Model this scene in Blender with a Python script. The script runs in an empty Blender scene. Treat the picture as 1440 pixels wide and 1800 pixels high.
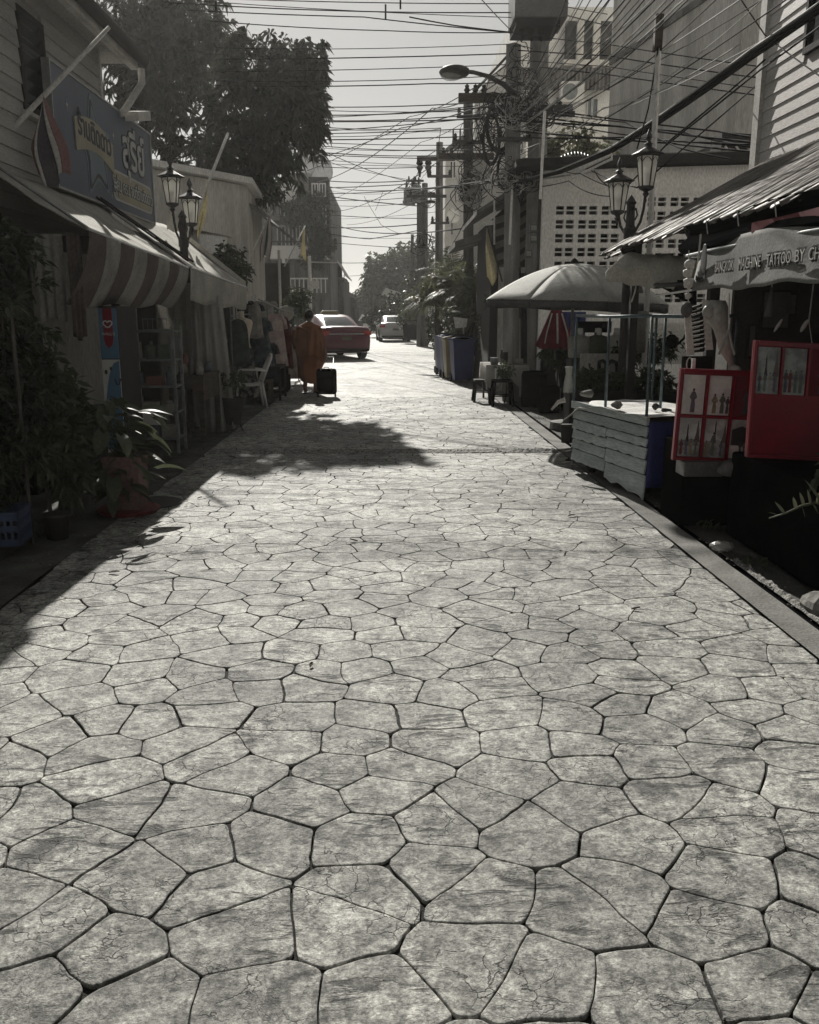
import bpy, math, random
import numpy as np
from mathutils import Vector, Matrix, noise
R = math.radians
random.seed(11)
SC = bpy.context.scene
COL = SC.collection

# ---------------------------------------------------------------- camera, sky, sun, exposure
H_EYE = 1.55; FPX = 1560.0; PITCH = 12.575; YAW = -1.22
cam_d = bpy.data.cameras.new('camera'); cam = bpy.data.objects.new('camera', cam_d); COL.objects.link(cam)
cam.location = (0, 0, H_EYE); cam.rotation_euler = (R(90 - PITCH), 0, R(YAW))
cam_d.sensor_fit = 'VERTICAL'; cam_d.sensor_height = 24.0; cam_d.sensor_width = 19.2
cam_d.lens = FPX / 1800 * 24.0; cam_d.clip_start = 0.05; cam_d.clip_end = 2000
SC.camera = cam

SUN_EL = 31.0; SUN_AZ = -8.5          # degrees; azimuth from +Y, negative = towards the left
SDIR = Vector((math.sin(R(SUN_AZ)) * math.cos(R(SUN_EL)), math.cos(R(SUN_AZ)) * math.cos(R(SUN_EL)), math.sin(R(SUN_EL))))
w = bpy.data.worlds.new("World"); SC.world = w; w.use_nodes = True
nt = w.node_tree; nt.nodes.clear()
sky = nt.nodes.new('ShaderNodeTexSky'); sky.sky_type = 'NISHITA'; sky.sun_disc = False
sky.sun_elevation = R(SUN_EL); sky.sun_rotation = R(SUN_AZ); sky.air_density = 1.0; sky.dust_density = 0.3; sky.ozone_density = 1.0
hs = nt.nodes.new('ShaderNodeHueSaturation'); hs.inputs['Saturation'].default_value = 0.10
tint = nt.nodes.new('ShaderNodeMix'); tint.data_type = 'RGBA'; tint.blend_type = 'MULTIPLY'; tint.inputs[0].default_value = 1.0
tint.inputs[7].default_value = (0.72, 0.703, 0.665, 1)
bg = nt.nodes.new('ShaderNodeBackground'); bg.inputs[1].default_value = 0.072
wo = nt.nodes.new('ShaderNodeOutputWorld')
nt.links.new(sky.outputs[0], hs.inputs['Color']); nt.links.new(hs.outputs[0], tint.inputs[6])
nt.links.new(tint.outputs[2], bg.inputs[0]); nt.links.new(bg.outputs[0], wo.inputs[0])
sun_d = bpy.data.lights.new('sun', 'SUN'); sun_d.energy = 5.0; sun_d.angle = R(0.53); sun_d.color = (1.0, 0.965, 0.895)
sun = bpy.data.objects.new('sun', sun_d); COL.objects.link(sun); sun.rotation_euler = SDIR.to_track_quat('Z', 'Y').to_euler()
sun.location = (0, 0, 30)
SC.view_settings.view_transform = 'Standard'; SC.view_settings.look = 'None'
SC.view_settings.exposure = 0.16; SC.view_settings.gamma = 1.0; SC.view_settings.use_curve_mapping = False
SC.render.engine = 'CYCLES'
SC.cycles.max_bounces = 6; SC.cycles.diffuse_bounces = 3; SC.cycles.glossy_bounces = 3
SC.cycles.transmission_bounces = 6; SC.cycles.transparent_max_bounces = 12; SC.cycles.volume_bounces = 0
SC.cycles.caustics_reflective = False; SC.cycles.caustics_refractive = False

# ---------------------------------------------------------------- survey helpers: from a sight line to a place
CR = Matrix.Rotation(R(YAW), 3, 'Z') @ Matrix.Rotation(R(90 - PITCH), 3, 'X')
CO = Vector((0, 0, H_EYE))
def ray(px, py): return CR @ Vector(((px - 720) / FPX, (900 - py) / FPX, -1.0))
def P(px, py, y): d = ray(px, py); return CO + d * (y / d.y)                    # at street distance y
def PX(px, py, x): d = ray(px, py); return CO + d * (x / d.x)                   # on the plane x = const
def G(px, py, z=0.0): d = ray(px, py); return CO + d * ((z - H_EYE) / d.z)      # at height z

# ---------------------------------------------------------------- object helpers
WM = {}
def tag(o, label=None, cat=None, group=None, kind=None):
    if label: o['label'] = label
    if cat: o['category'] = cat
    if group: o['group'] = group
    if kind: o['kind'] = kind
    return o
def thing(name, label, cat, loc=(0, 0, 0), rz=0.0, group=None):
    o = bpy.data.objects.new(name, None); COL.objects.link(o); o.empty_display_size = .2
    o.location = loc; o.rotation_euler = (0, 0, rz)
    WM[o.name] = Matrix.Translation(Vector(loc)) @ Matrix.Rotation(rz, 4, 'Z')
    return tag(o, label, cat, group)
def copy_tree(o, parent=None):
    c = o.copy(); COL.objects.link(c)
    if parent is not None: c.parent = parent
    for ch in list(o.children): copy_tree(ch, c)
    return c
def dup(root, loc, rz=0.0, label=None, group=None, s=None):
    c = copy_tree(root); c.location = loc; c.rotation_euler = (0, 0, rz)
    if s: c.scale = (s, s, s) if not hasattr(s, '__len__') else s
    if label: c['label'] = label
    if group: c['group'] = group
    return c

class MB:
    """collects verts and faces (world or thing-local coordinates) and links them as one mesh"""
    def __init__(self): self.V = []; self.F = []
    def add(self, vs, fs):
        n = len(self.V); self.V.extend([tuple(v) for v in vs]); self.F.extend([tuple(n + i for i in f) for f in fs]); return self
    def box(self, c, s, rot=None):
        x, y, z = s[0] / 2, s[1] / 2, s[2] / 2
        vs = [Vector((a * x, b * y, d * z)) for a in (-1, 1) for b in (-1, 1) for d in (-1, 1)]
        if rot is not None: vs = [rot @ v for v in vs]
        c = Vector(c)
        return self.add([v + c for v in vs], [(0, 1, 3, 2), (4, 6, 7, 5), (0, 4, 5, 1), (2, 3, 7, 6), (0, 2, 6, 4), (1, 5, 7, 3)])
    def span(self, a, b):
        return self.box([(a[i] + b[i]) / 2 for i in range(3)], [abs(b[i] - a[i]) for i in range(3)])
    def bar(self, p, q, w, h=None, up=(0, 0, 1)):
        p, q = Vector(p), Vector(q); h = h or w; d = (q - p)
        if d.length < 1e-6: return self
        d.normalize(); u = Vector(up); s = d.cross(u)
        if s.length < 1e-3: s = d.cross(Vector((1, 0, 0)))
        s.normalize(); t = s.cross(d)
        vs = [e + s * a * w / 2 + t * b * h / 2 for e in (p, q) for a, b in ((-1, -1), (1, -1), (1, 1), (-1, 1))]
        return self.add(vs, [(3, 2, 1, 0), (4, 5, 6, 7), (0, 1, 5, 4), (1, 2, 6, 5), (2, 3, 7, 6), (3, 0, 4, 7)])
    def tube(self, pts, r, n=6, cap=True):
        pts = [Vector(p) for p in pts]; m = len(pts)
        rr = list(r) if hasattr(r, '__len__') else [r] * m
        vs = []; up = Vector((0, 0, 1)); prev = None
        for i, p in enumerate(pts):
            d = pts[min(i + 1, m - 1)] - pts[max(i - 1, 0)]
            if d.length < 1e-7: d = Vector((0, 0, 1))
            d.normalize()
            s = d.cross(up) if prev is None else (prev - d * prev.dot(d))
            if s.length < 1e-3: s = d.cross(Vector((1, 0, .1)))
            s.normalize(); prev = s; t = s.cross(d)
            for k in range(n):
                a = 2 * math.pi * k / n
                vs.append(p + (s * math.cos(a) + t * math.sin(a)) * rr[i])
        fs = [(i * n + k, i * n + (k + 1) % n, (i + 1) * n + (k + 1) % n, (i + 1) * n + k) for i in range(m - 1) for k in range(n)]
        if cap: fs += [tuple(range(n - 1, -1, -1)), tuple(range((m - 1) * n, m * n))]
        return self.add(vs, fs)
    def lathe(self, prof, n=12, c=(0, 0, 0), rot=None):
        c = Vector(c); vs = []
        for r, z in prof:
            for k in range(n):
                a = 2 * math.pi * k / n; v = Vector((r * math.cos(a), r * math.sin(a), z))
                if rot is not None: v = rot @ v
                vs.append(v + c)
        m = len(prof)
        fs = [(i * n + k, i * n + (k + 1) % n, (i + 1) * n + (k + 1) % n, (i + 1) * n + k) for i in range(m - 1) for k in range(n)]
        if prof[0][0] > 1e-4: fs.append(tuple(range(n - 1, -1, -1)))
        if prof[-1][0] > 1e-4: fs.append(tuple(range((m - 1) * n, m * n)))
        return self.add(vs, fs)
    def poly(self, pts): return self.add(pts, [tuple(range(len(pts)))])
    def prism(self, pts, vec):
        pts = [Vector(p) for p in pts]; vec = Vector(vec); n = len(pts)
        return self.add(pts + [p + vec for p in pts], [tuple(range(n - 1, -1, -1)), tuple(range(n, 2 * n))] + [(i, (i + 1) % n, n + (i + 1) % n, n + i) for i in range(n)])
    def grid(self, fn, nu, nv, thick=None):
        g = [Vector(fn(i / nu, j / nv)) for j in range(nv + 1) for i in range(nu + 1)]
        W = nu + 1
        fs = [(j * W + i, j * W + i + 1, (j + 1) * W + i + 1, (j + 1) * W + i) for j in range(nv) for i in range(nu)]
        if thick is None: return self.add(g, fs)
        off = Vector(thick); n = len(g)
        rim = [i for i in range(W)] + [j * W + nu for j in range(1, nv + 1)] + [nv * W + i for i in range(nu - 1, -1, -1)] + [j * W for j in range(nv - 1, 0, -1)]
        f2 = [tuple(n + i for i in reversed(f)) for f in fs]
        f3 = [(rim[(k + 1) % len(rim)], rim[k], n + rim[k], n + rim[(k + 1) % len(rim)]) for k in range(len(rim))]
        return self.add(g + [v + off for v in g], fs + f2 + f3)
    def blob(self, c, s, n=10, m=7, f=None, rot=None):
        c = Vector(c); vs = []
        for j in range(m + 1):
            th = math.pi * j / m
            for k in range(n):
                ph = 2 * math.pi * k / n
                v = Vector((math.sin(th) * math.cos(ph), math.sin(th) * math.sin(ph), math.cos(th)))
                if f: v = v * (1 + f(v))
                v = Vector((v.x * s[0], v.y * s[1], v.z * s[2]))
                if rot is not None: v = rot @ v
                vs.append(v + c)
        return self.add(vs, [(j * n + k, (j + 1) * n + k, (j + 1) * n + (k + 1) % n, j * n + (k + 1) % n) for j in range(m) for k in range(n)])
    def build(self, name, mat, parent=None, smooth=False, bevel=0.0, origin=None, me_only=False):
        V = self.V
        if parent is not None and parent.name in WM:
            Mi = WM[parent.name].inverted(); V = [tuple(Mi @ Vector(v)) for v in V]
        loc = None
        if parent is None:
            if origin is None:
                a = np.array(V); loc = Vector(((a[:, 0].min() + a[:, 0].max()) / 2, (a[:, 1].min() + a[:, 1].max()) / 2, a[:, 2].min()))
            else: loc = Vector(origin)
            V = [(v[0] - loc.x, v[1] - loc.y, v[2] - loc.z) for v in V]
        me = bpy.data.meshes.new(name); me.from_pydata(V, [], self.F); me.validate(); me.update()
        if mat is not None: me.materials.append(mat)
        if smooth: me.polygons.foreach_set('use_smooth', [True] * len(me.polygons))
        o = bpy.data.objects.new(name, me); COL.objects.link(o)
        if loc is not None: o.location = loc
        if parent is not None:
            o.parent = parent; WM[o.name] = WM.get(parent.name, Matrix.Identity(4))
        else: WM[o.name] = Matrix.Translation(loc)
        if bevel:
            b = o.modifiers.new('bevel', 'BEVEL'); b.width = bevel; b.segments = 2; b.limit_method = 'ANGLE'; b.angle_limit = R(40)
        return o

def npmesh(name, V, F, mat, parent=None, smooth=False):
    """fast mesh from numpy arrays of verts (n,3) and quads/tris (m,k)"""
    V = np.asarray(V, dtype=np.float32); F = np.asarray(F, dtype=np.int32)
    if parent is not None and parent.name in WM:
        Mi = np.array(WM[parent.name].inverted()); V = (V @ Mi[:3, :3].T + Mi[:3, 3]).astype(np.float32)
    me = bpy.data.meshes.new(name); k = F.shape[1]
    me.vertices.add(len(V)); me.vertices.foreach_set('co', V.ravel())
    me.loops.add(F.size); me.loops.foreach_set('vertex_index', F.ravel())
    me.polygons.add(len(F)); me.polygons.foreach_set('loop_start', np.arange(len(F), dtype=np.int32) * k)
    me.polygons.foreach_set('loop_total', np.full(len(F), k, dtype=np.int32))
    me.update(calc_edges=True)
    if mat is not None: me.materials.append(mat)
    if smooth: me.polygons.foreach_set('use_smooth', np.ones(len(F), dtype=bool))
    o = bpy.data.objects.new(name, me); COL.objects.link(o)
    if parent is not None:
        o.parent = parent; WM[o.name] = WM.get(parent.name, Matrix.Identity(4))
    else: WM[o.name] = Matrix.Identity(4)
    return o

def text(name, s, size, mat, parent, origin, xdir, updir, extrude=.003, align='CENTER', squash=1.0, offset=0.0):
    """lettering as a real mesh lying on a surface"""
    cu = bpy.data.curves.new('lettering', 'FONT'); cu.body = s; cu.size = size; cu.extrude = extrude; cu.align_x = align; cu.align_y = 'CENTER'
    cu.resolution_u = 3; cu.offset = offset
    to = bpy.data.objects.new('lettering', cu); COL.objects.link(to)
    dg = bpy.context.evaluated_depsgraph_get(); dg.update()
    me = bpy.data.meshes.new_from_object(to.evaluated_get(dg)); bpy.data.objects.remove(to); bpy.data.curves.remove(cu)
    X = Vector(xdir).normalized(); U = Vector(updir).normalized(); N = X.cross(U).normalized(); U = N.cross(X)
    M4 = Matrix((( X.x * squash, U.x, N.x, origin[0]), (X.y * squash, U.y, N.y, origin[1]), (X.z * squash, U.z, N.z, origin[2]), (0, 0, 0, 1)))
    if parent is not None and parent.name in WM: M4 = WM[parent.name].inverted() @ M4
    me.transform(M4); me.name = name
    me.materials.clear(); me.materials.append(mat)
    for p in me.polygons: p.material_index = 0
    o = bpy.data.objects.new(name, me); COL.objects.link(o); o.parent = parent
    WM[o.name] = WM.get(parent.name, Matrix.Identity(4))
    return o

# ---------------------------------------------------------------- materials
MATS = {}
def mat(name, col, rough=.75, col2=None, scale=3.0, bump=0.0, bscale=40.0, stretch=(1, 1, 1), metal=0.0, spec=.4, rnd=0.0,
        lo=.38, hi=.62, fine=.25, alpha=1.0, transl=0.0, world=False, trans=0.0, coat=0.0):
    m = bpy.data.materials.new(name); m.use_nodes = True; t = m.node_tree; N = t.nodes; L = t.links
    b = N['Principled BSDF']; b.inputs['Roughness'].default_value = rough; b.inputs['Metallic'].default_value = metal
    b.inputs['Specular IOR Level'].default_value = spec
    if coat: b.inputs['Coat Weight'].default_value = coat; b.inputs['Coat Roughness'].default_value = .08
    if trans: b.inputs['Transmission Weight'].default_value = trans
    if alpha < 1: b.inputs['Alpha'].default_value = alpha
    c1 = tuple(col) if hasattr(col, '__len__') else (col, col * .985, col * .95)
    if col2 is None: c2 = tuple(x * .72 for x in c1)
    else: c2 = tuple(col2) if hasattr(col2, '__len__') else (col2, col2 * .985, col2 * .95)
    if world: tc = N.new('ShaderNodeNewGeometry'); src = tc.outputs['Position']
    else: tc = N.new('ShaderNodeTexCoord'); src = tc.outputs['Object']
    mp = N.new('ShaderNodeMapping'); mp.inputs['Scale'].default_value = stretch; L.new(src, mp.inputs[0])
    n1 = N.new('ShaderNodeTexNoise'); n1.inputs['Scale'].default_value = scale; n1.inputs['Detail'].default_value = 8; n1.inputs['Roughness'].default_value = .62
    L.new(mp.outputs[0], n1.inputs['Vector'])
    mr = N.new('ShaderNodeMapRange'); mr.inputs[1].default_value = lo; mr.inputs[2].default_value = hi; L.new(n1.outputs[0], mr.inputs[0])
    mx = N.new('ShaderNodeMix'); mx.data_type = 'RGBA'; mx.inputs[6].default_value = (*c1, 1); mx.inputs[7].default_value = (*c2, 1)
    L.new(mr.outputs[0], mx.inputs[0])
    out = mx.outputs[2]
    n2 = N.new('ShaderNodeTexNoise'); n2.inputs['Scale'].default_value = bscale; n2.inputs['Detail'].default_value = 5
    L.new(mp.outputs[0], n2.inputs['Vector'])
    if fine:
        m2 = N.new('ShaderNodeMapRange'); m2.inputs[1].default_value = .3; m2.inputs[2].default_value = .7
        m2.inputs[3].default_value = 1 - fine; m2.inputs[4].default_value = 1 + fine * .6; L.new(n2.outputs[0], m2.inputs[0])
        ml = N.new('ShaderNodeVectorMath'); ml.operation = 'SCALE'; L.new(out, ml.inputs[0]); L.new(m2.outputs[0], ml.inputs['Scale']); out = ml.outputs[0]
    if rnd:
        oi = N.new('ShaderNodeObjectInfo'); m3 = N.new('ShaderNodeMapRange'); m3.inputs[3].default_value = 1 - rnd; m3.inputs[4].default_value = 1 + rnd
        L.new(oi.outputs['Random'], m3.inputs[0])
        ml2 = N.new('ShaderNodeVectorMath'); ml2.operation = 'SCALE'; L.new(out, ml2.inputs[0]); L.new(m3.outputs[0], ml2.inputs['Scale']); out = ml2.outputs[0]
    L.new(out, b.inputs['Base Color'])
    if bump:
        bp = N.new('ShaderNodeBump'); bp.inputs['Strength'].default_value = min(1, bump); bp.inputs['Distance'].default_value = .01 * max(1, bump)
        L.new(n2.outputs[0], bp.inputs['Height']); L.new(bp.outputs[0], b.inputs['Normal'])
    if transl:
        tr = N.new('ShaderNodeBsdfTranslucent'); L.new(out, tr.inputs['Color'])
        ms = N.new('ShaderNodeMixShader'); ms.inputs[0].default_value = transl
        L.new(b.outputs[0], ms.inputs[1]); L.new(tr.outputs[0], ms.inputs[2]); L.new(ms.outputs[0], N['Material Output'].inputs[0])
    MATS[name] = m
    return m
def stone_mat(name, tone=1.0, joint=False):
    """weathered stamped concrete: mottled grey, dark stain spots, hairline cracks, fine pits"""
    m = bpy.data.materials.new(name); m.use_nodes = True; t = m.node_tree; N = t.nodes; L = t.links
    b = N['Principled BSDF']; b.inputs['Roughness'].default_value = .68; b.inputs['Specular IOR Level'].default_value = .35
    g = N.new('ShaderNodeNewGeometry'); pos = g.outputs['Position']
    def noi(scale, det=6, rg=.6, vec=pos, dist=0.0):
        n = N.new('ShaderNodeTexNoise'); n.inputs['Scale'].default_value = scale; n.inputs['Detail'].default_value = det
        n.inputs['Roughness'].default_value = rg; n.inputs['Distortion'].default_value = dist; L.new(vec, n.inputs['Vector']); return n.outputs[0]
    def mr(src, a, bb, c, d):
        n = N.new('ShaderNodeMapRange'); n.inputs[1].default_value = a; n.inputs[2].default_value = bb; n.inputs[3].default_value = c; n.inputs[4].default_value = d
        L.new(src, n.inputs[0]); return n.outputs[0]
    def mul(a, bb):
        n = N.new('ShaderNodeMath'); n.operation = 'MULTIPLY'
        for i, s in enumerate((a, bb)):
            if isinstance(s, (int, float)): n.inputs[i].default_value = s
            else: L.new(s, n.inputs[i])
        return n.outputs[0]
    def add(a, bb):
        n = N.new('ShaderNodeMath'); n.operation = 'ADD'
        for i, s in enumerate((a, bb)):
            if isinstance(s, (int, float)): n.inputs[i].default_value = s
            else: L.new(s, n.inputs[i])
        return n.outputs[0]
    big = mr(noi(.9, 3), .36, .62, .62, 1.20)                  # dirtier and cleaner stretches
    mot = mr(noi(9, 9, .72), .37, .63, .48, 1.42)               # mottling
    spot = mr(noi(5.5, 7, .7, dist=.6), .55, .66, 1.0, .30)     # dark blotches
    grain = mr(noi(95, 5, .8), .34, .66, .50, 1.45)
    # hairline cracks: edges of a warped voronoi, shown only in patches
    wv = N.new('ShaderNodeTexNoise'); wv.inputs['Scale'].default_value = 7; wv.inputs['Detail'].default_value = 5; L.new(pos, wv.inputs['Vector'])
    sc = N.new('ShaderNodeVectorMath'); sc.operation = 'SCALE'; sc.inputs['Scale'].default_value = .22; L.new(wv.outputs['Color'], sc.inputs[0])
    av = N.new('ShaderNodeVectorMath'); L.new(pos, av.inputs[0]); L.new(sc.outputs[0], av.inputs[1])
    vo = N.new('ShaderNodeTexVoronoi'); vo.feature = 'DISTANCE_TO_EDGE'; vo.inputs['Scale'].default_value = 13; L.new(av.outputs[0], vo.inputs['Vector'])
    crack0 = mr(vo.outputs['Distance'], 0.0, .035, 1.0, 0.0)
    cm = mr(noi(3.1, 3), .50, .60, 0.0, 1.0)
    crack = mul(crack0, cm)
    vo2 = N.new('ShaderNodeTexVoronoi'); vo2.feature = 'DISTANCE_TO_EDGE'; vo2.inputs['Scale'].default_value = 34; L.new(av.outputs[0], vo2.inputs['Vector'])
    crk2 = mul(mr(vo2.outputs['Distance'], 0.0, .07, 1.0, 0.0), mr(noi(4.7, 4, .7), .50, .62, 0.0, 1.0))
    cdark = mul(mr(crack, 0, 1, 1.0, .28), mr(crk2, 0, 1, 1.0, .72))
    # slate-like flaking: stretched ridged noise
    mp = N.new('ShaderNodeMapping'); mp.inputs['Scale'].default_value = (5, 19, 5); mp.inputs['Rotation'].default_value = (0, 0, R(9)); L.new(pos, mp.inputs[0])
    fl = noi(1.0, 7, .62, mp.outputs[0], .9)
    flm = mr(noi(2.6, 2), .50, .58, 0.0, 1.0)
    flk = mul(mr(fl, .53, .60, 0.0, 1.0), flm)
    fdark = mr(flk, 0, 1, 1.0, .30)
    med = mr(noi(34, 8, .75), .38, .58, .42, 1.25)
    speck = mr(noi(22, 6, .7, dist=.4), .57, .66, 1.0, .45)
    v = mul(mul(mul(mul(mul(big, med), speck), mot), mul(spot, grain)), mul(cdark, fdark))
    oi = N.new('ShaderNodeObjectInfo'); v = mul(v, mr(oi.outputs['Random'], 0, 1, .90, 1.10))
    v = mul(v, tone)
    cc = N.new('ShaderNodeCombineColor'); L.new(mul(v, .385), cc.inputs[0]); L.new(mul(v, .383), cc.inputs[1]); L.new(mul(v, .355), cc.inputs[2])
    L.new(cc.outputs[0], b.inputs['Base Color'])
    hgt = add(add(mul(noi(9, 9, .72), 1.2), mul(noi(34, 8, .75), .7)), add(mul(add(crack, mul(crk2, .35)), -.40), mul(flk, -.55)))
    bp = N.new('ShaderNodeBump'); bp.inputs['Strength'].default_value = .85; bp.inputs['Distance'].default_value = .010
    L.new(hgt, bp.inputs['Height']); L.new(bp.outputs[0], b.inputs['Normal'])
    return m
M_stone = stone_mat('stamped stone')
M_joint = mat('joint mortar', (.025, .024, .022), .95, (.012, .012, .011), scale=6, bump=.6, bscale=80, world=True)
M_ground = mat('bare ground', (.16, .155, .14), .95, (.09, .087, .08), scale=1.2, bump=.8, bscale=35, world=True)
M_conc = mat('border concrete', (.22, .217, .20), .85, (.12, .118, .108), scale=2.2, bump=.7, bscale=55, world=True)
M_conc_dirty = mat('dirty concrete', (.13, .127, .115), .9, (.06, .058, .052), scale=2.5, bump=.8, bscale=45, world=True)
M_rough = mat('rough aggregate', (.46, .45, .42), .8, (.10, .10, .09), scale=28, bump=1.5, bscale=90, world=True, fine=.5)
# ================================================================ GROUND, STREET
XL, XR = -2.12, 1.96           # edges of the stamped paving
Y_BAR = 10.15                  # the rough cross strip
g = MB(); g.add([(-700, -700, -.05), (700, -700, -.05), (700, 900, -.05), (-700, 900, -.05)], [(0, 1, 2, 3)])
tag(g.build('ground', M_ground, origin=(0, 0, 0)), kind='structure')

# street bed: seen in the joints between the paving pieces, here deep, there filled
street = None
def bedz(x, y):
    n = noise.noise(Vector((x * 2.3, y * 2.3, 3.1))) + .5 * noise.noise(Vector((x * 7, y * 7, 1.7)))
    return max(-.017, min(-.002, -.011 + n * .0125))
b = MB(); NX, NY = 52, 170
b.grid(lambda u, v: (XL + (XR - XL) * u, -.4 + 17.4 * v, bedz(XL + (XR - XL) * u, -.4 + 17.4 * v)), NX, NY)
street = tag(b.build('street', M_joint, origin=(0, 0, 0)), kind='structure')

def voronoi_stones():
    rs = random.Random(5)
    # jittered rows of seeds, relaxed a little
    pts = []; sx, sy = .280, .215; y = -.6; row = 0
    while y < 17.4:
        x = XL - .5 + (sx / 2 if row % 2 else 0)
        while x < XR + .5:
            pts.append((x + rs.uniform(-.11, .11), y + rs.uniform(-.08, .08))); x += sx * rs.uniform(.86, 1.14)
        y += sy; row += 1
    P2 = np.array(pts)
    out = []
    for i in range(len(P2)):
        c = P2[i]
        if c[1] < -.35 or c[1] > 17.0: continue
        d = P2 - c; dist = np.hypot(d[:, 0], d[:, 1]); idx = [j for j in np.argsort(dist)[1:22]]
        poly = [(c[0] - 1, c[1] - 1), (c[0] + 1, c[1] - 1), (c[0] + 1, c[1] + 1), (c[0] - 1, c[1] + 1)]
        def clip(poly, nx, ny, k):
            res = []
            for a in range(len(poly)):
                p, q = poly[a], poly[(a + 1) % len(poly)]
                dp, dq = p[0] * nx + p[1] * ny - k, q[0] * nx + q[1] * ny - k
                if dp <= 0: res.append(p)
                if (dp < 0 < dq) or (dq < 0 < dp):
                    t = dp / (dp - dq); res.append((p[0] + (q[0] - p[0]) * t, p[1] + (q[1] - p[1]) * t))
            return res
        for j in idx:
            n = d[j] / dist[j]; mid = (P2[j] + c) / 2
            hsh = (math.sin(min(i, j) * 12.9898 + max(i, j) * 78.233) * 43758.5453) % 1.0
            gap = .0026 + .0086 * hsh ** 1.5
            poly = clip(poly, n[0], n[1], float(mid @ n) - gap / 2)
            if len(poly) < 3: break
        for nx, ny, k in ((-1, 0, -XL - .006), (1, 0, XR - .006)):
            if len(poly) >= 3: poly = clip(poly, nx, ny, k)
        if len(poly) < 3: continue
        a = abs(sum(poly[q][0] * poly[(q + 1) % len(poly)][1] - poly[(q + 1) % len(poly)][0] * poly[q][1] for q in range(len(poly)))) / 2
        if a < .006: continue
        cy = sum(p[1] for p in poly) / len(poly)
        if Y_BAR - .24 < cy < Y_BAR + .24: pass
        out.append(poly)
    return out
def stone_geo(poly, coarse=False):
    # round the corners
    pts = []
    n = len(poly)
    for i in range(n):
        p0, p1, p2 = Vector(poly[i - 1]), Vector(poly[i]), Vector(poly[(i + 1) % n])
        a, c = p0 - p1, p2 - p1
        if a.length < 1e-4 or c.length < 1e-4: continue
        k = min(.009 + .030 * abs(noise.noise(Vector((p1.x * 31, p1.y * 31, 0)))), a.length * .36, c.length * .36)
        q0, q1 = p1 + a.normalized() * k, p1 + c.normalized() * k
        if coarse: pts += [q0, q1]
        else:
            pts += [q0, q0 * .42 + p1 * .36 + q1 * .22, q0 * .22 + p1 * .36 + q1 * .42, q1]
    # resample
    res = []
    for i in range(len(pts)):
        p, q = pts[i], pts[(i + 1) % len(pts)]; L = (q - p).length
        m = max(1, int(L / (.12 if coarse else .035)))
        for k in range(m): res.append(p.lerp(q, k / m))
    def warp(p):
        w1 = Vector((noise.noise(Vector((p.x * 4, p.y * 4, 9))), noise.noise(Vector((p.x * 4, p.y * 4, 19)))))
        w2 = Vector((noise.noise(Vector((p.x * 17, p.y * 17, 5))), noise.noise(Vector((p.x * 17, p.y * 17, 7)))))
        q = p + w1 * .030 + w2 * .006
        return Vector((max(XL + .004, min(XR - .004, q.x)), q.y))
    res = [warp(p) for p in res]
    c = sum(res, Vector((0, 0))) / len(res); n = len(res)
    base = noise.noise(Vector((c.x * 3.3, c.y * 3.3, 33))) * .0016
    def hz(p): return base + noise.noise(Vector((p.x * 9, p.y * 9, 2))) * .0022
    V = []; F = []
    rings = [(0.0, -.020), (.0002, -.0012), (.0016, 0.0), (.007, 0.0)]
    for ins, dz in rings:
        for p in res:
            d = c - p; q = p + d * min(.6, ins / max(d.length, .02)); V.append((q.x, q.y, dz + (hz(q) if dz > -.02 else 0)))
    for fct in ((.45,) if not coarse else ()):
        for p in res: q = p.lerp(c, fct); V.append((q.x, q.y, hz(q)))
    rn = len(V) // n
    V.append((c.x, c.y, hz(c)))
    for r in range(rn - 1):
        for k in range(n): F.append((r * n + k, r * n + (k + 1) % n, (r + 1) * n + (k + 1) % n, (r + 1) * n + k))
    for k in range(n): F.append(((rn - 1) * n + k, (rn - 1) * n + (k + 1) % n, rn * n))
    return V, F
def flat_sides(o):
    me = o.data; nz = np.zeros(len(me.polygons) * 3, dtype=np.float32); me.polygons.foreach_get('normal', nz)
    me.polygons.foreach_set('use_smooth', (nz.reshape(-1, 3)[:, 2] > .90)); me.update(); return o
stones = voronoi_stones()
def ctr(p): return (sum(q[0] for q in p) / len(p), sum(q[1] for q in p) / len(p))
def in_view(p):
    x, y = ctr(p); return y > 1.25 and abs(x) < .52 * y + .25
order = sorted([p for p in stones if in_view(p)], key=lambda p: ctr(p)[1])
near = order[:296]; nearset = set(id(p) for p in near)
rest = MB()
for p in stones:
    V, F = stone_geo(p, coarse=ctr(p)[1] > 9.5)
    if id(p) in nearset:
        m = MB(); m.add(V, F); flat_sides(m.build('paving_stone', M_stone, street, smooth=True))
    else: rest.add(V, F)
rs_o = flat_sides(rest.build('paving_field', M_stone, street, smooth=True)); rs_o['kind'] = 'stuff'

# beyond the stamped part: the same street as a worn concrete sheet up to the crossing
M_far = stone_mat('worn street concrete', 1.05)
b = MB(); b.grid(lambda u, v: (-3.0 + 6.0 * u, 17.0 + 12.2 * v, -.004 + .004 * noise.noise(Vector((u * 9, v * 20, 0)))), 16, 30)
tag(b.build('street_far_end', M_far, origin=(0, 0, 0)), kind='structure')
b = MB(); b.span((-90, 29.2, -.06), (90, 47.5, 0.004)); tag(b.build('cross_street', M_far, origin=(0, 0, 0)), kind='structure')
b = MB(); b.span((-1.6, 47.5, -.05), (2.6, 320, 0.0)); tag(b.build('street_beyond_crossing', M_far, origin=(0, 0, 0)), kind='structure')
b = MB(); b.span((2.9, 47.6, -.05), (60, 48.0, .14)); tag(b.build('far_kerb', M_conc, origin=(0, 0, 0)), kind='structure')
b = MB(); b.span((2.9, 48.0, -.05), (60, 52, .12)); tag(b.build('far_pavement', M_conc, origin=(0, 0, 0)), kind='structure')
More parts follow.
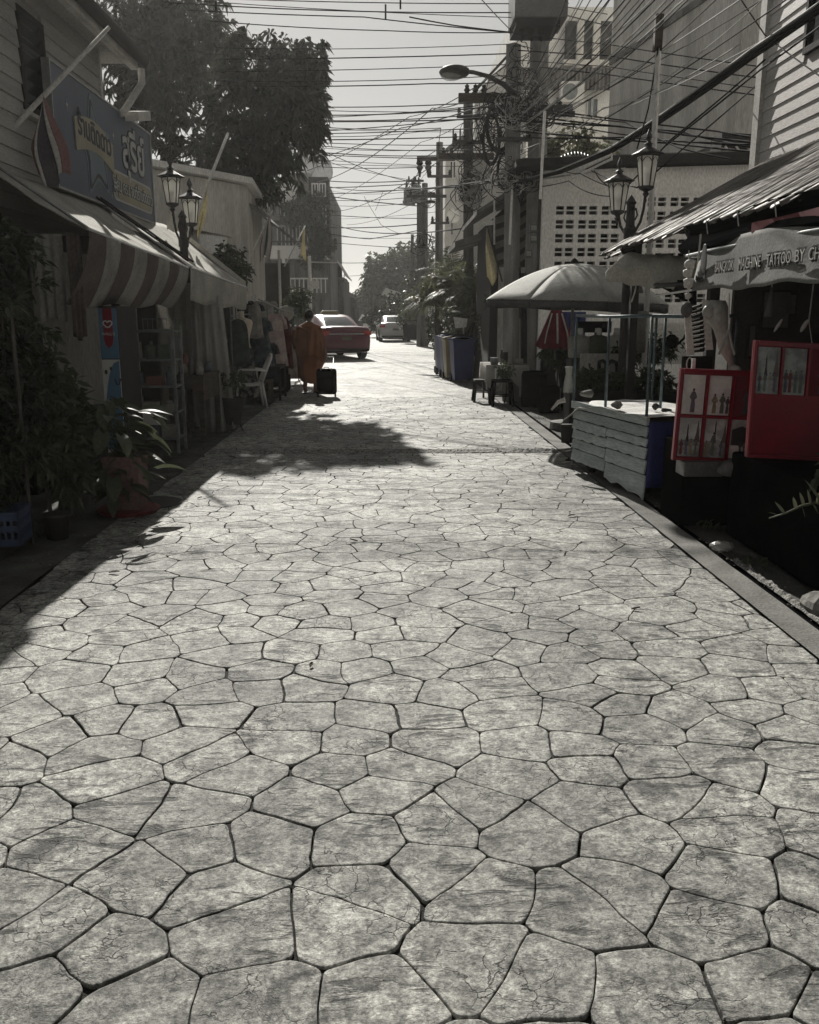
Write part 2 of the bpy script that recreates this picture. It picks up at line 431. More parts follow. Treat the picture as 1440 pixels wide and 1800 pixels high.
b = MB(); b.span((-60, 47.6, -.05), (-1.9, 52, .12)); tag(b.build('far_pavement_left', M_conc, origin=(0, 0, 0)), kind='structure')

# rough raised strip across the street
def barfn(u, v):
    x = XL + .05 + (XR - XL - .1) * u; y0 = Y_BAR + .03 * noise.noise(Vector((x * 2, 0, 0)))
    prof = math.sin(math.pi * min(1, max(0, v))) ** .6
    z = -.004 + prof * (.026 + .016 * noise.noise(Vector((x * 24, v * 6, 1))) + .012 * noise.noise(Vector((x * 60, v * 14, 5))))
    return (x, y0 + (v - .5) * .30, z)
b = MB(); b.grid(barfn, 420, 14); tag(b.build('cross_strip', M_rough, origin=(0, 0, 0)), kind='structure')

# left border: flush band, drain slot, raised pavement of the shops
b = MB(); b.grid(lambda u, v: (XL - .40 + .395 * u, -.4 + 30 * v, -.003 + .006 * noise.noise(Vector((u, v * 40, 0)))), 3, 60)
tag(b.build('left_gutter', M_conc_dirty, origin=(0, 0, 0)), kind='structure')
k = 0; y = -.4
kerb = MB(); kerb.span((XL - .405, -.4, -.05), (XL - .43, 29, .0)); 
lp = MB(); lp.span((-9, -2, -.06), (XL - .56, 29.0, .07)); left_pav = tag(lp.build('left_pavement', M_conc_dirty, origin=(0, 0, 0)), kind='structure')
while y < 29:
    L_ = .98
    m = MB(); m.box((XL - .485, y + L_ / 2, .015), (.135, L_ - .012, .15)); m.build('kerb_stone', M_conc_dirty, left_pav, bevel=.012); y += L_
# right border
b = MB(); b.grid(lambda u, v: (XR + .012 + .175 * u, -.4 + 30 * v, -.002 + .004 * noise.noise(Vector((u, v * 40, 4))) + .004 * noise.noise(Vector((u * 2, v * 160, 4)))), 3, 120)
tag(b.build('right_border', M_conc, origin=(0, 0, 0)), kind='structure')
b = MB(); b.grid(lambda u, v: (XR + .25 + 4.2 * u, -.4 + 30 * v, -.012 + .012 * noise.noise(Vector((u * 5, v * 30, 8)))), 20, 90)
tag(b.build('right_pavement', M_conc_dirty, origin=(0, 0, 0)), kind='structure')
# broken mortar edge beside the slot
def edgefn(u, v):
    y = 3.9 + 1.6 * v; n = noise.noise(Vector((y * 14, u * 3, 2)))
    return (XR + .245 + .045 * u + .012 * noise.noise(Vector((y * 9, 0, 3))), y, -.01 + .022 * math.sin(math.pi * u) * (1 + 1.4 * n))
b = MB(); b.grid(edgefn, 6, 300); tag(b.build('broken_mortar_edge', M_rough, origin=(0, 0, 0)), kind='structure')
# manhole cover on the left
mh = G(268, 884); b = MB(); b.lathe([(.25, -.01), (.25, .006), (.235, .012), (0.0, .013)], 28, (mh.x, mh.y, 0))
cover = b.build('manhole_cover', mat('cast iron', .05, .6, .03, scale=20, bump=.6), None, smooth=False)
tag(cover, 'round dark iron manhole cover in the shaded left gutter', 'manhole cover')
# ================================================================ MATERIALS used by many things
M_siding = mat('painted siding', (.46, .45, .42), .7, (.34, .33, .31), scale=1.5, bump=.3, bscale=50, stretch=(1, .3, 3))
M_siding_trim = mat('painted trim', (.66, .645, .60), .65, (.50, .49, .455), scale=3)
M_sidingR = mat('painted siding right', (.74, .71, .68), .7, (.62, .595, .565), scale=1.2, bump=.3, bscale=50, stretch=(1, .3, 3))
M_dark = mat('dark timber', (.026, .025, .023), .85, (.018, .017, .016), scale=5, bump=.5)
M_black = mat('black cloth', (.010, .010, .010), 1.0, (.005, .005, .006), scale=6, spec=.0)
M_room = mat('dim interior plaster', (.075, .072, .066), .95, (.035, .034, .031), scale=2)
M_wood = mat('old brown timber', (.10, .080, .062), .8, (.045, .036, .030), scale=4, bump=.6, stretch=(1, 1, 6), bscale=30)
M_metal = mat('painted steel', (.22, .24, .24), .5, (.12, .13, .13), scale=8, bump=.2, spec=.5)
M_iron = mat('black iron', (.022, .022, .023), .55, (.04, .036, .032), scale=14, bump=.4, spec=.5)
M_alu = mat('dull aluminium', (.45, .45, .44), .42, (.32, .32, .31), scale=10, metal=.8)
M_white = mat('chalky white paint', (.70, .69, .65), .7, (.52, .51, .47), scale=3)
M_plastic = mat('white plastic', (.72, .71, .68), .42, (.60, .59, .56), scale=4, fine=.1)
M_tarp = mat('awning canvas', (.72, .70, .63), .85, (.50, .485, .43), scale=2.2, bump=.5, bscale=60, transl=.30)
M_cloth = mat('thin white cloth', (.62, .61, .57), .9, (.46, .45, .42), scale=2.5, bump=.4, bscale=120, transl=.35)
M_stripe_d = mat('dark awning stripe', (.17, .135, .125), .9, (.11, .09, .083), scale=4, transl=.2)
M_stripe_l = mat('pale awning stripe', (.50, .485, .44), .9, (.34, .33, .30), scale=4, transl=.25)
M_wallc = mat('stained concrete wall', (.74, .715, .665), .9, (.42, .40, .37), scale=1.1, bump=.6, bscale=30, stretch=(1.6, 1.6, .25), lo=.40, hi=.70)
M_wallw = mat('whitewashed wall', (.87, .855, .815), .9, (.66, .645, .61), scale=1.0, bump=.4, bscale=40, stretch=(1, 1, .4), lo=.42, hi=.72)
M_walld = mat('grimy plaster', (.25, .243, .225), .9, (.11, .106, .098), scale=1.6, bump=.6, bscale=30, stretch=(1.5, 1.5, .35))
M_pole = mat('cast concrete pole', (.34, .33, .31), .9, (.19, .185, .175), scale=2.5, bump=.6, bscale=45, stretch=(2, 2, .4))
M_wire = mat('cable sheath', (.020, .020, .021), .85, (.03, .03, .031), scale=3, spec=.12)
M_wire_g = mat('grey cable sheath', (.58, .58, .56), .8, (.4, .4, .39), scale=3, spec=.2)  # pale tone also stands in for sunlight on the fan cables
M_rust = mat('rusty roofing sheet', (.26, .245, .225), .6, (.10, .085, .072), scale=3.5, bump=.4, stretch=(.5, 2, 1), metal=.25, spec=.4)
M_shed = mat('weathered roofing sheet', (.24, .235, .22), .6, (.11, .105, .10), scale=2.5, metal=.2, stretch=(1, 1, .6))
M_glassd = mat('dark window glass', (.02, .023, .026), .12, (.035, .04, .045), scale=2, spec=.6, fine=0)
M_red = mat('red enamel', (.21, .008, .020), .32, (.15, .006, .014), scale=4, spec=.5, fine=.12)
M_redcloth = mat('red umbrella cloth', (.22, .02, .035), .8, (.12, .012, .02), scale=7, transl=.25)
M_blue = mat('blue tarpaulin', (.022, .035, .16), .6, (.012, .020, .10), scale=3, bump=.4)
M_bluebin = mat('blue bin plastic', (.022, .030, .16), .5, (.015, .02, .10), scale=3, fine=.1)
M_yelbin = mat('yellow bin plastic', (.30, .255, .15), .5, (.22, .185, .11), scale=3, fine=.1)
M_teal = mat('teal painted post', (.10, .155, .165), .5, (.06, .09, .10), scale=12, bump=.3, fine=.3)
M_plank = mat('blue grey planks', (.60, .66, .66), .7, (.40, .45, .455), scale=2.2, bump=.6, bscale=22, stretch=(.6, .6, 5), rnd=.14)
M_leaf = mat('dark green leaf', (.062, .076, .044), .36, (.028, .036, .020), scale=3, spec=.5, transl=.25)
M_leaf2 = mat('mid green leaf', (.105, .120, .070), .5, (.060, .072, .042), scale=3, spec=.5, transl=.3)
M_leafmango = mat('mango leaf', (.080, .086, .064), .5, (.05, .054, .04), scale=2, spec=.45, transl=.3)
M_leafpale = mat('palm leaf', (.22, .225, .14), .5, (.12, .125, .08), scale=3, spec=.5, transl=.3)
M_bark = mat('grey bark', (.11, .10, .085), .95, (.05, .045, .04), scale=6, bump=1, bscale=20, stretch=(3, 3, .7))
M_pot = mat('dark pot', (.05, .045, .04), .7, (.03, .028, .026), scale=5)
M_terra = mat('faded pink planter', (.20, .125, .115), .8, (.13, .08, .075), scale=4, bump=.4)
M_stonegrey = mat('field stone', (.26, .255, .235), .9, (.12, .118, .11), scale=7, bump=1, bscale=30)
M_skin = mat('brown skin', (.17, .095, .06), .6, (.13, .07, .045), scale=6, fine=.05)
M_robe = mat('rust brown robe', (.30, .125, .060), .9, (.19, .08, .038), scale=3, bump=.4, bscale=150, transl=.12)
M_hair = mat('cropped black hair', (.012, .011, .010), .9, (.02, .018, .016), scale=40, bump=.6, bscale=200)
M_yellowflag = mat('pale yellow flag cloth', (.66, .61, .42), .85, (.55, .50, .33), scale=3, transl=.4)
M_flagred = mat('faded flag red', (.33, .19, .18), .85, (.25, .14, .13), scale=3, transl=.3)
M_flagwhite = mat('flag white', (.62, .60, .565), .85, (.50, .48, .455), scale=3, transl=.3)
M_flagblue = mat('flag dark blue', (.11, .10, .115), .85, (.08, .07, .085), scale=3, transl=.3)
M_clear = mat('clear plastic', (.62, .62, .58), .25, (.50, .50, .46), scale=5, alpha=.42, spec=.6, fine=0)
M_lglass = mat('frosted lantern glass', (.88, .87, .82), .3, (.78, .77, .72), scale=5, alpha=.80, spec=.5, fine=0, transl=.65)
M_rubber = mat('black rubber', (.012, .012, .012), .8, (.02, .02, .02), scale=9)

# ================================================================ KIT of plants
def leaves(name, pts, dirs, L, W, mat_, parent=None, droop=.25, seed=1, kind=None, jit=.3, ups=None):
    """many single leaves: each a folded four-cornered blade at pts growing along dirs"""
    r = np.random.RandomState(seed); n = len(pts)
    pts = np.asarray(pts, float); d = np.asarray(dirs, float); d /= np.linalg.norm(d, axis=1)[:, None] + 1e-9
    s = np.cross(d, r.normal(size=(n, 3))); s /= np.linalg.norm(s, axis=1)[:, None] + 1e-9
    nrm = np.cross(s, d)
    l = L * (1 + jit * r.uniform(-1, 1, n))[:, None]; w_ = W * (1 + jit * r.uniform(-1, 1, n))[:, None]
    g = np.array([0, 0, -1.0])
    mid = pts + d * l * .45 + nrm * w_ * .15; tip = pts + d * l + g * l * droop
    V = np.stack([pts, mid + s * w_ / 2, tip, mid - s * w_ / 2, ], 1).reshape(-1, 3)
    mm = (pts + tip) / 2 - nrm * w_ * .22
    V = np.concatenate([V.reshape(n, 4, 3), mm[:, None, :]], 1).reshape(-1, 3)
    b = np.arange(n) * 5
    F = np.concatenate([np.stack([b, b + 1, b + 4], 1), np.stack([b + 1, b + 2, b + 4], 1), np.stack([b + 2, b + 3, b + 4], 1), np.stack([b + 3, b, b + 4], 1)])
    o = npmesh(name, V, F, mat_, parent)
    if kind: o['kind'] = kind
    return o
def cloud(clumps, seed=1, shell=.55):
    """random points in ellipsoids [(centre, (rx,ry,rz), n)]; returns points and outward directions"""
    r = np.random.RandomState(seed); A = []; D = []
    for c, rad, n in clumps:
        v = r.normal(size=(n, 3)); v /= np.linalg.norm(v, axis=1)[:, None]
        q = (shell + (1 - shell) * r.uniform(0, 1, n)) ** 1.0
        q *= 1 + .18 * np.sin(v[:, 0] * 5 + c[0]) * np.cos(v[:, 2] * 4 + c[1])
        p = v * q[:, None] * np.array(rad) + np.array(c); A.append(p); D.append(v + r.normal(size=(n, 3)) * .7)
    return np.concatenate(A), np.concatenate(D)
def twigs(P_, D_, k=8, seed=1, spread=.9, back=.0):
    """expand every point to a rosette of k leaves"""
    r = np.random.RandomState(seed); n = len(P_)
    p = np.repeat(P_, k, 0) + r.normal(size=(n * k, 3)) * .02; d = np.repeat(D_ / (np.linalg.norm(D_, axis=1)[:, None] + 1e-9), k, 0) * .6 + r.normal(size=(n * k, 3)) * spread * .6
    return p, d
def limb(b, p, q, r0, r1, bend=.15, n=6, seed=0):
    rr = random.Random(seed); p, q = Vector(p), Vector(q); L = (q - p).length
    o = Vector((rr.uniform(-1, 1), rr.uniform(-1, 1), rr.uniform(-.3, .3))) * L * bend
    pts = [p.lerp(q, t / 6) + o * math.sin(math.pi * t / 6) for t in range(7)]
    b.tube(pts, [r0 + (r1 - r0) * t / 6 for t in range(7)], n)
    return pts
def broad_leaf(L, W, fold=.25, droop=.5, heart=.18):
    """one large leaf in local space: grows along +Y, drooping, heart shaped base"""
    b = MB(); nu, nv = 6, 7
    def f(u, v):
        t = v; wv = (math.sin(math.pi * min(1, t * .86 + .14)) ** .8) * (1 - .25 * t)
        if t > .86: wv *= (1 - t) / .14 * .9 + .1
        x = (u - .5) * W * wv; y = L * t - heart * L * (abs(u - .5) * 2) ** 1.5 * (1 - t) ** 3
        z = fold * abs(x) - droop * L * t * t * .6 + .012 * math.sin(t * 22) * (abs(u - .5) * 2)
        return (x, y, z)
    b.grid(f, nu, nv); return b
def place(b, M4):
    b.V = [tuple(M4 @ Vector(v)) for v in b.V]; return b
def frame_to(p, d, roll=0.0):
    d = Vector(d).normalized(); q = d.to_track_quat('Y', 'Z'); return Matrix.Translation(Vector(p)) @ q.to_matrix().to_4x4() @ Matrix.Rotation(roll, 4, 'Y')

# ================================================================ KIT of cloth
def drape(name, fn, nu, nv, mat_, parent=None, thick=(0, .004, 0), **k):
    b = MB(); b.grid(fn, nu, nv, thick); return b.build(name, mat_, parent, smooth=True, **k)
def garment(label, c, h, wt, wb, mat_, group=None, sleeves=True, seed=0, depth=.09, rz=0.0, mat2=None):
    """a dress or shirt on a hanger; c = hanger hook point"""
    rr = random.Random(seed); t = thing('hanging_garment', label, 'clothing', (c[0], c[1], c[2] - h), rz, group)
    ph = rr.uniform(0, 6); nf = rr.choice((5, 6, 7)); b = MB(); n = 28; rows = 9; vs = []
    for j in range(rows + 1):
        v = j / rows; w_ = wt + (wb - wt) * v ** 1.3; w_ *= (.62 + .38 * min(1, v * 6)); z = h - v * h
        for i in range(n):
            a = 2 * math.pi * i / n; f = 1 + .16 * v * math.sin(a * nf + ph) + .05 * v * math.sin(a * 11 + ph * 2)
            vs.append((math.cos(a) * w_ / 2 * f, math.sin(a) * depth * (.5 + .7 * v) * f, z + .02 * math.sin(a * 3 + ph) * v - (.03 * abs(math.cos(a)) if j == 0 else 0)))
    fs = [(j * n + i, (j + 1) * n + i, (j + 1) * n + (i + 1) % n, j * n + (i + 1) % n) for j in range(rows) for i in range(n)]
    b.add([(0, 0, 0)] * 0 + vs, fs); Mx = WM[t.name]; b.V = [tuple(Mx @ Vector(v)) for v in b.V]
    b.build('garment_body', mat_, t, smooth=True)
    if sleeves:
        for s in (-1, 1):
            m = MB(); m.tube([Mx @ Vector((s * wt * .36, 0, h - .04)), Mx @ Vector((s * wt * .62, 0, h * .86)), Mx @ Vector((s * wt * .70, .01, h * .70))], [.035, .04, .045], 8)
            m.build('sleeve', mat2 or mat_, t, smooth=True)
    m = MB(); m.tube([Mx @ Vector((0, 0, h + .09)), Mx @ Vector((.02, 0, h + .12)), Mx @ Vector((.03, 0, h + .07)), Mx @ Vector((0, 0, h + .03)), Mx @ Vector((wt * .4, 0, h - .02))], .004, 5)
    m.build('hanger', M_metal, t)
    return t
# ================================================================ LEFT HOUSE (nearest, with siding)
FX = -3.3                       # street face of the left house
YH0, YH1 = 3.0, 11.0
hl = thing('siding_house', 'grey clapboard house on the left above the striped shop awning', 'house', (FX - 1.2, 6.6, 0))
b = MB(); b.span((FX - .12, YH0, 2.6), (FX - .02, YH1, 5.6)); b.span((FX - 3.5, YH1 - .1, 2.6), (FX - .13, YH1, 5.6)); b.span((FX - 3.5, YH0, 2.45), (FX - .02, YH1, 2.58))
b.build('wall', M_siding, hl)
b0 = None
z = 2.66; i = 0
while z < 4.45:
    z0, z1 = z, z + .160
    # skip the window opening by splitting the board
    wz0, wz1 = 3.36, 4.22; segs = [(YH0, YH1 - .06)]
    if z1 > wz0 and z0 < wz1: segs = [(YH0, 8.66), (9.28, YH1 - .06)]
    for a, c in segs:
        m = MB(); m.prism([(FX - .015, a, z0), (FX + .022, a, z0), (FX + .004, a, z1), (FX - .015, a, z1)], (0, c - a, 0))
        m.build('siding_board', M_siding, hl)
    z += .150
m = MB(); m.span((FX - .02, YH1 - .055, 2.6), (FX + .035, YH1 + .02, 4.62)); m.build('corner_board', M_siding_trim, hl)
wn = MB(); wn.span((FX - .02, 8.67, 3.37), (FX - .012, 9.27, 4.21)); wn = wn.build('window', M_glassd, hl)
m = MB()
for a, c, d, e in ((8.66, 8.71, 3.36, 4.22), (9.23, 9.28, 3.36, 4.22), (8.71, 9.23, 3.36, 3.41), (8.71, 9.23, 4.17, 4.22)): m.span((FX - .01, a, d), (FX + .03, c, e))
m.build('frame', M_dark, wn)
for k in range(7):
    m = MB(); m.box((FX + .004, 8.97, 3.47 + k * .115), (.012, .49, .085), Matrix.Rotation(R(28), 3, 'Y')); m.build('louvre', M_glassd, wn)
m = MB(); m.span((FX - .02, 8.60, 3.30), (FX + .07, 9.34, 3.335)); m.build('sill', M_siding_trim, wn)
rf = MB(); rf.prism([(FX - 3.4, YH0, 5.75), (-2.92, YH0, 4.46), (-2.92, YH0, 4.54), (FX - 3.4, YH0, 5.86)], (0, YH1 + .6 - YH0, 0)); rf = rf.build('roof', M_dark, hl)
m = MB(); m.span((FX - .8, YH0, 4.46), (-2.96, YH1 + .55, 4.49)); m.build('soffit', M_siding, rf)
m = MB(); m.span((-3.06, YH0, 4.38), (-2.98, YH1 + .5, 4.46)); m.build('fascia_board', M_siding_trim, rf)
m = MB(); m.grid(lambda u, v: (-2.93 + .07 * math.cos(math.pi * u), YH0 + (YH1 + .6 - YH0) * v, 4.52 - .09 * math.sin(math.pi * u)), 8, 1, (0, 0, .006)); m.build('gutter', M_dark, rf, smooth=True)
dp = MB(); q0 = Vector((-2.97, YH1 + .6, 4.42)); 
dp.tube([q0, q0 + Vector((0, 0, -.16)), q0 + Vector((-.02, -.06, -.22)), Vector((-3.13, 11.35, 3.90)), Vector((-3.15, 11.25, 3.84))], .042, 8); dp.build('downpipe', M_siding_trim, rf, smooth=True)
m = MB(); m.box((-3.08, 11.75, 3.92), (.16, .60, .11), Matrix.Rotation(R(12), 3, 'X')); m.build('floodlight_box', M_siding_trim, hl)

# the shop underneath: dark room open to the street
sh = thing('shop_room', 'dark open shop room under the left striped awning', 'shop', (-4.4, 9.0, 0))
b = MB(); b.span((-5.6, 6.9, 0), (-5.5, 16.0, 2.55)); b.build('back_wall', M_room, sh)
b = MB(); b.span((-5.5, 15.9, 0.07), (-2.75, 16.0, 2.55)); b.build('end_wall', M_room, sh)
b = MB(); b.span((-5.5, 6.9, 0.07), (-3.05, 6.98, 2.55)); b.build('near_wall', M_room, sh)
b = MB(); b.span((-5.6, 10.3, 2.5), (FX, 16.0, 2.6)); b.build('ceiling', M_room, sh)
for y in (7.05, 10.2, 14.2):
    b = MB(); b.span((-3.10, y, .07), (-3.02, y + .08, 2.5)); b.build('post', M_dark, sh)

# ---------------------------------------------------------------- shop sign with the star
SX = -3.17; S0, S1, SZ0, SZ1 = 9.05, 12.6, 2.75, 3.86
M_signblue = mat('sign blue film', (.085, .105, .155), .45, (.060, .075, .12), scale=1.5, fine=.1)
M_signpale = mat('sign pale print', (.52, .53, .52), .5, (.44, .45, .44), scale=3, fine=.1)
M_signyel = mat('sign ochre print', (.37, .335, .24), .5, (.29, .26, .185), scale=3, fine=.1)
M_signsky = mat('sign light blue print', (.17, .22, .26), .5, (.12, .16, .2), scale=2, fine=.1)
M_signnavy = mat('sign navy print', (.020, .024, .045), .5, (.014, .016, .03), scale=2, fine=.1)
sg = thing('shop_sign', 'big blue shop sign board with a star emblem and white Thai lettering', 'sign', (SX, (S0 + S1) / 2, SZ0))
b = MB(); b.span((SX - .06, S0, SZ0), (SX, S1, SZ1)); b.build('board', M_signblue, sg)
b = MB()
for a, c, d, e in ((S0 - .02, S0, SZ0 - .02, SZ1 + .02), (S1, S1 + .02, SZ0 - .02, SZ1 + .02), (S0, S1, SZ1, SZ1 + .02), (S0, S1, SZ0 - .02, SZ0)): b.span((SX - .065, a, d), (SX + .012, c, e))
b.build('rim', M_alu, sg)
def sp(y, z, o=0.004): return (SX + o, y, z)
def star(cy, cz, ro, ri, o, m_, sy=1.0):
    pts = []
    for k in range(10):
        a = math.pi / 2 + math.pi * k / 5 + .12; r_ = ro if k % 2 == 0 else ri; pts.append(Vector((0, cy + math.cos(a) * r_ * sy, cz + math.sin(a) * r_)))
    # rounded tips
    res = []
    for k in range(10):
        p0, p1, p2 = pts[k - 1], pts[k], pts[(k + 1) % 10]
        for t in (0, .25, .5, .75, 1):
            a_, c_ = p1.lerp(p0, .28), p1.lerp(p2, .28); res.append(a_.lerp(p1, t).lerp(p1.lerp(c_, t), t))
    m = MB(); m.prism([(SX + .001, p.y, p.z) for p in res], (o, 0, 0)); m.build('star_emblem', m_, sg)
star(10.25, 3.28, .60, .30, .004, M_signsky, 1.05); star(10.25, 3.28, .54, .26, .007, M_signnavy, 1.05); star(10.25, 3.28, .47, .22, .010, M_signsky, 1.05)
# curved ribbon across the star
m = MB(); m.grid(lambda u, v: (SX + .014, 9.62 + 1.25 * u, 3.17 + .32 * v + .10 * math.sin(math.pi * u) - .06 * u), 14, 2, (-.012, 0, 0)); m.build('ribbon', M_signyel, sg)
text('lettering', 'ร้านติดดาว', .30, M_signnavy, sg, (SX + .016, 10.25, 3.41), (0, 1, -.05), (0, 0, 1), .002, squash=.86, offset=.006)
text('lettering', 'สุรีย์', .60, M_signnavy, sg, (SX + .003, 11.75, 3.46), (0, 1, 0), (0, 0, 1), .002, offset=.030)
text('lettering', 'สุรีย์', .60, M_signpale, sg, (SX + .008, 11.75, 3.46), (0, 1, 0), (0, 0, 1), .002, offset=.010)
def rrect(y0, y1, z0, z1, r, o, m_, nm='label_band'):
    pts = []
    for cy, cz, a0 in ((y1 - r, z1 - r, 0), (y0 + r, z1 - r, 90), (y0 + r, z0 + r, 180), (y1 - r, z0 + r, 270)):
        for k in range(6): a = R(a0 + k * 18); pts.append((SX + .001, cy + math.cos(a) * r, cz + math.sin(a) * r))
    m = MB(); m.prism(pts, (o, 0, 0)); m.build(nm, m_, sg)
rrect(10.82, 12.5, 2.84, 3.18, .10, .004, M_signpale); rrect(10.845, 12.475, 2.865, 3.155, .085, .007, M_signyel)
text('lettering', '#คุ้ม ครบ จบที่ร้านติดดาว', .20, M_signnavy, sg, (SX + .010, 11.66, 3.01), (0, 1, 0), (0, 0, 1), .002, squash=.84, offset=.010)
text('lettering', '#คุ้ม ครบ จบที่ร้านติดดาว', .20, M_signpale, sg, (SX + .014, 11.66, 3.01), (0, 1, 0), (0, 0, 1), .002, squash=.84, offset=.002)
for (y, z, s) in ((9.45, 3.56, .07), (10.95, 3.55, .07), (10.75, 2.87, .04), (12.35, 3.6, .03)):
    m = MB(); m.prism([(SX + .001, y + (s if k % 2 == 0 else s * .3) * math.sin(math.pi * k / 4) * .5, z + (s if k % 2 == 0 else s * .3) * math.cos(math.pi * k / 4)) for k in range(8)], (.004, 0, 0)); m.build('sparkle', M_signpale, sg)

# ---------------------------------------------------------------- awning
aw = thing('awning', 'long pale canvas awning with a striped front flap over the left shop', 'awning', (-2.9, 11, 2.2))
def awf(y0, y1, xf0, xf1, zf0, zf1, zt, sag, sd):
    def f(u, v):
        y = y0 + (y1 - y0) * u; xf = xf0 + (xf1 - xf0) * u; zf = zf0 + (zf1 - zf0) * u
        z = zt + (zf - zt) * v - sag * math.sin(math.pi * v) * (.6 + .4 * math.sin(u * 9 + sd)) + .012 * noise.noise(Vector((y * 5, v * 5, sd))) + .02 * noise.noise(Vector((y * 1.6, v * 2, sd)))
        return (-3.25 + (xf + 3.25) * v, y, z)
    return f
m = MB(); m.grid(awf(7.6, 10.5, -2.46, -2.30, 2.23, 2.08, 2.74, .05, 1), 34, 12, (0, 0, -.006)); m.build('canvas', M_tarp, aw, smooth=True)
m = MB(); m.grid(awf(10.53, 14.2, -2.28, -2.22, 2.09, 1.97, 2.80, .07, 4), 36, 12, (0, 0, -.006)); m.build('canvas', M_tarp, aw, smooth=True)
def flap(y0, y1, xf0, xf1, z0, z1, d0, d1, sd, back=.0, pl=0.0):
    def f(u, v):
        y = y0 + (y1 - y0) * u; x = xf0 + (xf1 - xf0) * u; z = z0 + (z1 - z0) * u; d = d0 + (d1 - d0) * u
        return (x + .02 * math.sin(y * 7 + sd) * v - back * v * v + pl * math.sin(y * 34) * v, y, z - d * v + .02 * math.sin(y * 5 + sd) * v)
    return f
ns = 8
for k in range(ns):
    u0, u1 = k / ns, (k + 1) / ns; ff = flap(7.6, 10.5, -2.44, -2.285, 2.235, 2.075, .62, .44, 2, .22)
    m = MB(); m.grid(lambda u, v: ff(u0 + (u1 - u0) * u, v), 6, 8, (-.004, 0, 0)); m.build('striped_flap', M_stripe_d if k % 2 == 0 else M_stripe_l, aw, smooth=True)
m = MB(); m.grid(flap(10.53, 14.2, -2.27, -2.21, 2.085, 1.965, .40, .34, 5, .02, .012), 90, 5, (-.004, 0, 0)); m.build('pleated_flap', M_tarp, aw, smooth=True)
m = MB(); m.grid(lambda u, v: (-3.2 + .97 * u, 14.2 + .03 * math.sin(u * 9), 2.82 - .82 * u * .95 - (.40 - .02 * u) * v + .0), 10, 4, (0, .005, 0)); m.build('end_flap', M_tarp, aw, smooth=True)
for y, xf, z in ((7.61, -2.44, 2.22), (10.51, -2.28, 2.07), (14.15, -2.22, 1.95)):
    m = MB(); m.tube([(-3.25, y, 2.78), (xf, y, z)], .014, 6); m.build('awning_arm', M_alu, aw)
m = MB(); m.tube([(-2.45, 7.55, 2.225), (-2.29, 10.5, 2.065)], .013, 6); m.build('front_rail', M_alu, aw)
m = MB(); m.tube([(-2.27, 10.53, 2.07), (-2.21, 14.22, 1.95)], .013, 6); m.build('front_rail', M_alu, aw)
# cords thrown over the canvas
for k, (a, c) in enumerate((((-3.2, 10.3, 2.80), (-2.27, 10.7, 2.12)), ((-3.2, 10.15, 2.79), (-2.28, 10.5, 2.12)))):
    m = MB(); a, c = Vector(a), Vector(c); m.tube([a.lerp(c, t / 8) + Vector((0, .03 * math.sin(t * 2 + k), .015)) for t in range(9)], .012, 5); tag(m.build('slack_cord', M_wire), ['far black cord over the pale awning beside the middle seam', 'near black cord over the pale awning beside the middle seam'][k], 'cord', 'cords lying over the left awning')

# hanging side cloths
def sheet(label, cat, name, x0, y0, x1, y1, zt, zb, mat_, fold=.03, nf=5, seed=0, bow=0.0, thick=(.004, 0, 0)):
    def f(u, v):
        w_ = math.sin(u * nf * 2 * math.pi + seed) * fold * (.4 + .6 * v) + .3 * fold * math.sin(u * nf * 5 + v * 4 + seed)
        L = Vector((x1 - x0, y1 - y0)); n = Vector((-L.y, L.x)).normalized()
        k = 1 + bow * (v - .5)
        return (x0 + (x1 - x0) * u * k + n.x * w_, y0 + (y1 - y0) * u * k + n.y * w_, zt + (zb - zt) * v + .02 * math.sin(u * 7 + seed) * v)
    b = MB(); b.grid(f, 40, 16, thick); o = b.build(name, mat_, None, smooth=True); return tag(o, label, cat)
sheet('long white cloth curtain hanging from the far half of the left awning to the ground', 'curtain', 'white_curtain', -2.58, 11.8, -2.13, 11.95, 1.78, .03, M_cloth, .05, 4, 1, .25, (0, .004, 0))
sheet('grey plastic sheet hanging behind the white curtain', 'plastic sheet', 'plastic_sheet', -3.1, 12.1, -2.55, 12.1, 1.95, .10, M_cloth, .04, 3, 3, 0, (0, .004, 0))
sheet('narrow dark cloth strip hanging at the near corner of the striped awning', 'cloth strip', 'cloth_strip', -2.64, 7.62, -2.56, 7.72, 2.2, 1.35, M_stripe_d, .02, 3, 2)
sheet('pale narrow cloth hanging beside the near awning corner', 'cloth strip', 'pale_cloth_strip', -2.95, 7.75, -2.72, 7.75, 2.2, 1.5, M_stripe_l, .02, 3, 5, 0, (0, .004, 0))

# ---------------------------------------------------------------- ice cream freezer (tall narrow side towards us)
M_fzblue = mat('freezer blue film', (.10, .20, .30), .35, (.08, .16, .25), scale=3, fine=.06)
M_fzwhite = mat('freezer white film', (.62, .62, .58), .35, (.52, .52, .48), scale=3, fine=.06)
fy = 8.15; fx0, fx1 = P(179, 640, fy).x, P(212, 640, fy).x
fz = thing('ice_cream_freezer', 'tall ice cream freezer with a blue and white side and a red heart badge', 'freezer', (fx0 + .1, 8.4, .0))
b = MB(); b.span((fx0 - .0, fy, .06), (fx1, fy + .62, 1.62)); b.build('cabinet', M_dark, fz, bevel=.012)
b = MB(); b.span((fx0 + .005, fy - .012, 1.16), (fx1 - .005, fy - .002, 1.60)); tp = b.build('blue_panel', M_fzblue, fz)
b = MB(); b.span((fx0 + .005, fy - .010, .30), (fx1 - .005, fy - .001, 1.15)); bp = b.build('white_panel', M_fzwhite, fz)
fcx = (fx0 + fx1) / 2
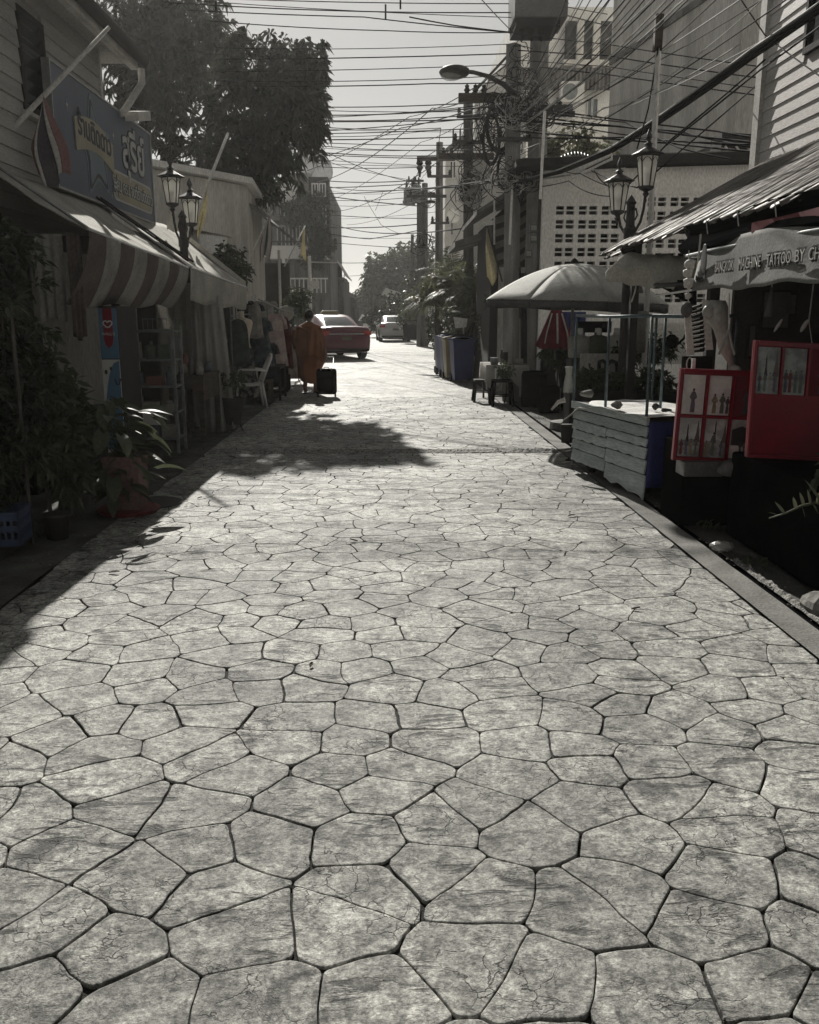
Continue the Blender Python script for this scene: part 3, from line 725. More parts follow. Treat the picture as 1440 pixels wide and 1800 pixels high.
m = MB(); m.prism([(fcx - .042, fy - .013, 1.60), (fcx - .042, fy - .013, 1.33), (fcx - .03, fy - .013, 1.28), (fcx, fy - .013, 1.25), (fcx + .03, fy - .013, 1.28), (fcx + .042, fy - .013, 1.33), (fcx + .042, fy - .013, 1.60)], (0, -.004, 0)); m.build('red_band', M_red, tp)
def heart(b, cx, cz, s, y, r):
    for sgn in (-1, 1):
        pts = []
        for k in range(14):
            a = math.pi * 2 * k / 13 * .80 + .25
            pts.append((cx + sgn * (s * .46 - math.cos(a) * s * .42 + (.0)), y, cz + math.sin(a) * s * .45 - (s * .3 if k > 11 else 0)))
        pts.append((cx, y, cz - s * .85))
        b.tube(pts, r, 5)
m = MB(); heart(m, fcx, 1.47, .045, fy - .022, .006); m.build('heart_logo', M_plastic, tp)
text('lettering', "WALL'S", .035, M_plastic, tp, (fcx, fy - .018, 1.375), (1, 0, 0), (0, 0, 1), .001)
m = MB(); m.prism([(fx1 - .006, fy - .011, 1.14)] + [(fx1 - .006 - .18 * (t / 8) ** .6, fy - .011, 1.14 - .75 * (t / 8) ** 1.7) for t in range(9)] + [(fx1 - .10, fy - .011, .31), (fx1 - .006, fy - .011, .31)], (0, -.004, 0)); m.build('blue_swoosh', M_fzblue, bp)
for zz, t_ in ((1.02, 'ICE'), (.96, 'CREAM')): text('lettering', t_, .05, M_fzwhite, bp, (fcx + .03, fy - .018, zz), (1, 0, .1), (-.1, 0, 1), .001) if False else None
m = MB(); m.blob((fcx - .045, fy - .014, 1.04), (.014, .004, .022), 8, 5); m.blob((fcx + .0, fy - .014, 1.07), (.012, .004, .018), 8, 5); m.build('print_spots', M_dark, bp)
m = MB(); m.tube([(fcx + .03, fy - .018, .98), (fcx + .045, fy - .018, .93), (fcx + .07, fy - .018, .93), (fcx + .08, fy - .018, .98)], .007, 5); m.tube([(fcx - .02, fy - .018, .80), (fcx + .0, fy - .018, .60), (fcx - .015, fy - .018, .45)], .006, 5); m.build('print_marks', M_dark, bp)

# ---------------------------------------------------------------- glass fronted shelf unit with goods
sf = thing('shelf_rack', 'dark metal shelf rack of goods inside the left shop', 'shelf', (-2.95, 9.6, .07))
X0, X1, Y0, Y1 = P(216, 700, 9.6).x, P(309, 700, 9.6).x, 9.6, 9.95
for x in (X0, X1):
    for y in (Y0, Y1): m = MB(); m.span((x - .015, y - .015, .07), (x + .015, y + .015, 1.42)); m.build('upright', M_metal, sf)
for z in (.22, .50, .78, 1.06, 1.36): m = MB(); m.span((X0, Y0, z), (X1, Y1, z + .02)); m.build('shelf', M_metal, sf)
rr = random.Random(3)
gm = [mat('goods %d' % i, c, .6, None, scale=6) for i, c in enumerate([(.30, .28, .25), (.12, .12, .13), (.22, .10, .08), (.15, .18, .2), (.34, .33, .30), (.1, .13, .1)])]
words = ['squat pale', 'small dark', 'reddish', 'grey blue', 'white', 'dull green']; ordn = ['leftmost', 'second from left', 'third from left', 'fourth from left', 'fifth from left', 'sixth from left', 'seventh from left', 'eighth from left']; lev = ['bottom', 'second', 'third', 'fourth', 'top']
for zi, z in enumerate((.24, .52, .80, 1.08)):
    x = X0 + .06; j = 0
    while x < X1 - .08:
        wv = rr.uniform(.10, .17); hv = rr.uniform(.08, .20); c = rr.randrange(6)
        m = MB(); yy = Y0 + .07
        if rr.random() < .5: m.box((x + wv / 2, yy + .05, z + hv / 2), (wv, .12, hv)); nm = 'box'
        else: m.lathe([(wv * .42, z), (wv * .45, z + hv * .7), (wv * .2, z + hv * .8), (wv * .2, z + hv)], 10, (x + wv / 2, yy + .05, 0)); nm = 'jar'
        tag(m.build('goods_' + nm, gm[c]), '%s %s, %s on the %s shelf of the dark rack' % (words[c], nm, ordn[j], lev[zi]), nm, 'goods on the dark shelf rack')
        x += wv + rr.uniform(.02, .05); j += 1
m = MB(); m.span((X0 + .25, Y0 + .02, 1.385), (X1 - .05, Y0 + .38, 1.39)); 
for k in range(14): m.bar((X0 + .26 + k * .05, Y0 + .02, 1.39), (X0 + .26 + k * .05, Y0 + .02, 1.50), .006)
m.bar((X0 + .25, Y0 + .02, 1.50), (X1 - .05, Y0 + .02, 1.50), .01); tag(m.build('wire_basket', M_metal), 'low wire basket standing on top of the shelf rack', 'basket')
m = MB(); m.box((X0 + .28, 9.55, .45), (.26, .03, .12)); tag(m.build('carton', M_fzwhite, bevel=.004), 'white flat carton leaning at the front of the shelf rack', 'carton')
# low cabinet between freezer and plants
m = MB(); m.span((-3.5, 7.35, .07), (-2.95, 7.75, 1.42)); cab = tag(m.build('wooden_cabinet', M_dark, bevel=.01), 'dark wooden cabinet behind the leafy plants near the freezer', 'cabinet')
for z in (.45, .75, 1.05):
    m = MB(); m.span((-3.44, 7.30, z), (-3.0, 7.345, z + .03)); m.build('ledge', M_wood, cab)
m = MB(); m.span((-3.28, 7.28, 1.06), (-3.12, 7.30, 1.42)); tag(m.build('paper_notice', M_stripe_l), 'pale paper notice pinned to the dark cabinet above the bushes', 'notice')

# ---------------------------------------------------------------- wooden table with wares
tb = thing('wooden_table', 'old brown wooden table with small wares beside the white curtain', 'table', (-2.62, 10.7, .07))
TX0, TX1, TY0, TY1, TZ = -2.58, -2.16, 10.4, 11.4, .86
m = MB(); m.span((TX0, TY0, TZ - .04), (TX1, TY1, TZ)); m.build('tabletop', M_wood, tb, bevel=.006)
for x in (TX0 + .04, TX1 - .04):
    for y in (TY0 + .04, TY1 - .04): m = MB(); m.span((x - .03, y - .03, .07), (x + .03, y + .03, TZ - .04)); m.build('leg', M_wood, tb)
m = MB(); m.span((TX0 + .02, TY0 + .015, TZ - .16), (TX1 - .02, TY0 + .045, TZ - .04)); m.build('apron', M_wood, tb)
m = MB(); m.span((TX1 - .045, TY0 + .05, TZ - .30), (TX1 - .015, TY1 - .05, TZ - .04)); m.build('drawer_front', M_wood, tb)
for k, (x, y, r_, h_, c) in enumerate(((-2.52, 10.5, .05, .18, 4), (-2.41, 10.52, .05, .12, 0), (-2.32, 10.5, .03, .2, 1), (-2.23, 10.52, .045, .10, 4), (-2.3, 10.8, .06, .14, 0), (-2.25, 11.15, .055, .12, 3), (-2.48, 10.9, .06, .22, 2))):
    m = MB(); m.lathe([(r_, TZ), (r_ * 1.05, TZ + h_ * .6), (r_ * .6, TZ + h_ * .8), (r_ * .6, TZ + h_)], 12, (x, y, 0))
    tag(m.build('ware_jar', gm[c], smooth=True), ['tall pale jar at the near left corner of the wooden table', 'squat pale jar second along the near edge of the table', 'slim dark bottle near the middle of the wooden table front', 'low white pot at the near right corner of the wooden table', 'wide pale tin halfway along the wooden table', 'grey tin at the far end of the wooden table', 'large reddish jar at the back of the wooden table'][k], 'jar')

# ---------------------------------------------------------------- greenery along the left edge
def bush(name, label, clumps, L, W, m_, seed, droop=.3, k=6, stem=None):
    t = thing(name, label, 'bush', (clumps[0][0][0], clumps[0][0][1], 0))
    p, d = cloud(clumps, seed, .35); p, d = twigs(p, d, k, seed); leaves('foliage', p, d, L, W, m_, t, droop, seed, kind=None)
    b = MB()
    for i, (c, r_, n) in enumerate(clumps): limb(b, (clumps[0][0][0] + .05 * i, clumps[0][0][1], 0.02), c, .018, .006, .12, 5, seed + i)
    b.build('stem', M_bark, t); return t
bush('leafy_bush', 'dense dark bush filling the left edge below the awning corner', [((-2.95, 6.1, 1.75), (.55, .5, .35), 420), ((-3.05, 6.6, 1.35), (.55, .5, .4), 420), ((-2.70, 6.35, 1.98), (.28, .35, .20), 170), ((-3.3, 6.2, 2.15), (.5, .5, .3), 240)], .085, .032, M_leaf, 3, k=7)
bush('leafy_bush', 'low dark fern like bush behind the blue crate at the left edge', [((-2.75, 5.95, .62), (.38, .45, .34), 330), ((-2.95, 5.9, 1.0), (.4, .45, .35), 330), ((-2.62, 6.35, .95), (.28, .3, .25), 160)], .075, .022, M_leaf, 8, k=8)
bush('leafy_bush', 'bushy shrub crowding against the pink planter from the left', [((-2.55, 6.75, .80), (.26, .3, .34), 200), ((-2.70, 6.8, 1.05), (.28, .3, .25), 160)], .10, .045, M_leaf2, 15, k=6)
bush('leafy_bush', 'small glossy bush between the blue crate and the pink planter', [((-2.50, 6.45, .62), (.22, .25, .22), 170), ((-2.42, 6.6, .36), (.16, .2, .14), 80)], .11, .035, M_leaf2, 13, k=6)
# spiky plant at the left edge
t = thing('spiky_plant', 'spiky long leaved plant poking out at the far left', 'plant', (-2.85, 6.05, 0))
rr = random.Random(4); c0 = P(18, 535, 6.0)
for k in range(26):
    a = rr.uniform(0, 6.28); e = rr.uniform(-.3, .75); d = Vector((math.cos(a) * math.cos(e), math.sin(a) * math.cos(e) * .6, math.sin(e))); L_ = rr.uniform(.18, .32); s = d.cross(Vector((0, 0, 1))).normalized() * .006
    q = c0 + d * L_ + Vector((0, 0, -.04)); m = MB(); m.add([c0 - s, c0 + s, c0.lerp(q, .5) + s * 1.4 + Vector((0, 0, .02)), q, c0.lerp(q, .5) - s * 1.4 + Vector((0, 0, .02))], [(0, 1, 2, 4), (4, 2, 3)]); m.build('blade', M_leafpale, t)
m = MB(); m.tube([(c0.x, c0.y, 0), tuple(c0)], .012, 6); m.build('stem', M_bark, t)
# big-leaved plant in the pink planter
t = thing('potted_plant', 'big leaved plant in a faded pink planter at the left kerb', 'potted plant', (-2.3, 7.0, 0))
px_ = P(220, 850, 6.95).x
m = MB(); m.lathe([(.17, .0), (.17, .03), (.20, .40), (.215, .42), (.215, .45), (.19, .45), (.18, .38), (0, .37)], 4, (px_, 7.0, .02), Matrix.Rotation(R(45), 3, 'Z')); m.build('planter', M_terra, t, bevel=.01)
m = MB(); m.lathe([(.22, 0), (.25, .035), (.23, .04)], 16, (px_, 7.0, .0)); m.build('saucer', mat('red saucer', (.20, .04, .04), .6), t)
rr = random.Random(9)
pc = P(192, 775, 6.9)
for k in range(120):
    a = rr.uniform(0, 6.283); rad = rr.uniform(.03, .34); hz = rr.uniform(-.42, .36) * (1.15 - rad)
    c = Vector((pc.x + math.cos(a) * rad * 1.1, pc.y + math.sin(a) * rad * .8, pc.z + hz)); d = Vector((math.cos(a), math.sin(a) * .7, rr.uniform(-.75, .25)))
    L_ = rr.uniform(.12, .22); bl = broad_leaf(L_, L_ * .62, .3, rr.uniform(.3, .8)); place(bl, frame_to(c, d, rr.uniform(-.4, .4))); bl.build('leaf', M_leaf2, t, smooth=True)
    if k % 3 == 0: m = MB(); m.tube([(px_ + rr.uniform(-.05, .05), 7.0, .40), tuple((Vector((px_, 7, .40)) + c) / 2 + Vector((0, 0, .06))), tuple(c)], .006, 5); m.build('stalk', M_leaf2, t)
# long arching leaf in front
bl = broad_leaf(.46, .09, .3, .7, 0); place(bl, frame_to(P(128, 700, 6.9), (1, .1, .05))); bl.build('arching_leaf', M_leafpale, t, smooth=True)
# blue crate
M_crate = mat('blue crate plastic', (.055, .075, .14), .5, (.04, .055, .10), scale=4, fine=.1)
def crate(label, c, s, rz, m_):
    t = thing('plastic_crate', label, 'crate', c, rz); Mx = WM[t.name]; sx, sy, sz = s
    b = MB(); b.span((-sx / 2, -sy / 2, 0), (sx / 2, sy / 2, .015)); place(b, Mx); b.build('base', m_, t)
    for (a, c_, ax) in (((-sx / 2, -sy / 2), (sx / 2, -sy / 2), 0), ((-sx / 2, sy / 2), (sx / 2, sy / 2), 0), ((-sx / 2, -sy / 2), (-sx / 2, sy / 2), 1), ((sx / 2, -sy / 2), (sx / 2, sy / 2), 1)):
        b = MB(); n = 9
        for z in (.03, sz * .55, sz - .03): b.bar((*a, z), (*c_, z), .012, .035)
        for k in range(n + 1):
            x = a[0] + (c_[0] - a[0]) * k / n; y = a[1] + (c_[1] - a[1]) * k / n; b.bar((x, y, .0), (x, y, sz), .014)
        b.bar((*a, sz), (*c_, sz), .024, .014)
        place(b, Mx); b.build('crate_side', m_, t)
    return t
crate('dark blue plastic crate on the ground at the left kerb', (-2.62, 5.78, .07), (.36, .30, .22), R(8), M_crate)
crate('low black tray at the bottom left in front of the blue crate', (-2.78, 5.15, .07), (.34, .30, .10), R(4), M_black)
m = MB(); m.lathe([(.07, 0), (.09, .16), (.10, .165), (.10, .18), (.085, .18)], 12, (-2.36, 6.15, .0)); tag(m.build('flower_pot', M_pot, smooth=True), 'small dark empty pot between crate and planter', 'pot')
# ================================================================ LAMP POSTS with two lanterns
def lamp_post(label, base, rz, ztop, ls=.78):
    t = thing('street_lamp', label, 'street lamp', base, rz, 'ornate twin lantern street lamps'); Mx = WM[t.name]
    def bd(b, n, m_, par=None, **k): place(b, Mx); return b.build(n, m_, par or t, **k)
    b = MB(); b.lathe([(.13, 0), (.13, .12), (.09, .18), (.07, .5), (.055, .6), (.055, ztop - .42), (.068, ztop - .40), (.068, ztop - .30), (.05, ztop - .28), (.045, ztop - .05), (.06, ztop - .03), (.03, ztop + .02), (0, ztop + .06)], 12); bd(b, 'post', M_iron, smooth=False)
    def sc_(bb, cx, zc): bb.V = [(cx + (v[0] - cx) * ls, v[1] * ls, zc + (v[2] - zc) * ls) for v in bb.V]; return bb
    for s in (-1, 1):
        zc = ztop + (-.10 if s > 0 else .08)       # bottom of the lantern
        b = MB(); cx = .33 * s
        b.tube([(.05 * s, 0, ztop - .25), (.14 * s, 0, ztop - .33), (.24 * s, 0, ztop - .25), (.30 * s, 0, ztop - .12), (cx, 0, zc)], .016, 6)
        b.tube([(.05 * s, 0, ztop - .12), (.12 * s, 0, ztop - .10), (.16 * s, 0, ztop - .17), (.11 * s, 0, ztop - .22)], .010, 5)
        bd(b, 'arm', M_iron)
        lb = MB(); lb.lathe([(.0, zc - .20), (.018, zc - .16), (.012, zc - .12), (.045, zc - .07), (.03, zc - .04), (.10, zc), (.105, zc + .03), (.09, zc + .035)], 6, (cx, 0, 0)); L_ = bd(sc_(lb, cx, zc), 'lantern', M_iron)
        g = MB(); g.lathe([(.088, zc + .03), (.145, zc + .42)], 6, (cx, 0, 0)); bd(sc_(g, cx, zc), 'lantern_glass', M_lglass, L_)
        fr = MB()
        for k in range(6):
            a = 2 * math.pi * k / 6; fr.bar((cx + .092 * math.cos(a), .092 * math.sin(a), zc + .02), (cx + .150 * math.cos(a), .150 * math.sin(a), zc + .43), .014)
            a2 = a + math.pi / 3; fr.bar((cx + .150 * math.cos(a), .150 * math.sin(a), zc + .42), (cx + .150 * math.cos(a2), .150 * math.sin(a2), zc + .42), .016)
            pts = [(cx + .138 * (math.cos(a) * (1 - u) + math.cos(a2) * u), .138 * (math.sin(a) * (1 - u) + math.sin(a2) * u), zc + .33 + .07 * math.sin(math.pi * u)) for u in (0, .25, .5, .75, 1)]
            fr.tube(pts, .006, 4)
        bd(sc_(fr, cx, zc), 'lantern_frame', M_iron, L_)
        rf = MB(); rf.lathe([(.215, zc + .43), (.225, zc + .445), (.20, zc + .46), (.10, zc + .51), (.05, zc + .535), (.045, zc + .565), (.065, zc + .575), (.03, zc + .595), (.02, zc + .615), (.045, zc + .66), (.035, zc + .70), (.0, zc + .78)], 6, (cx, 0, 0)); bd(sc_(rf, cx, zc), 'lantern_cap', M_iron, L_)
        bu = MB(); bu.lathe([(.02, zc + .05), (.02, zc + .12), (.035, zc + .17), (.03, zc + .24), (0, zc + .27)], 8, (cx, 0, 0)); bd(sc_(bu, cx, zc), 'bulb', M_dark, L_)
    return t
pl = P(320, 370, 12.3)
lamp_post('ornate black twin lantern street lamp rising behind the left awning', (pl.x, 12.3, 0), R(82), pl.z - .05)

# ================================================================ SECOND LEFT BUILDING (grey concrete wall)
A = P(262, 302, 16.3); B_ = P(433, 338, 18.4)
t = thing('concrete_house', 'low grey concrete house with white roof ledge behind the left awning', 'house', (A.x, A.y, 0))
b = MB(); d = Vector((B_.x - A.x, B_.y - A.y, 0)); b.prism([(A.x - 1.5 * d.x, A.y - 1.5 * d.y, 0), (B_.x, B_.y, 0), (B_.x, B_.y, 4.0), (A.x - 1.5 * d.x, A.y - 1.5 * d.y, 4.0)], (-.3, 4.5, 0)); b.build('wall', M_wallc, t)
b = MB(); b.prism([(A.x - 1.5 * d.x, A.y - 1.5 * d.y - .2, 4.02), (B_.x + .15, B_.y - .15, 4.02), (B_.x + .15, B_.y - .15, 4.13), (A.x - 1.5 * d.x, A.y - 1.5 * d.y - .2, 4.13)], (-.3, 4.9, 0)); b.build('roof_slab', M_wallw, t)
b = MB(); q0, q1 = P(330, 403, 16.9), P(408, 418, 18.0); b.prism([q0, q1, q1 + Vector((0, 0, .16)), q0 + Vector((0, 0, .16))], (0, -.5, 0)); b.build('canopy_ledge', M_wallc, t)
# blue-white dragon-like mural panel under the ledge is left as a plain white painted panel
q0, q1 = P(352, 448, 16.7), P(400, 452, 17.3); b = MB(); b.prism([q0, q1, q1 + Vector((0, 0, .36)), q0 + Vector((0, 0, .36))], (0, .03, 0)); tag(b.build('painted_panel', M_wallw), 'small white painted panel on the grey wall above the awning end', 'panel')
# sloping cloth roof beside it
q = [P(435, 330, 18.4), P(500, 405, 20.5)]
b = MB(); b.grid(lambda u, v: Vector((q[0].x, q[0].y, q[0].z)).lerp(Vector((q[1].x, q[1].y, q[1].z)), v) + Vector((-.25 * (1 - v), 4.0 * u, .06 * math.sin(v * 3.1) * -1)), 10, 10, (0, 0, -.05)); o = b.build('cloth_canopy', M_walld, None, smooth=True); tag(o, 'sagging grey cloth canopy sloping down beside the concrete house', 'canopy')
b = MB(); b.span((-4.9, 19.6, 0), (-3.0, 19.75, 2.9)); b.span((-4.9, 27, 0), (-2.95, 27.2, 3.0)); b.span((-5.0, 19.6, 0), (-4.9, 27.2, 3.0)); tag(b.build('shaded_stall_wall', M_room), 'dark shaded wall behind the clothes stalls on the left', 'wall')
for x, y in ((P(432, 500, 19.5).x, 19.5), (P(492, 500, 23).x, 23.0)):
    b = MB(); b.tube([(x, y, 0), (x, y, 3.1)], .035, 8); tag(b.build('canopy_post', M_wallw), 'pale thin post holding up the %s end of the cloth canopy' % ('near' if y < 20 else 'far'), 'post')

# ================================================================ FLAGS
def flag(label, p, q, at, cloth, bands, seed=0, group=None, r=.014, pm=None):
    """pole from p to q; the cloth hangs limp and folded from the pole: cloth = (width, drop, lean)"""
    t = thing('flag', label, 'flag', (p[0], p[1], p[2]), 0, group); p, q = Vector(p), Vector(q)
    b = MB(); b.tube([p, p.lerp(q, .5), q], [r, r * .9, r * .7], 7); b.build('flagpole', pm or M_white, t, smooth=True)
    top = p.lerp(q, at); W_, D_, lean = cloth; n = len(bands); side = (q - p); side.z = 0; side.normalize(); slope = (q.z - p.z) / max(.01, (q - p).xy.length)
    for k, m_ in enumerate(bands):
        def f(u, v):
            uu = (k + u) / n; w_ = W_ * (.10 + .90 * min(1, v * 1.5) ** .8) * (1 - .22 * max(0, v - .6)); o = (uu - .62) * w_ + lean * v
            fold = math.sin(uu * 13 + seed) * .06 * W_ * 2 * min(1, v * 2) + .03 * math.sin(v * 5 + seed + uu * 3)
            z = top.z - D_ * v * (1 - .10 * math.cos(uu * 6 + seed)) + (o * slope * (1 - v) ** 3)
            return (top.x + side.x * o + .35 * fold, top.y + side.y * o + fold - .02, z)
        b = MB(); b.grid(f, 6, 16, (0, .003, 0)); b.build('flag_cloth', m_, t, smooth=True)
    return t
TH = [M_flagred, M_flagwhite, M_flagblue, M_flagblue, M_flagwhite, M_flagred]
flag('faded Thai national flag hanging limp from a diagonal white pole on the left house', P(-12, 262, 8.3), P(192, 48, 9.0), .42, (.30, .70, .06), TH, 1, 'flags on diagonal poles', .026)
flag('yellow flag rolled round a diagonal pole behind the left street lamp', P(330, 412, 13.3), P(401, 234, 14.0), .52, (.10, .75, -.24), [M_yellowflag], 2, 'flags on diagonal poles', .028)
flag('Thai national flag hanging from a thin leaning pole above the clothes stalls', P(430, 470, 17.5), P(479, 370, 18.0), .9, (.30, .80, -.12), TH, 3, 'flags on diagonal poles', .014)
flag('yellow flag hanging in front of the dark balcony house', P(500, 468, 24), P(537, 397, 25), .93, (.30, .78, .0), [M_yellowflag], 5, 'flags on diagonal poles', .018)
sheet('small pale cloth hanging beside the left street lamp', 'cloth', 'hanging_cloth', *P(292, 380, 12.4)[:2], *P(318, 380, 12.4)[:2], P(0, 375, 12.4).z, P(0, 405, 12.4).z, M_cloth, .02, 2, 1, 0, (0, .004, 0))

# ================================================================ CLOTHES STALLS
cl = [mat('garment %d' % i, c, .9, c2, scale=9, bump=.4, bscale=60, transl=.15, lo=.45, hi=.55) for i, (c, c2) in enumerate([
    ((.12, .15, .16), (.045, .065, .075)), ((.55, .45, .42), (.40, .31, .29)), ((.12, .035, .035), (.07, .02, .02)), ((.42, .39, .35), (.28, .26, .23)),
    ((.02, .022, .026), (.25, .24, .22)), ((.07, .09, .075), (.035, .05, .04)), ((.09, .07, .05), (.05, .04, .03)), ((.035, .04, .06), (.02, .022, .03)),
    ((.45, .43, .38), (.33, .31, .28))])]
rows = [  # px of hook, py of hook, depth y, h, wt, wb, cloth, label
 (455, 556, 16.0, .85, .34, .52, 0, 'dark teal patterned dress hanging between the mannequin and the pink dress'),
 (482, 550, 17.2, 1.0, .30, .42, 1, 'pale pink dress hanging nearest the street on the clothes stall'),
 (497, 556, 18.6, 1.05, .30, .36, 2, 'deep red dress hanging behind the pink dress'),
 (511, 585, 19.6, .95, .26, .34, 3, 'beige shirt dress hanging beside the monk'),
 (519, 582, 20.6, .95, .26, .34, 6, 'brown long skirt hanging behind the monk'),
 (418, 560, 14.9, .75, .30, .36, 5, 'dull green shirt hanging behind the white curtain edge'),
 (441, 532, 17.6, .55, .34, .38, 7, 'dark blue top hanging high above the mannequin'),
 (466, 528, 18.5, .40, .34, .36, 8, 'cream blouse hanging high above the teal dress'),
 (409, 590, 15.3, .75, .28, .40, 4, 'black and white patterned skirt at the left end of the stall'),
 (503, 540, 21, .45, .3, .3, 0, 'grey green blouse hanging high at the far end of the stall'),
 (470, 600, 16.6, .75, .26, .36, 7, 'dark blue trousers hanging low under the blouse'),
 (447, 530, 15.9, .62, .22, .30, 3, 'beige narrow dress hanging under the awning corner')]
for i, (px, py, y, h, wt, wb, c, lab) in enumerate(rows):
    q = P(px, py, y); garment(lab, (q.x, q.y, q.z), min(h, q.z - .1), wt, wb, cl[c], 'garments hanging on the left stalls', i % 3 != 2, i, .045, R((i * 37) % 50 - 25))
b = MB(); b.tube([P(405, 556, 14.6), P(486, 546, 18.0)], .014, 6); b.tube([P(455, 526, 16.2), P(522, 556, 21.5)], .014, 6)
for px, y in ((405, 14.6), (470, 17), (522, 21.5)): q = P(px, 550, y); b.tube([(q.x, y, 0), (q.x, y, q.z + .1)], .014, 6)
tag(b.build('clothes_rail', M_metal, origin=(-2.7, 17, 0)), 'thin steel rail frame carrying the hanging clothes', 'clothes rail')
# mannequin torso with patterned skirt
q = P(430, 690, 15.2); zt = P(430, 547, 15.2).z; t = thing('mannequin', 'headless cream mannequin torso in a black and white patterned skirt', 'mannequin', (q.x, q.y, 0)); Mx = Matrix.Translation((q.x, q.y, 0))
M_mann = mat('cream mannequin plastic', (.60, .53, .42), .5, (.50, .44, .35), scale=2, fine=.05)
b = MB(); n = 20; prof = [(-.0, .045, .045, zt), (.0, .045, .045, zt - .10), (.0, .17, .075, zt - .145), (.0, .185, .09, zt - .20), (.02, .155, .115, zt - .30), (.01, .135, .11, zt - .38), (0, .115, .085, zt - .48), (0, .13, .09, zt - .56), (0, .165, .105, zt - .66)]
vs = [(math.cos(2 * math.pi * i / n) * rx, yo - math.sin(2 * math.pi * i / n) * ry, z) for yo, rx, ry, z in prof for i in range(n)]
b.add(vs, [(j * n + i, (j + 1) * n + i, (j + 1) * n + (i + 1) % n, j * n + (i + 1) % n) for j in range(len(prof) - 1) for i in range(n)] + [tuple(range(n))]); 
b.blob((-.065, -.10, zt - .29), (.06, .05, .055), 10, 6); b.blob((.065, -.10, zt - .29), (.06, .05, .055), 10, 6)
place(b, Mx); b.build('torso', M_mann, t, smooth=True)
b = MB(); vs = []; m_ = 8
for j in range(m_ + 1):
    v = j / m_; z = zt - .60 - v * .82
    for i in range(n): a = 2 * math.pi * i / n; f = 1 + .12 * v * math.sin(a * 6); vs.append((math.cos(a) * (.16 + .08 * v) * f, math.sin(a) * (.11 + .07 * v) * f, z))
b.add(vs, [(j * n + i, (j + 1) * n + i, (j + 1) * n + (i + 1) % n, j * n + (i + 1) % n) for j in range(m_) for i in range(n)]); place(b, Mx); b.build('skirt', cl[4], t, smooth=True)
b = MB(); b.tube([(0, 0, .02), (0, 0, .5)], .015, 6); b.lathe([(.16, 0), (.15, .02), (.02, .03)], 12); place(b, Mx); b.build('stand', M_metal, t)
# round sun hat / fan on a stick
q = P(503, 550, 20.2); b = MB(); b.lathe([(.0, .05), (.10, .05), (.13, .0), (.17, -.03), (.175, -.035)], 20, (0, 0, 0)); place(b, Matrix.Translation(q) @ Matrix.Rotation(R(75), 4, 'X')); tag(b.build('straw_hat', M_stripe_l, smooth=True), 'round pale straw hat hanging above the monk', 'hat')
for k, (px, py, y, m_, lab) in enumerate(((441, 532, 15.8, cl[7], 'dark cap hanging on the rail left of the teal dress'), (508, 572, 19, M_white, 'small white trinkets hanging under the straw hat'))):
    q = P(px, py, y); b = MB(); b.blob((q.x, q.y, q.z), (.055, .05, .035), 10, 6, lambda v: .15 * math.sin(v.x * 7) * math.cos(v.z * 5)); tag(b.build(('cap', 'trinket_bundle')[k], m_, smooth=True), lab, ('cap', 'trinkets')[k])
# white plastic chair
def plastic_chair(label, loc, rz, m_, s=1.0):
    t = thing('plastic_chair', label, 'chair', loc, rz); Mx = WM[t.name] @ Matrix.Scale(s, 4)
    def bd(b, n, **k): place(b, Mx); return b.build(n, m_, t, smooth=True, **k)
    b = MB(); b.grid(lambda u, v: ((u - .5) * .44, -.22 + .44 * v, .42 + .012 * math.cos((u - .5) * 5) - .02 * math.sin(v * 3)), 10, 10, (0, 0, -.025)); bd(b, 'seat')
    for k in range(7):
        x = -.17 + k * .057
        b = MB(); b.grid(lambda u, v: (x + (u - .5) * .034 * (1), .21 + .16 * v + .03 * math.cos(x * 8), .44 + .40 * v), 2, 6, (0, .012, 0)); bd(b, 'back_slat')
    b = MB(); b.tube([(-.23, .20, .42), (-.24, .28, .62), (-.20, .37, .82), (-.1, .39, .88), (.1, .39, .88), (.20, .37, .82), (.24, .28, .62), (.23, .20, .42)], .018, 6); bd(b, 'back_frame')
    for s_ in (-1, 1):
        b = MB(); b.tube([(s_ * .24, .27, .62), (s_ * .26, .1, .64), (s_ * .265, -.14, .645), (s_ * .25, -.21, .61)], .02, 6); bd(b, 'armrest')
        b = MB(); b.tube([(s_ * .25, -.21, .62), (s_ * .235, -.20, .4), (s_ * .26, -.24, 0)], [.02, .026, .018], 6); bd(b, 'leg')
        b = MB(); b.tube([(s_ * .22, .20, .42), (s_ * .26, .27, 0)], [.026, .018], 6); bd(b, 'leg')
    return t
q = G(452, 712, .04); plastic_chair('white plastic armchair in front of the clothes stall', (q.x - .12, 15.1, .01), R(-75), M_plastic)
# small potted plant by the curtain
q = Vector((-2.12, 12.0, 0)); t = thing('potted_plant', 'small shrub in a dark pot standing at the foot of the white curtain', 'potted plant', q)
b = MB(); b.lathe([(.10, .10), (.15, .42), (.165, .43), (.165, .46), (.14, .46), (.13, .42), (0, .41)], 14, q); b.build('pot', M_pot, t, smooth=False)
b = MB(); 
for a in (0, 1, 2): b.tube([q + Vector((.08 * math.cos(a * 2.1), .08 * math.sin(a * 2.1), .12)), q + Vector((.13 * math.cos(a * 2.1), .13 * math.sin(a * 2.1), 0))], .01, 5)
b.build('pot_stand', M_iron, t)
p_, d_ = cloud([((q.x, q.y, .68), (.20, .18, .17), 70)], 4, .2); p_, d_ = twigs(p_, d_, 5, 4); leaves('foliage', p_, d_, .06, .03, M_leaf2, t, .2, 4)
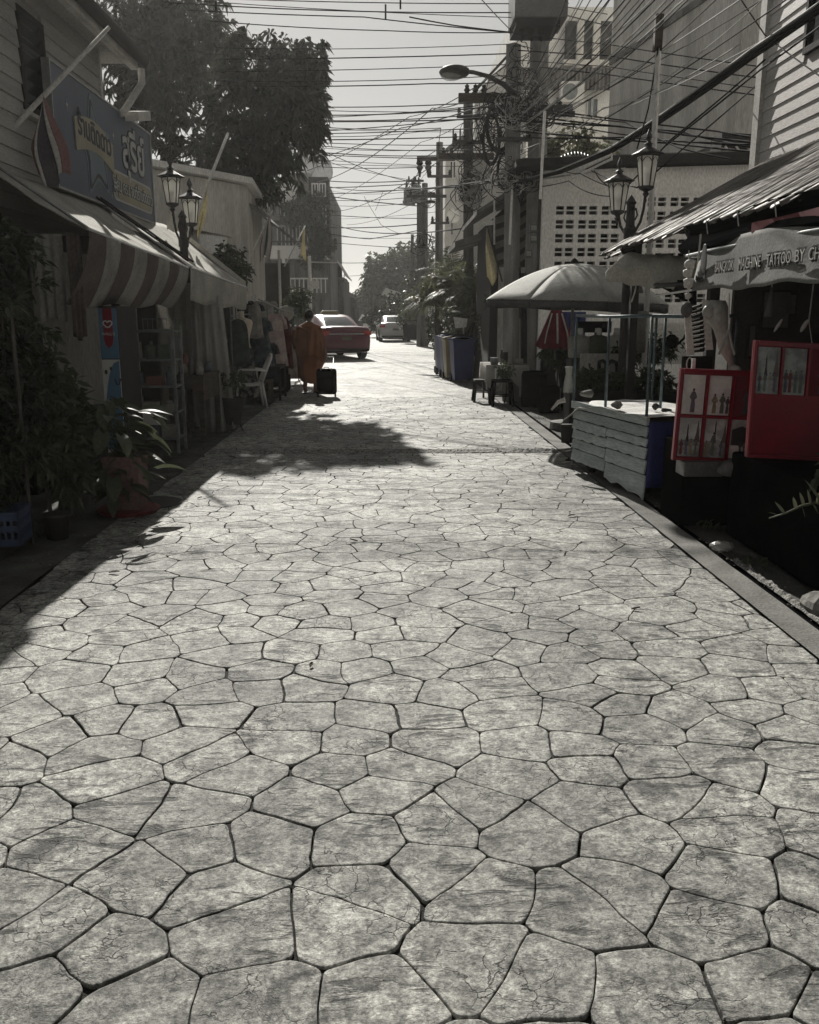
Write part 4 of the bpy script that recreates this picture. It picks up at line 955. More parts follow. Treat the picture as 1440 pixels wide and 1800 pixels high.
# low tables, stools and boxes of the stall
for k, (px, py, y, s, m_, lab, nm, cat) in enumerate((
    (492, 668, 16.8, (.55, .9, .62), M_dark, 'dark low stall table beside the monk', 'stall_table', 'table'),
    (474, 690, 15.9, (.35, .4, .42), M_wood, 'small brown wooden stool behind the white chair', 'stool', 'stool'),
    (509, 690, 18.6, (.3, .5, .32), M_black, 'black crate on the ground left of the monk', 'floor_crate', 'crate'),
    (503, 640, 18.0, (.4, .5, .8), M_room, 'dark covered cart behind the stall table', 'covered_cart', 'cart'))):
    q = P(px, py, y); x = min(q.x, XL - .15)
    if nm == 'floor_crate': x = q.x - .15
    t = thing(nm, lab, cat, (x, y, .0)); b = MB(); b.span((x - s[0] / 2, y - s[1] / 2, s[2] - .05), (x + s[0] / 2, y + s[1] / 2, s[2])); b.build('top', m_, t, bevel=.008)
    for sx in (-1, 1):
        for sy in (-1, 1): b = MB(); b.bar((x + sx * (s[0] / 2 - .03), y + sy * (s[1] / 2 - .03), 0), (x + sx * (s[0] / 2 - .03), y + sy * (s[1] / 2 - .03), s[2] - .05), .04); b.build('leg', m_, t)
    b = MB(); b.span((x - s[0] / 2 + .03, y - s[1] / 2 + .03, s[2] * .25), (x + s[0] / 2 - .03, y + s[1] / 2 - .03, s[2] * .32)); b.build('lower_shelf', m_, t)
    if nm in ('covered_cart', 'floor_crate'):
        b = MB(); b.span((x - s[0] / 2 - .004, y - s[1] / 2 - .004, .04), (x + s[0] / 2 + .004, y + s[1] / 2 + .004, s[2] - .02)); b.build('cover', M_black, t)
# shrub tops above the stall
bush('small_tree', 'thin leafy shrub rising over the stalls beside the white pole', [(tuple(P(527, 525, 22)), (.35, .4, .30), 130), (tuple(P(518, 548, 22)), (.3, .3, .25), 80)], .09, .04, M_leaf2, 31, k=5)
bush('small_tree', 'thin leafy shrub in front of the grey concrete house', [(tuple(P(405, 462, 16)), (.28, .3, .35), 130), (tuple(P(425, 480, 16)), (.2, .2, .2), 50)], .10, .04, M_leaf2, 37, k=5)
# thin white street pole with box
t = thing('meter_pole', 'thin white pole with a pale box beside the taxi', 'pole', (P(545, 500, 25.5).x, 25.5, 0)); x = t.location.x
b = MB(); b.tube([(x, 25.5, 0), (x, 25.5, P(0, 449, 25.5).z)], .05, 8); b.build('post', M_wallw, t)
b = MB(); b.span((x + .0, 25.35, P(0, 507, 25.4).z), (x + .26, 25.5, P(0, 493, 25.4).z)); b.build('box', M_wallw, t)
b = MB(); b.bar((x, 25.5, P(0, 460, 25.5).z), (x + .75, 25.5, P(0, 461, 25.5).z), .03); b.build('crossbar', M_wallw, t)

# ================================================================ MONK
mq = G(545, 692); mx_, my_ = mq.x, 18.0; HM = 1.62
t = thing('person', 'shaven headed monk in rust brown robe walking away pulling a black suitcase', 'person', (mx_, my_, 0))
def skin_body(name, chains, m_, parent, off, sub=2):
    V = []; E = []; RD = []
    for ch in chains:
        base = len(V); link = ch.get('link')
        for (x, y, z, r) in ch['p']: V.append((x, y, z)); RD.append(r)
        if link is not None: E.append((link, base))
        E += [(base + i, base + i + 1) for i in range(len(ch['p']) - 1)]
    Mi = WM[parent.name].inverted(); V = [tuple(Mi @ (Vector(v) + Vector(off))) for v in V]
    me = bpy.data.meshes.new(name); me.from_pydata(V, E, []); me.update(); o = bpy.data.objects.new(name, me); COL.objects.link(o)
    o.parent = parent; WM[o.name] = WM[parent.name]
    sk = o.modifiers.new('skin', 'SKIN'); sk.use_smooth_shade = True
    if not me.skin_vertices: pass
    for i, d in enumerate(me.skin_vertices[0].data): r = RD[i]; d.radius = (r, r) if not hasattr(r, '__len__') else r
    me.skin_vertices[0].data[0].use_root = True
    ss = o.modifiers.new('sub', 'SUBSURF'); ss.levels = sub; ss.render_levels = sub
    # turn into a plain mesh
    dg = bpy.context.evaluated_depsgraph_get(); dg.update(); m2 = bpy.data.meshes.new_from_object(o.evaluated_get(dg)); o.modifiers.clear(); o.data = m2
    m2.materials.clear(); m2.materials.append(m_); m2.polygons.foreach_set('use_smooth', [True] * len(m2.polygons)); return o
ch = [dict(p=[(0, 0, .86, (.14, .10)), (0, 0, 1.02, (.12, .09)), (0, .0, 1.20, (.15, .10)), (0, .0, 1.30, (.13, .09)), (0, .01, 1.36, .055), (0, .02, 1.42, .055)])]
# hips/legs: 0 pelvis
ch.append(dict(link=0, p=[(.09, 0, .80, .095), (.10, .10, .46, .062), (.10, .06, .26, .054), (.10, -.05, .08, .040), (.10, .08, .035, .036)]))
ch.append(dict(link=0, p=[(-.09, 0, .80, .095), (-.09, -.02, .46, .062), (-.09, -.10, .26, .052), (-.09, -.20, .10, .038), (-.09, -.10, .035, .036)]))
# arms from upper chest (index 3)
ch.append(dict(link=3, p=[(.18, 0, 1.30, .055), (.25, -.03, 1.08, .043), (.29, -.10, .86, .034), (.31, -.15, .74, .028)]))
ch.append(dict(link=3, p=[(-.18, 0, 1.30, .055), (-.26, .03, 1.07, .043), (-.21, .14, .92, .034), (-.17, .22, .86, .028)]))
body = skin_body('body', ch, M_skin, t, (mx_, my_, 0))
# fingers of the pulling hand, closed round the handle, and the relaxed left hand
for (hx, hy, hz, s, curl) in ((.315, -.165, .715, 1, 1.0), (-.165, .235, .845, -1, .45)):
    b = MB(); b.blob((mx_ + hx, my_ + hy, hz), (.022, .038, .045), 8, 6); 
    for k in range(4):
        y0 = -.026 + k * .018; L_ = (.062, .07, .066, .052)[k]
        b.tube([(mx_ + hx, my_ + hy + y0, hz - .03), (mx_ + hx - s * .012, my_ + hy + y0, hz - .03 - L_ * .5), (mx_ + hx - s * .035 * curl, my_ + hy + y0, hz - .03 - L_ * .62), (mx_ + hx - s * .045 * curl, my_ + hy + y0, hz - .03 - L_ * (.62 - .3 * curl))], [.009, .009, .008, .006], 6)
    b.tube([(mx_ + hx, my_ + hy + .03, hz + .0), (mx_ + hx - s * .02, my_ + hy + .055, hz - .02), (mx_ + hx - s * .03, my_ + hy + .05, hz - .045)], [.011, .010, .007], 6)
    b.build('hand', M_skin, t, smooth=True)
# head: skull, ears, nose, eyes, mouth (facing away)
hz = 1.52; b = MB()
def hf(v): return .06 * max(0, -v.z) * (1 if v.y > 0 else -.4) - .10 * max(0, -v.z) ** 2
b.blob((mx_, my_ + .025, hz), (.080, .098, .118), 20, 14, hf); b.blob((mx_ - .082, my_ + .02, hz - .01), (.012, .022, .034), 8, 6); b.blob((mx_ + .082, my_ + .02, hz - .01), (.012, .022, .034), 8, 6)
b.blob((mx_, my_ + .125, hz - .015), (.015, .022, .026), 8, 6); head = b.build('head', M_skin, t, smooth=True)
b = MB(); b.blob((mx_, my_ + .008, hz + .018), (.083, .093, .106), 18, 10); b.build('cropped_hair', M_hair, head, smooth=True)
b = MB()
for s in (-1, 1): b.blob((mx_ + s * .032, my_ + .112, hz + .005), (.013, .008, .008), 8, 5)
b.build('eyes', M_plastic, head, smooth=True)
b = MB(); b.blob((mx_, my_ + .112, hz - .058), (.026, .010, .008), 8, 5); b.build('mouth', mat('lips', (.14, .05, .045), .6), head, smooth=True)
# robe
def robe_ring(z, cx, rx, ry, fold, ph): return (z, cx, rx, ry, fold, ph)
rings = [(1.395, 0, .070, .062, 0, 0), (1.365, 0, .125, .085, .01, 0), (1.32, .0, .215, .118, .02, .3), (1.24, .005, .262, .140, .03, .5), (1.10, .01, .285, .155, .045, .8), (.95, .02, .300, .165, .06, 1.2), (.80, .03, .305, .17, .075, 1.6), (.68, .035, .285, .17, .085, 2.0), (.60, .01, .262, .165, .085, 2.3), (.45, -.01, .235, .16, .09, 2.6), (.32, -.015, .215, .155, .10, 3.0), (.24, -.02, .20, .15, .11, 3.2)]
n = 48; vs = []
for (z, cx, rx, ry, fo, ph) in rings:
    for i in range(n):
        a = 2 * math.pi * i / n; f = 1 + fo * (math.sin(a * 7 + ph) * .6 + math.sin(a * 12 - ph * 2) * .4)
        z_ = z + (.05 * math.sin(a * 2 + 1) if z < .5 else 0) + (-.05 * math.cos(a) if .9 < z < 1.25 else 0)
        vs.append((mx_ + cx + math.cos(a) * rx * f, my_ + math.sin(a) * ry * f + (.02 * (1.3 - z)), z_))
b = MB(); b.add(vs, [(j * n + i, (j + 1) * n + i, (j + 1) * n + (i + 1) % n, j * n + (i + 1) % n) for j in range(len(rings) - 1) for i in range(n)]); b.build('robe', M_robe, t, smooth=True)
b = MB()   # outer shawl hanging over the right arm, and the diagonal fold across the back
b.grid(lambda u, v: (mx_ + .03 + .30 * math.sin(-.2 + u * 1.9) * (.82 + .26 * v), my_ - .03 - .16 * math.cos(-.2 + u * 1.9) * (1 + .1 * v) + .012 * math.sin(u * 26 + v * 3), 1.335 - .10 * u - v * (.62 - .05 * math.sin(u * 8)) ), 30, 14, (0, -.006, 0)); b.build('shawl', M_robe, t, smooth=True)
b = MB(); b.tube([(mx_ - .20, my_ - .10, 1.31), (mx_ - .08, my_ - .152, 1.26), (mx_ + .08, my_ - .165, 1.22), (mx_ + .22, my_ - .12, 1.24)], [.02, .024, .022, .018], 7); b.build('robe_fold', M_robe, t, smooth=True)
b = MB(); b.tube([(mx_ - .245, my_ + .02, 1.24), (mx_ - .285, my_ + .02, 1.10), (mx_ - .27, my_ + .08, .98), (mx_ - .24, my_ + .10, .90)], [.075, .085, .085, .095], 10); b.build('sleeve', M_robe, t, smooth=True)
for x, y in ((.10, .04), (-.09, -.14)):
    b = MB(); b.box((mx_ + x, my_ + y, .010), (.085, .25, .018)); b.build('sandal', M_dark, t, bevel=.006)
# suitcase
sq = G(568, 699); t = thing('suitcase', 'black wheeled suitcase pulled behind the monk', 'suitcase', (sq.x, 17.2, 0)); sx, sy = sq.x + .06, 17.15
b = MB(); b.span((sx - .19, sy - .11, .05), (sx + .19, sy + .12, .53)); b.build('case', M_black, t, smooth=False, bevel=.045)
b = MB(); b.span((sx - .15, sy - .145, .09), (sx + .15, sy - .108, .36)); b.build('front_pocket', M_black, t, bevel=.02)
b = MB(); b.tube([(sx - .12, sy + .09, .5), (sx - .02, my_ - .20, .715)], .007, 6); b.tube([(sx + .12, sy + .09, .5), (sx + .10, my_ - .20, .715)], .007, 6); b.tube([(sx - .03, my_ - .20, .715), (sx + .11, my_ - .20, .715)], .012, 6); b.build('pull_handle', M_alu, t)
for s in (-1, 1):
    b = MB(); b.blob((sx + s * .10, sy - .06, .515), (.022, .05, .03), 8, 5); b.build('strap_highlight', M_stripe_l, t, smooth=True)  # white highlights on the straps, modelled as pale blobs
    b = MB(); b.tube([(sx + s * .15, sy - .05, .035), (sx + s * .18, sy - .05, .035)], .035, 12); b.build('wheel', M_rubber, t)
b = MB(); b.tube([(sx - .05, sy, .53), (sx - .04, sy, .56), (sx + .04, sy, .56), (sx + .05, sy, .53)], .009, 6); b.build('carry_handle', M_stripe_l, t)

# ================================================================ CARS
M_rimm = mat('alloy rim', (.25, .25, .25), .4, (.15, .15, .15), scale=5, metal=.7)
M_plate = mat('plate yellow', (.14, .12, .07), .5, (.10, .085, .05), scale=4, fine=.05)
M_lampred = mat('tail lamp red', (.45, .02, .02), .2, (.3, .015, .015), scale=5, spec=.6, fine=.05)
def car(label, loc, rz, m_, taxi=False, s=1.0, cat='car', nm='parked_car'):
    t = thing(nm, label, cat, loc, rz); Mx = WM[t.name] @ Matrix.Scale(s, 4)
    def bd(b, n, mm, par=None, **k): place(b, Mx); return b.build(n, mm, par or t, **k)
    st = [(-2.30, .66, .44, .66, .70), (-2.27, .80, .30, .92, .95), (-2.18, .86, .24, 1.02, 1.06), (-1.95, .885, .21, 1.05, 1.10), (-1.5, .895, .19, 1.02, 1.06), (-.8, .90, .18, .97, 1.0), (0, .90, .18, .95, .98), (.9, .90, .18, .93, .96), (1.35, .89, .19, .90, .97), (1.8, .87, .2, .83, .90), (2.12, .80, .24, .74, .79), (2.28, .66, .34, .60, .63)]
    vs = []
    for (y, hw, zb, zs, zt) in st:
        h = [(0, zb), (hw * .86, zb), (hw * .97, zb + .07), (hw, zb + (zs - zb) * .45), (hw * .985, zs - .10), (hw * .955, zs - .02), (hw * .86, zs + (zt - zs) * .4), (hw * .45, zt), (0, zt)]
        vs += [(x, y, z) for x, z in h] + [(-x, y, z) for x, z in h[-2:0:-1]]
    k = 16; ns = len(st)
    b = MB(); b.add(vs, [(j * k + i, j * k + (i + 1) % k, (j + 1) * k + (i + 1) % k, (j + 1) * k + i) for j in range(ns - 1) for i in range(k)] + [tuple(range(k - 1, -1, -1)), tuple(range((ns - 1) * k, ns * k))])
    body = bd(b, 'body', m_, smooth=True)
    # cabin: rounded-rectangle rings from belt to roof
    def S(u, v, o=0.0):
        lv = [(.97, -1.95, 1.38, .80), (1.10, -1.62, 1.10, .765), (1.24, -1.28, .78, .71), (1.37, -.90, .42, .645), (1.435, -.62, .18, .58), (1.47, -.42, .02, .44), (1.48, -.25, -.12, .10)]
        x = v * (len(lv) - 1); i = min(len(lv) - 2, int(x)); f = x - i; z, y0, y1, hw = [lv[i][q] * (1 - f) + lv[i + 1][q] * f for q in range(4)]
        a = 2 * math.pi * u; ca, sa = math.cos(a), math.sin(a); p = 4.2; r = (abs(ca) ** p + abs(sa) ** p) ** (-1 / p)
        return ((hw + o) * ca * r, (y0 + y1) / 2 + ((y1 - y0) / 2 + o) * sa * r, z + o * .6)
    b = MB(); b.grid(lambda u, v: S(u, v), 48, 18); bd(b, 'cabin', m_, smooth=True)
    def pane(u0, u1, v0, v1, n): b = MB(); b.grid(lambda u, v: S(u0 + (u1 - u0) * u, v0 + (v1 - v0) * v, .006), 14, 8); bd(b, n, M_glassd, smooth=True)
    pane(.655, .845, .03, .55, 'rear_window'); pane(.155, .345, .03, .55, 'windscreen')
    for a in (0, .5):
        for u0, u1 in ((-.070, -.004), (.004, .085)): pane(a + (u0 if a == 0 else -u1 ), a + (u1 if a == 0 else -u0), .08, .50, 'side_window')
    for sx_ in (-1, 1):
        for y in (-1.38, 1.38):
            w_ = MB(); w_.tube([(sx_ * .70, y, .315), (sx_ * .905, y, .315)], .315, 22); w_ = bd(w_, 'wheel', M_rubber)
            r_ = MB(); r_.tube([(sx_ * .90, y, .315), (sx_ * .912, y, .315)], .20, 18); bd(r_, 'rim', M_rimm, w_)
            a_ = MB(); a_.tube([(sx_ * .902, y + .36 * math.cos(q), .315 + .36 * math.sin(q)) for q in [math.pi * i / 10 for i in range(11)]], .022, 5); bd(a_, 'wheel_arch', M_black)
        tl = MB(); tl.grid(lambda u, v: (sx_ * (.895 - .30 * u) , -2.19 - .11 * min(1, u * 2.2) , .80 + .13 * v + .02 * u), 6, 2, (0, -.012, 0)); bd(tl, 'tail_light', M_lampred)
        mr_ = MB(); mr_.blob((sx_ * 1.0, .72, 1.02), (.10, .06, .07), 10, 6); bd(mr_, 'wing_mirror', m_, smooth=True)
        hh = MB(); hh.tube([(sx_ * .908, -.35, .88), (sx_ * .92, -.27, .88), (sx_ * .908, -.18, .88)], .012, 5); bd(hh, 'door_handle', M_alu)
    b = MB(); b.bar((-.60, -2.315, .845), (.60, -2.315, .845), .03, .035); bd(b, 'chrome_strip', M_alu)
    b = MB(); b.box((0, -2.325, .70), (.34, .015, .11)); pl_ = bd(b, 'number_plate', M_plate)
    b = MB(); b.span((-.78, -2.30, .27), (.78, -2.12, .36)); bd(b, 'bumper_trim', M_black, bevel=.02)
    if taxi:
        b = MB(); b.prism([(-.36, -.30, 1.475), (.36, -.30, 1.475), (.26, -.28, 1.60), (-.26, -.28, 1.60)], (0, .16, 0)); bd(b, 'taxi_sign', M_yelbin, bevel=.02)
    return t
M_taxi = mat('dark red car paint', (.115, .006, .020), .3, (.095, .005, .016), scale=2, spec=.4, fine=.03, coat=.35)
M_silver = mat('silver car paint', (.42, .42, .41), .3, (.38, .38, .37), scale=2, spec=.5, fine=.03, coat=.4)
th = R(19); rc = P(609, 600, 31.2); c = Vector((rc.x, rc.y, 0)) + Vector((-math.sin(th), math.cos(th), 0)) * 2.35
car('dark red taxi saloon with a pale roof sign, seen from behind beside the monk', (c.x, c.y, 0.004), th, M_taxi, True, 1.04, 'taxi', 'taxi')
q = G(694, 602); car('small pale hatchback far off across the junction', (P(694, 600, 51).x - .1, 53.5, .0), R(4), M_silver, False, 1.0)
# ================================================================ FAR LEFT: dark balcony house across the junction
def facade_windows(t, pts, m_frame, dep=.08):
    for (x0, x1, z0, z1, y) in pts:
        b = MB(); b.span((x0, y - .03, z0), (x1, y + dep, z1)); wv = b.build('window', M_glassd, t)
        b = MB(); w_ = .06
        for a in ((x0 - w_, x0, z0 - w_, z1 + w_), (x1, x1 + w_, z0 - w_, z1 + w_), (x0, x1, z1, z1 + w_), (x0, x1, z0 - w_, z0)): b.span((a[0], y - .07, a[2]), (a[1], y + dep, a[3]))
        xm = (x0 + x1) / 2; b.span((xm - .025, y - .06, z0), (xm + .025, y - .032, z1)); b.build('frame', m_frame, wv)
HY = 51.0
def hx(px): return P(px, 400, HY).x
def hz_(py): return P(560, py, HY).z
t = thing('balcony_house', 'dark three storey house with balconies and a jutting top floor', 'house', (-6.0, HY, 0))
b = MB(); b.span((hx(455), HY + 1.2, 0), (hx(577), HY + 14, hz_(318))); b.build('wall', M_walld, t)
b = MB(); b.span((hx(545), HY - .2, hz_(425)), (hx(579), HY + 1.2, hz_(312))); b.build('jutting_bay', M_dark, t)
for (a, c, z0, z1) in ((470, 575, 455, 440), (478, 575, 388, 380), (490, 575, 348, 342)):
    b = MB(); b.span((hx(a), HY - .1, hz_(z0)), (hx(c), HY + 1.2, hz_(z1))); b.build('balcony_slab', M_wallw if z0 == 455 else M_walld, t)
b = MB(); b.span((hx(452), HY - .12, hz_(452)), (hx(545), HY - .04, hz_(432))); b.build('balcony_front', M_wallw, t)
for z0, z1, a0, a1 in ((455, 425, 455, 540), (388, 362, 482, 545)):
    x = hx(a0)
    while x < hx(a1): b = MB(); b.bar((x, HY - .05, hz_(z0)), (x, HY - .05, hz_(z1)), .05); b.build('baluster', M_iron, t); x += .34
    b = MB(); b.bar((hx(a0), HY - .05, hz_(z1)), (hx(a1), HY - .05, hz_(z1)), .08); b.build('handrail', M_iron, t)
for px in (468, 490, 496, 512, 545): b = MB(); b.span((hx(px) - .1, HY - .05, 0), (hx(px) + .12, HY + .15, hz_(455))); b.build('column', M_wallw if px == 496 else M_walld, t)
facade_windows(t, [(hx(484), hx(496), hz_(430), hz_(395), HY + 1.2), (hx(505), hx(516), hz_(430), hz_(395), HY + 1.2), (hx(524), hx(536), hz_(430), hz_(395), HY + 1.2), (hx(490), hx(503), hz_(375), hz_(352), HY + 1.2), (hx(515), hx(530), hz_(375), hz_(352), HY + 1.2), (hx(552), hx(560), hz_(345), hz_(325), HY - .2), (hx(565), hx(573), hz_(345), hz_(325), HY - .2), (hx(552), hx(560), hz_(395), hz_(365), HY - .2), (hx(565), hx(573), hz_(395), hz_(365), HY - .2)], M_wallw)
b = MB()
for k in range(15): x = hx(463) + k * .24; b.bar((x, HY - .3, hz_(515)), (x, HY - .3, hz_(490)), .05)
b.bar((hx(463), HY - .3, hz_(490)), (hx(463) + 3.5, HY - .3, hz_(490)), .08); tag(b.build('white_railing', M_wallw, origin=(hx(470), HY - .3, hz_(515))), 'white railing in front of the ground floor of the balcony house', 'railing')
b = MB(); b.span((hx(500), HY + 1.3, hz_(322)), (hx(543), HY + 5, hz_(297))); b.build('rooftop_room', M_walld, t)
# dish
def dish(label, c, r, d, m_, pole=1.0, group='satellite dishes'):
    t = thing('satellite_dish', label, 'satellite dish', (c[0], c[1], c[2] - pole), 0, group); q = Vector(d).normalized().to_track_quat('Z', 'Y').to_matrix().to_4x4(); Mx = Matrix.Translation(Vector(c)) @ q
    b = MB(); b.lathe([(0, 0), (r * .35, .03 * r), (r * .7, .13 * r), (r, .27 * r), (r * 1.01, .275 * r), (r * .7, .15 * r)], 22); place(b, Mx); b.build('reflector', m_, t, smooth=True)
    b = MB()
    for k in range(3): a = k * 2.094; b.tube([(math.cos(a) * r, math.sin(a) * r, .27 * r), (0, 0, .8 * r)], .012 * max(1, r), 4)
    place(b, Mx); b.build('feed_arm', M_metal, t)
    b = MB(); b.tube([(c[0], c[1], c[2] - pole), (c[0], c[1], c[2] - .02)], .04, 6); b.build('mast', M_metal, t)
M_mesh = mat('perforated dish mesh', (.42, .41, .38), .6, (.34, .33, .30), scale=5, alpha=.55)
q = P(548, 297, HY + 1); dish('large pale mesh satellite dish on the roof of the balcony house', q, 1.15, (.6, -.9, .45), M_mesh, 1.0)
q = P(506, 338, HY - .5); dish('small white satellite dish hung on the balcony house front', q, .55, (.1, -1, .1), M_wallw, .5)
# shrubs growing on the balcony house
bush('creeper', 'dark creeper hanging from the top floor of the balcony house', [(tuple(P(552, 372, HY - .9)), (.9, .5, 1.3), 260), (tuple(P(520, 372, HY - .6)), (.9, .5, .9), 200), (tuple(P(563, 425, HY - .8)), (.8, .5, 1.1), 230), (tuple(P(548, 450, HY - .8)), (.7, .5, .7), 160)], .20, .09, M_leaf, 41, k=5)
# smaller houses beyond
t = thing('corner_house', 'smaller house with a curved pale roof right of the balcony house', 'house', (-4, 60, 0)); YY = 60.0
def X_(px, y=YY): return P(px, 400, y).x
def Z_(py, y=YY): return P(600, py, y).z
b = MB(); b.span((X_(560), YY, 0), (X_(588), YY + 10, Z_(478))); b.build('wall', M_wallc, t)
b = MB(); b.grid(lambda u, v: (X_(566) + (X_(607) - X_(566)) * u, YY - .8 + 10 * v, Z_(437) + (Z_(482) - Z_(437)) * u ** 1.8), 10, 2, (0, 0, -.15)); b.build('roof', M_wallw, t, smooth=True)
b = MB(); b.span((X_(585), YY - .5, Z_(495)), (X_(604), YY + 5, Z_(488))); b.build('balcony_slab', M_walld, t)
b = MB(); b.span((X_(584), YY + .1, 0), (X_(602), YY + 9, Z_(488))); b.build('lower_wall', M_walld, t)
for k in range(5): b = MB(); x = X_(586) + k * .17; b.bar((x, YY - .45, Z_(488)), (x, YY - .45, Z_(478)), .04); b.build('baluster', M_iron, t)
t = thing('row_house', 'far low dark house beyond the corner house', 'house', (-4.5, 78, 0)); b = MB(); b.span((P(598, 500, 78).x, 78, 0), (P(612, 500, 78).x, 90, P(600, 512, 78).z)); b.build('wall', M_walld, t)
b = MB(); b.prism([(P(596, 500, 78).x, 77.5, P(600, 512, 78).z), (P(615, 500, 78).x, 77.5, P(600, 520, 78).z), (P(596, 500, 78).x, 77.5, P(600, 506, 78).z)], (0, 12, 0)); b.build('roof', M_walld, t)
for k, (px, y, zt) in enumerate(((609, 72, 490), (613, 80, 500))):
    b = MB(); q = P(px, 550, y); b.tube([(q.x, y, 0), (q.x, y, P(px, zt, y).z)], .1, 6); tag(b.build('far_pole', M_pole), ['thin distant pole left of the far trees, the taller one', 'thin distant pole left of the far trees, the shorter one'][k], 'pole')

# ================================================================ BIG TREE on the left
t = thing('mango_tree', 'large dark mango tree towering behind the left houses', 'tree', (-5.2, 22.5, 0))
def cp(px, py, y): return tuple(P(px, py, y))
cr = [(cp(395, 180, 21.5), (.6, .8, .65), 90),
      (cp(435, 125, 21), (.72, .9, .72), 130), (cp(430, 80, 21), (.40, .5, .45), 30), (cp(495, 115, 21.5), (.80, .9, .70), 165), (cp(530, 150, 21), (.60, .8, .80), 140), (cp(500, 190, 20.5), (.85, .9, .75), 150), (cp(445, 200, 21), (.70, .9, .75), 130),
      (cp(420, 265, 20.5), (.9, .8, .70), 175), (cp(490, 255, 20.5), (.85, .8, .60), 150), (cp(545, 215, 21), (.40, .6, .80), 95), (cp(555, 88, 21.5), (.30, .4, .22), 16), (cp(538, 98, 21), (.28, .4, .22), 14), (cp(565, 130, 21), (.22, .4, .30), 24),
      (cp(400, 320, 20.5), (1.1, .8, .5), 130), (cp(470, 310, 21), (.8, .8, .45), 80)]
cr2 = [(cp(275, 60, 29), (1.4, 1.3, 1.5), 260), (cp(330, 50, 29), (1.2, 1.3, 1.3), 190), (cp(300, 130, 28), (1.6, 1.3, 1.3), 250), (cp(368, 105, 29), (.8, 1, .8), 80), (cp(352, 18, 29), (.9, 1, 1.0), 90), (cp(385, 60, 29), (.4, .6, .6), 22),
       (cp(265, 210, 28), (1.4, 1.2, 1.2), 190), (cp(322, 190, 29), (1.1, 1.1, .8), 75), (cp(345, 280, 28), (1.4, 1.1, .9), 150), (cp(240, 120, 28), (1.3, 1.3, 1.7), 220), (cp(230, 20, 29), (1.5, 1.4, 1.6), 230), (cp(175, 150, 28), (1.8, 1.4, 2.8), 260)]
cr = [(c_, r_, int(n_ * .74)) for c_, r_, n_ in cr]; cr2 = [(c_, r_, int(n_ * .60)) for c_, r_, n_ in cr2]
p_, d_ = cloud(cr, 21, .42); p_, d_ = twigs(p_, d_ + np.array([0, 0, -.25]), 9, 22, 1.1)
leaves('crown', p_, d_, .22, .056, M_leafmango, t, .45, 23)
t2 = thing('mango_tree', 'taller dark tree rising behind the blue shop sign, left of the other mango tree', 'tree', (-9.0, 29.5, 0))
p_, d_ = cloud(cr2, 25, .42); p_, d_ = twigs(p_, d_ + np.array([0, 0, -.25]), 9, 26, 1.6)
leaves('crown', p_, d_, .30, .075, M_leafmango, t2, .45, 27)
b = MB(); base = Vector((-9.0, 29.5, 0)); fork = Vector((-8.6, 29.0, 4.6)); limb(b, base, fork, .42, .3, .05, 10, 2)
for i, (c, r_, n_) in enumerate(cr2): mid = fork.lerp(Vector(c), .5) + Vector((0, 0, .3)); limb(b, fork, mid, .15, .08, .1, 6, i); limb(b, mid, c, .08, .02, .15, 5, i + 50)
b.build('trunk', M_bark, t2)
b = MB(); base = Vector((-5.2, 22.5, 0)); fork = Vector((-5.0, 22.0, 3.6)); limb(b, base, fork, .34, .24, .05, 10, 1)
for i, (c, r_, n_) in enumerate(cr):
    if i % 2 == 0: mid = fork.lerp(Vector(c), .5) + Vector((0, 0, .3)); limb(b, fork, mid, .13, .07, .1, 6, i); limb(b, mid, c, .07, .02, .15, 5, i + 50)
b.build('trunk', M_bark, t)

# ================================================================ FAR TREES and the end of the street
def tree(name, label, clumps, L, W, m_, seed, k=5, tr=.14, group=None):
    x, y = clumps[0][0][0], clumps[0][0][1]; t = thing(name, label, 'tree', (x, y, 0), 0, group)
    p, d = cloud(clumps, seed, .45); p, d = twigs(p, d, k, seed); leaves('crown', p, d, L, W, m_, t, .25, seed)
    b = MB(); c0 = Vector(clumps[0][0]); top = Vector((x, y, max(.8, c0.z * .55))); limb(b, (x, y, 0), top, tr, tr * .7, .05, 7, seed)
    for i, (c, r_, n_) in enumerate(clumps): limb(b, top, c, tr * .5, tr * .2, .1, 5, seed + i)
    b.build('trunk', M_bark, t); return t
tree('rounded_tree', 'big rounded pale topped tree at the end of the street', [(cp(690, 470, 85), (3.0, 2.5, 1.9), 420), (cp(665, 500, 84), (1.8, 2, 2.2), 300), (cp(715, 490, 86), (2.4, 2.2, 2.6), 380), (cp(735, 450, 87), (2.6, 2, 1.6), 260), (cp(680, 520, 85), (2.4, 2, 1.8), 260)], .42, .2, M_leaf2, 51, 5, .3)
tree('far_tree', 'dark low tree at the far left end of the street', [(cp(632, 545, 95), (2.0, 2, 1.6), 260), (cp(650, 530, 92), (1.9, 2, 1.8), 260), (cp(615, 560, 95), (1.2, 1.4, .9), 120)], .45, .22, M_leaf, 52, 5, .25)
tree('far_tree', 'leafy tree overhanging the parked hatchback', [(cp(712, 535, 62), (1.5, 1.5, 1.1), 240), (cp(695, 560, 60), (1.3, 1.4, .8), 200), (cp(725, 560, 60), (1.0, 1.2, .9), 160), (cp(668, 562, 62), (1.2, 1.2, .8), 150)], .30, .15, M_leaf, 53, 5, .2)
tree('far_tree', 'tall thin leaved tree behind the twin transformer pole', [(cp(755, 500, 60), (1.6, 1.5, 1.8), 260), (cp(740, 540, 58), (1.4, 1.3, 1.4), 200), (cp(770, 545, 58), (1.4, 1.2, 1.2), 200)], .30, .14, M_leaf2, 54, 5, .2)
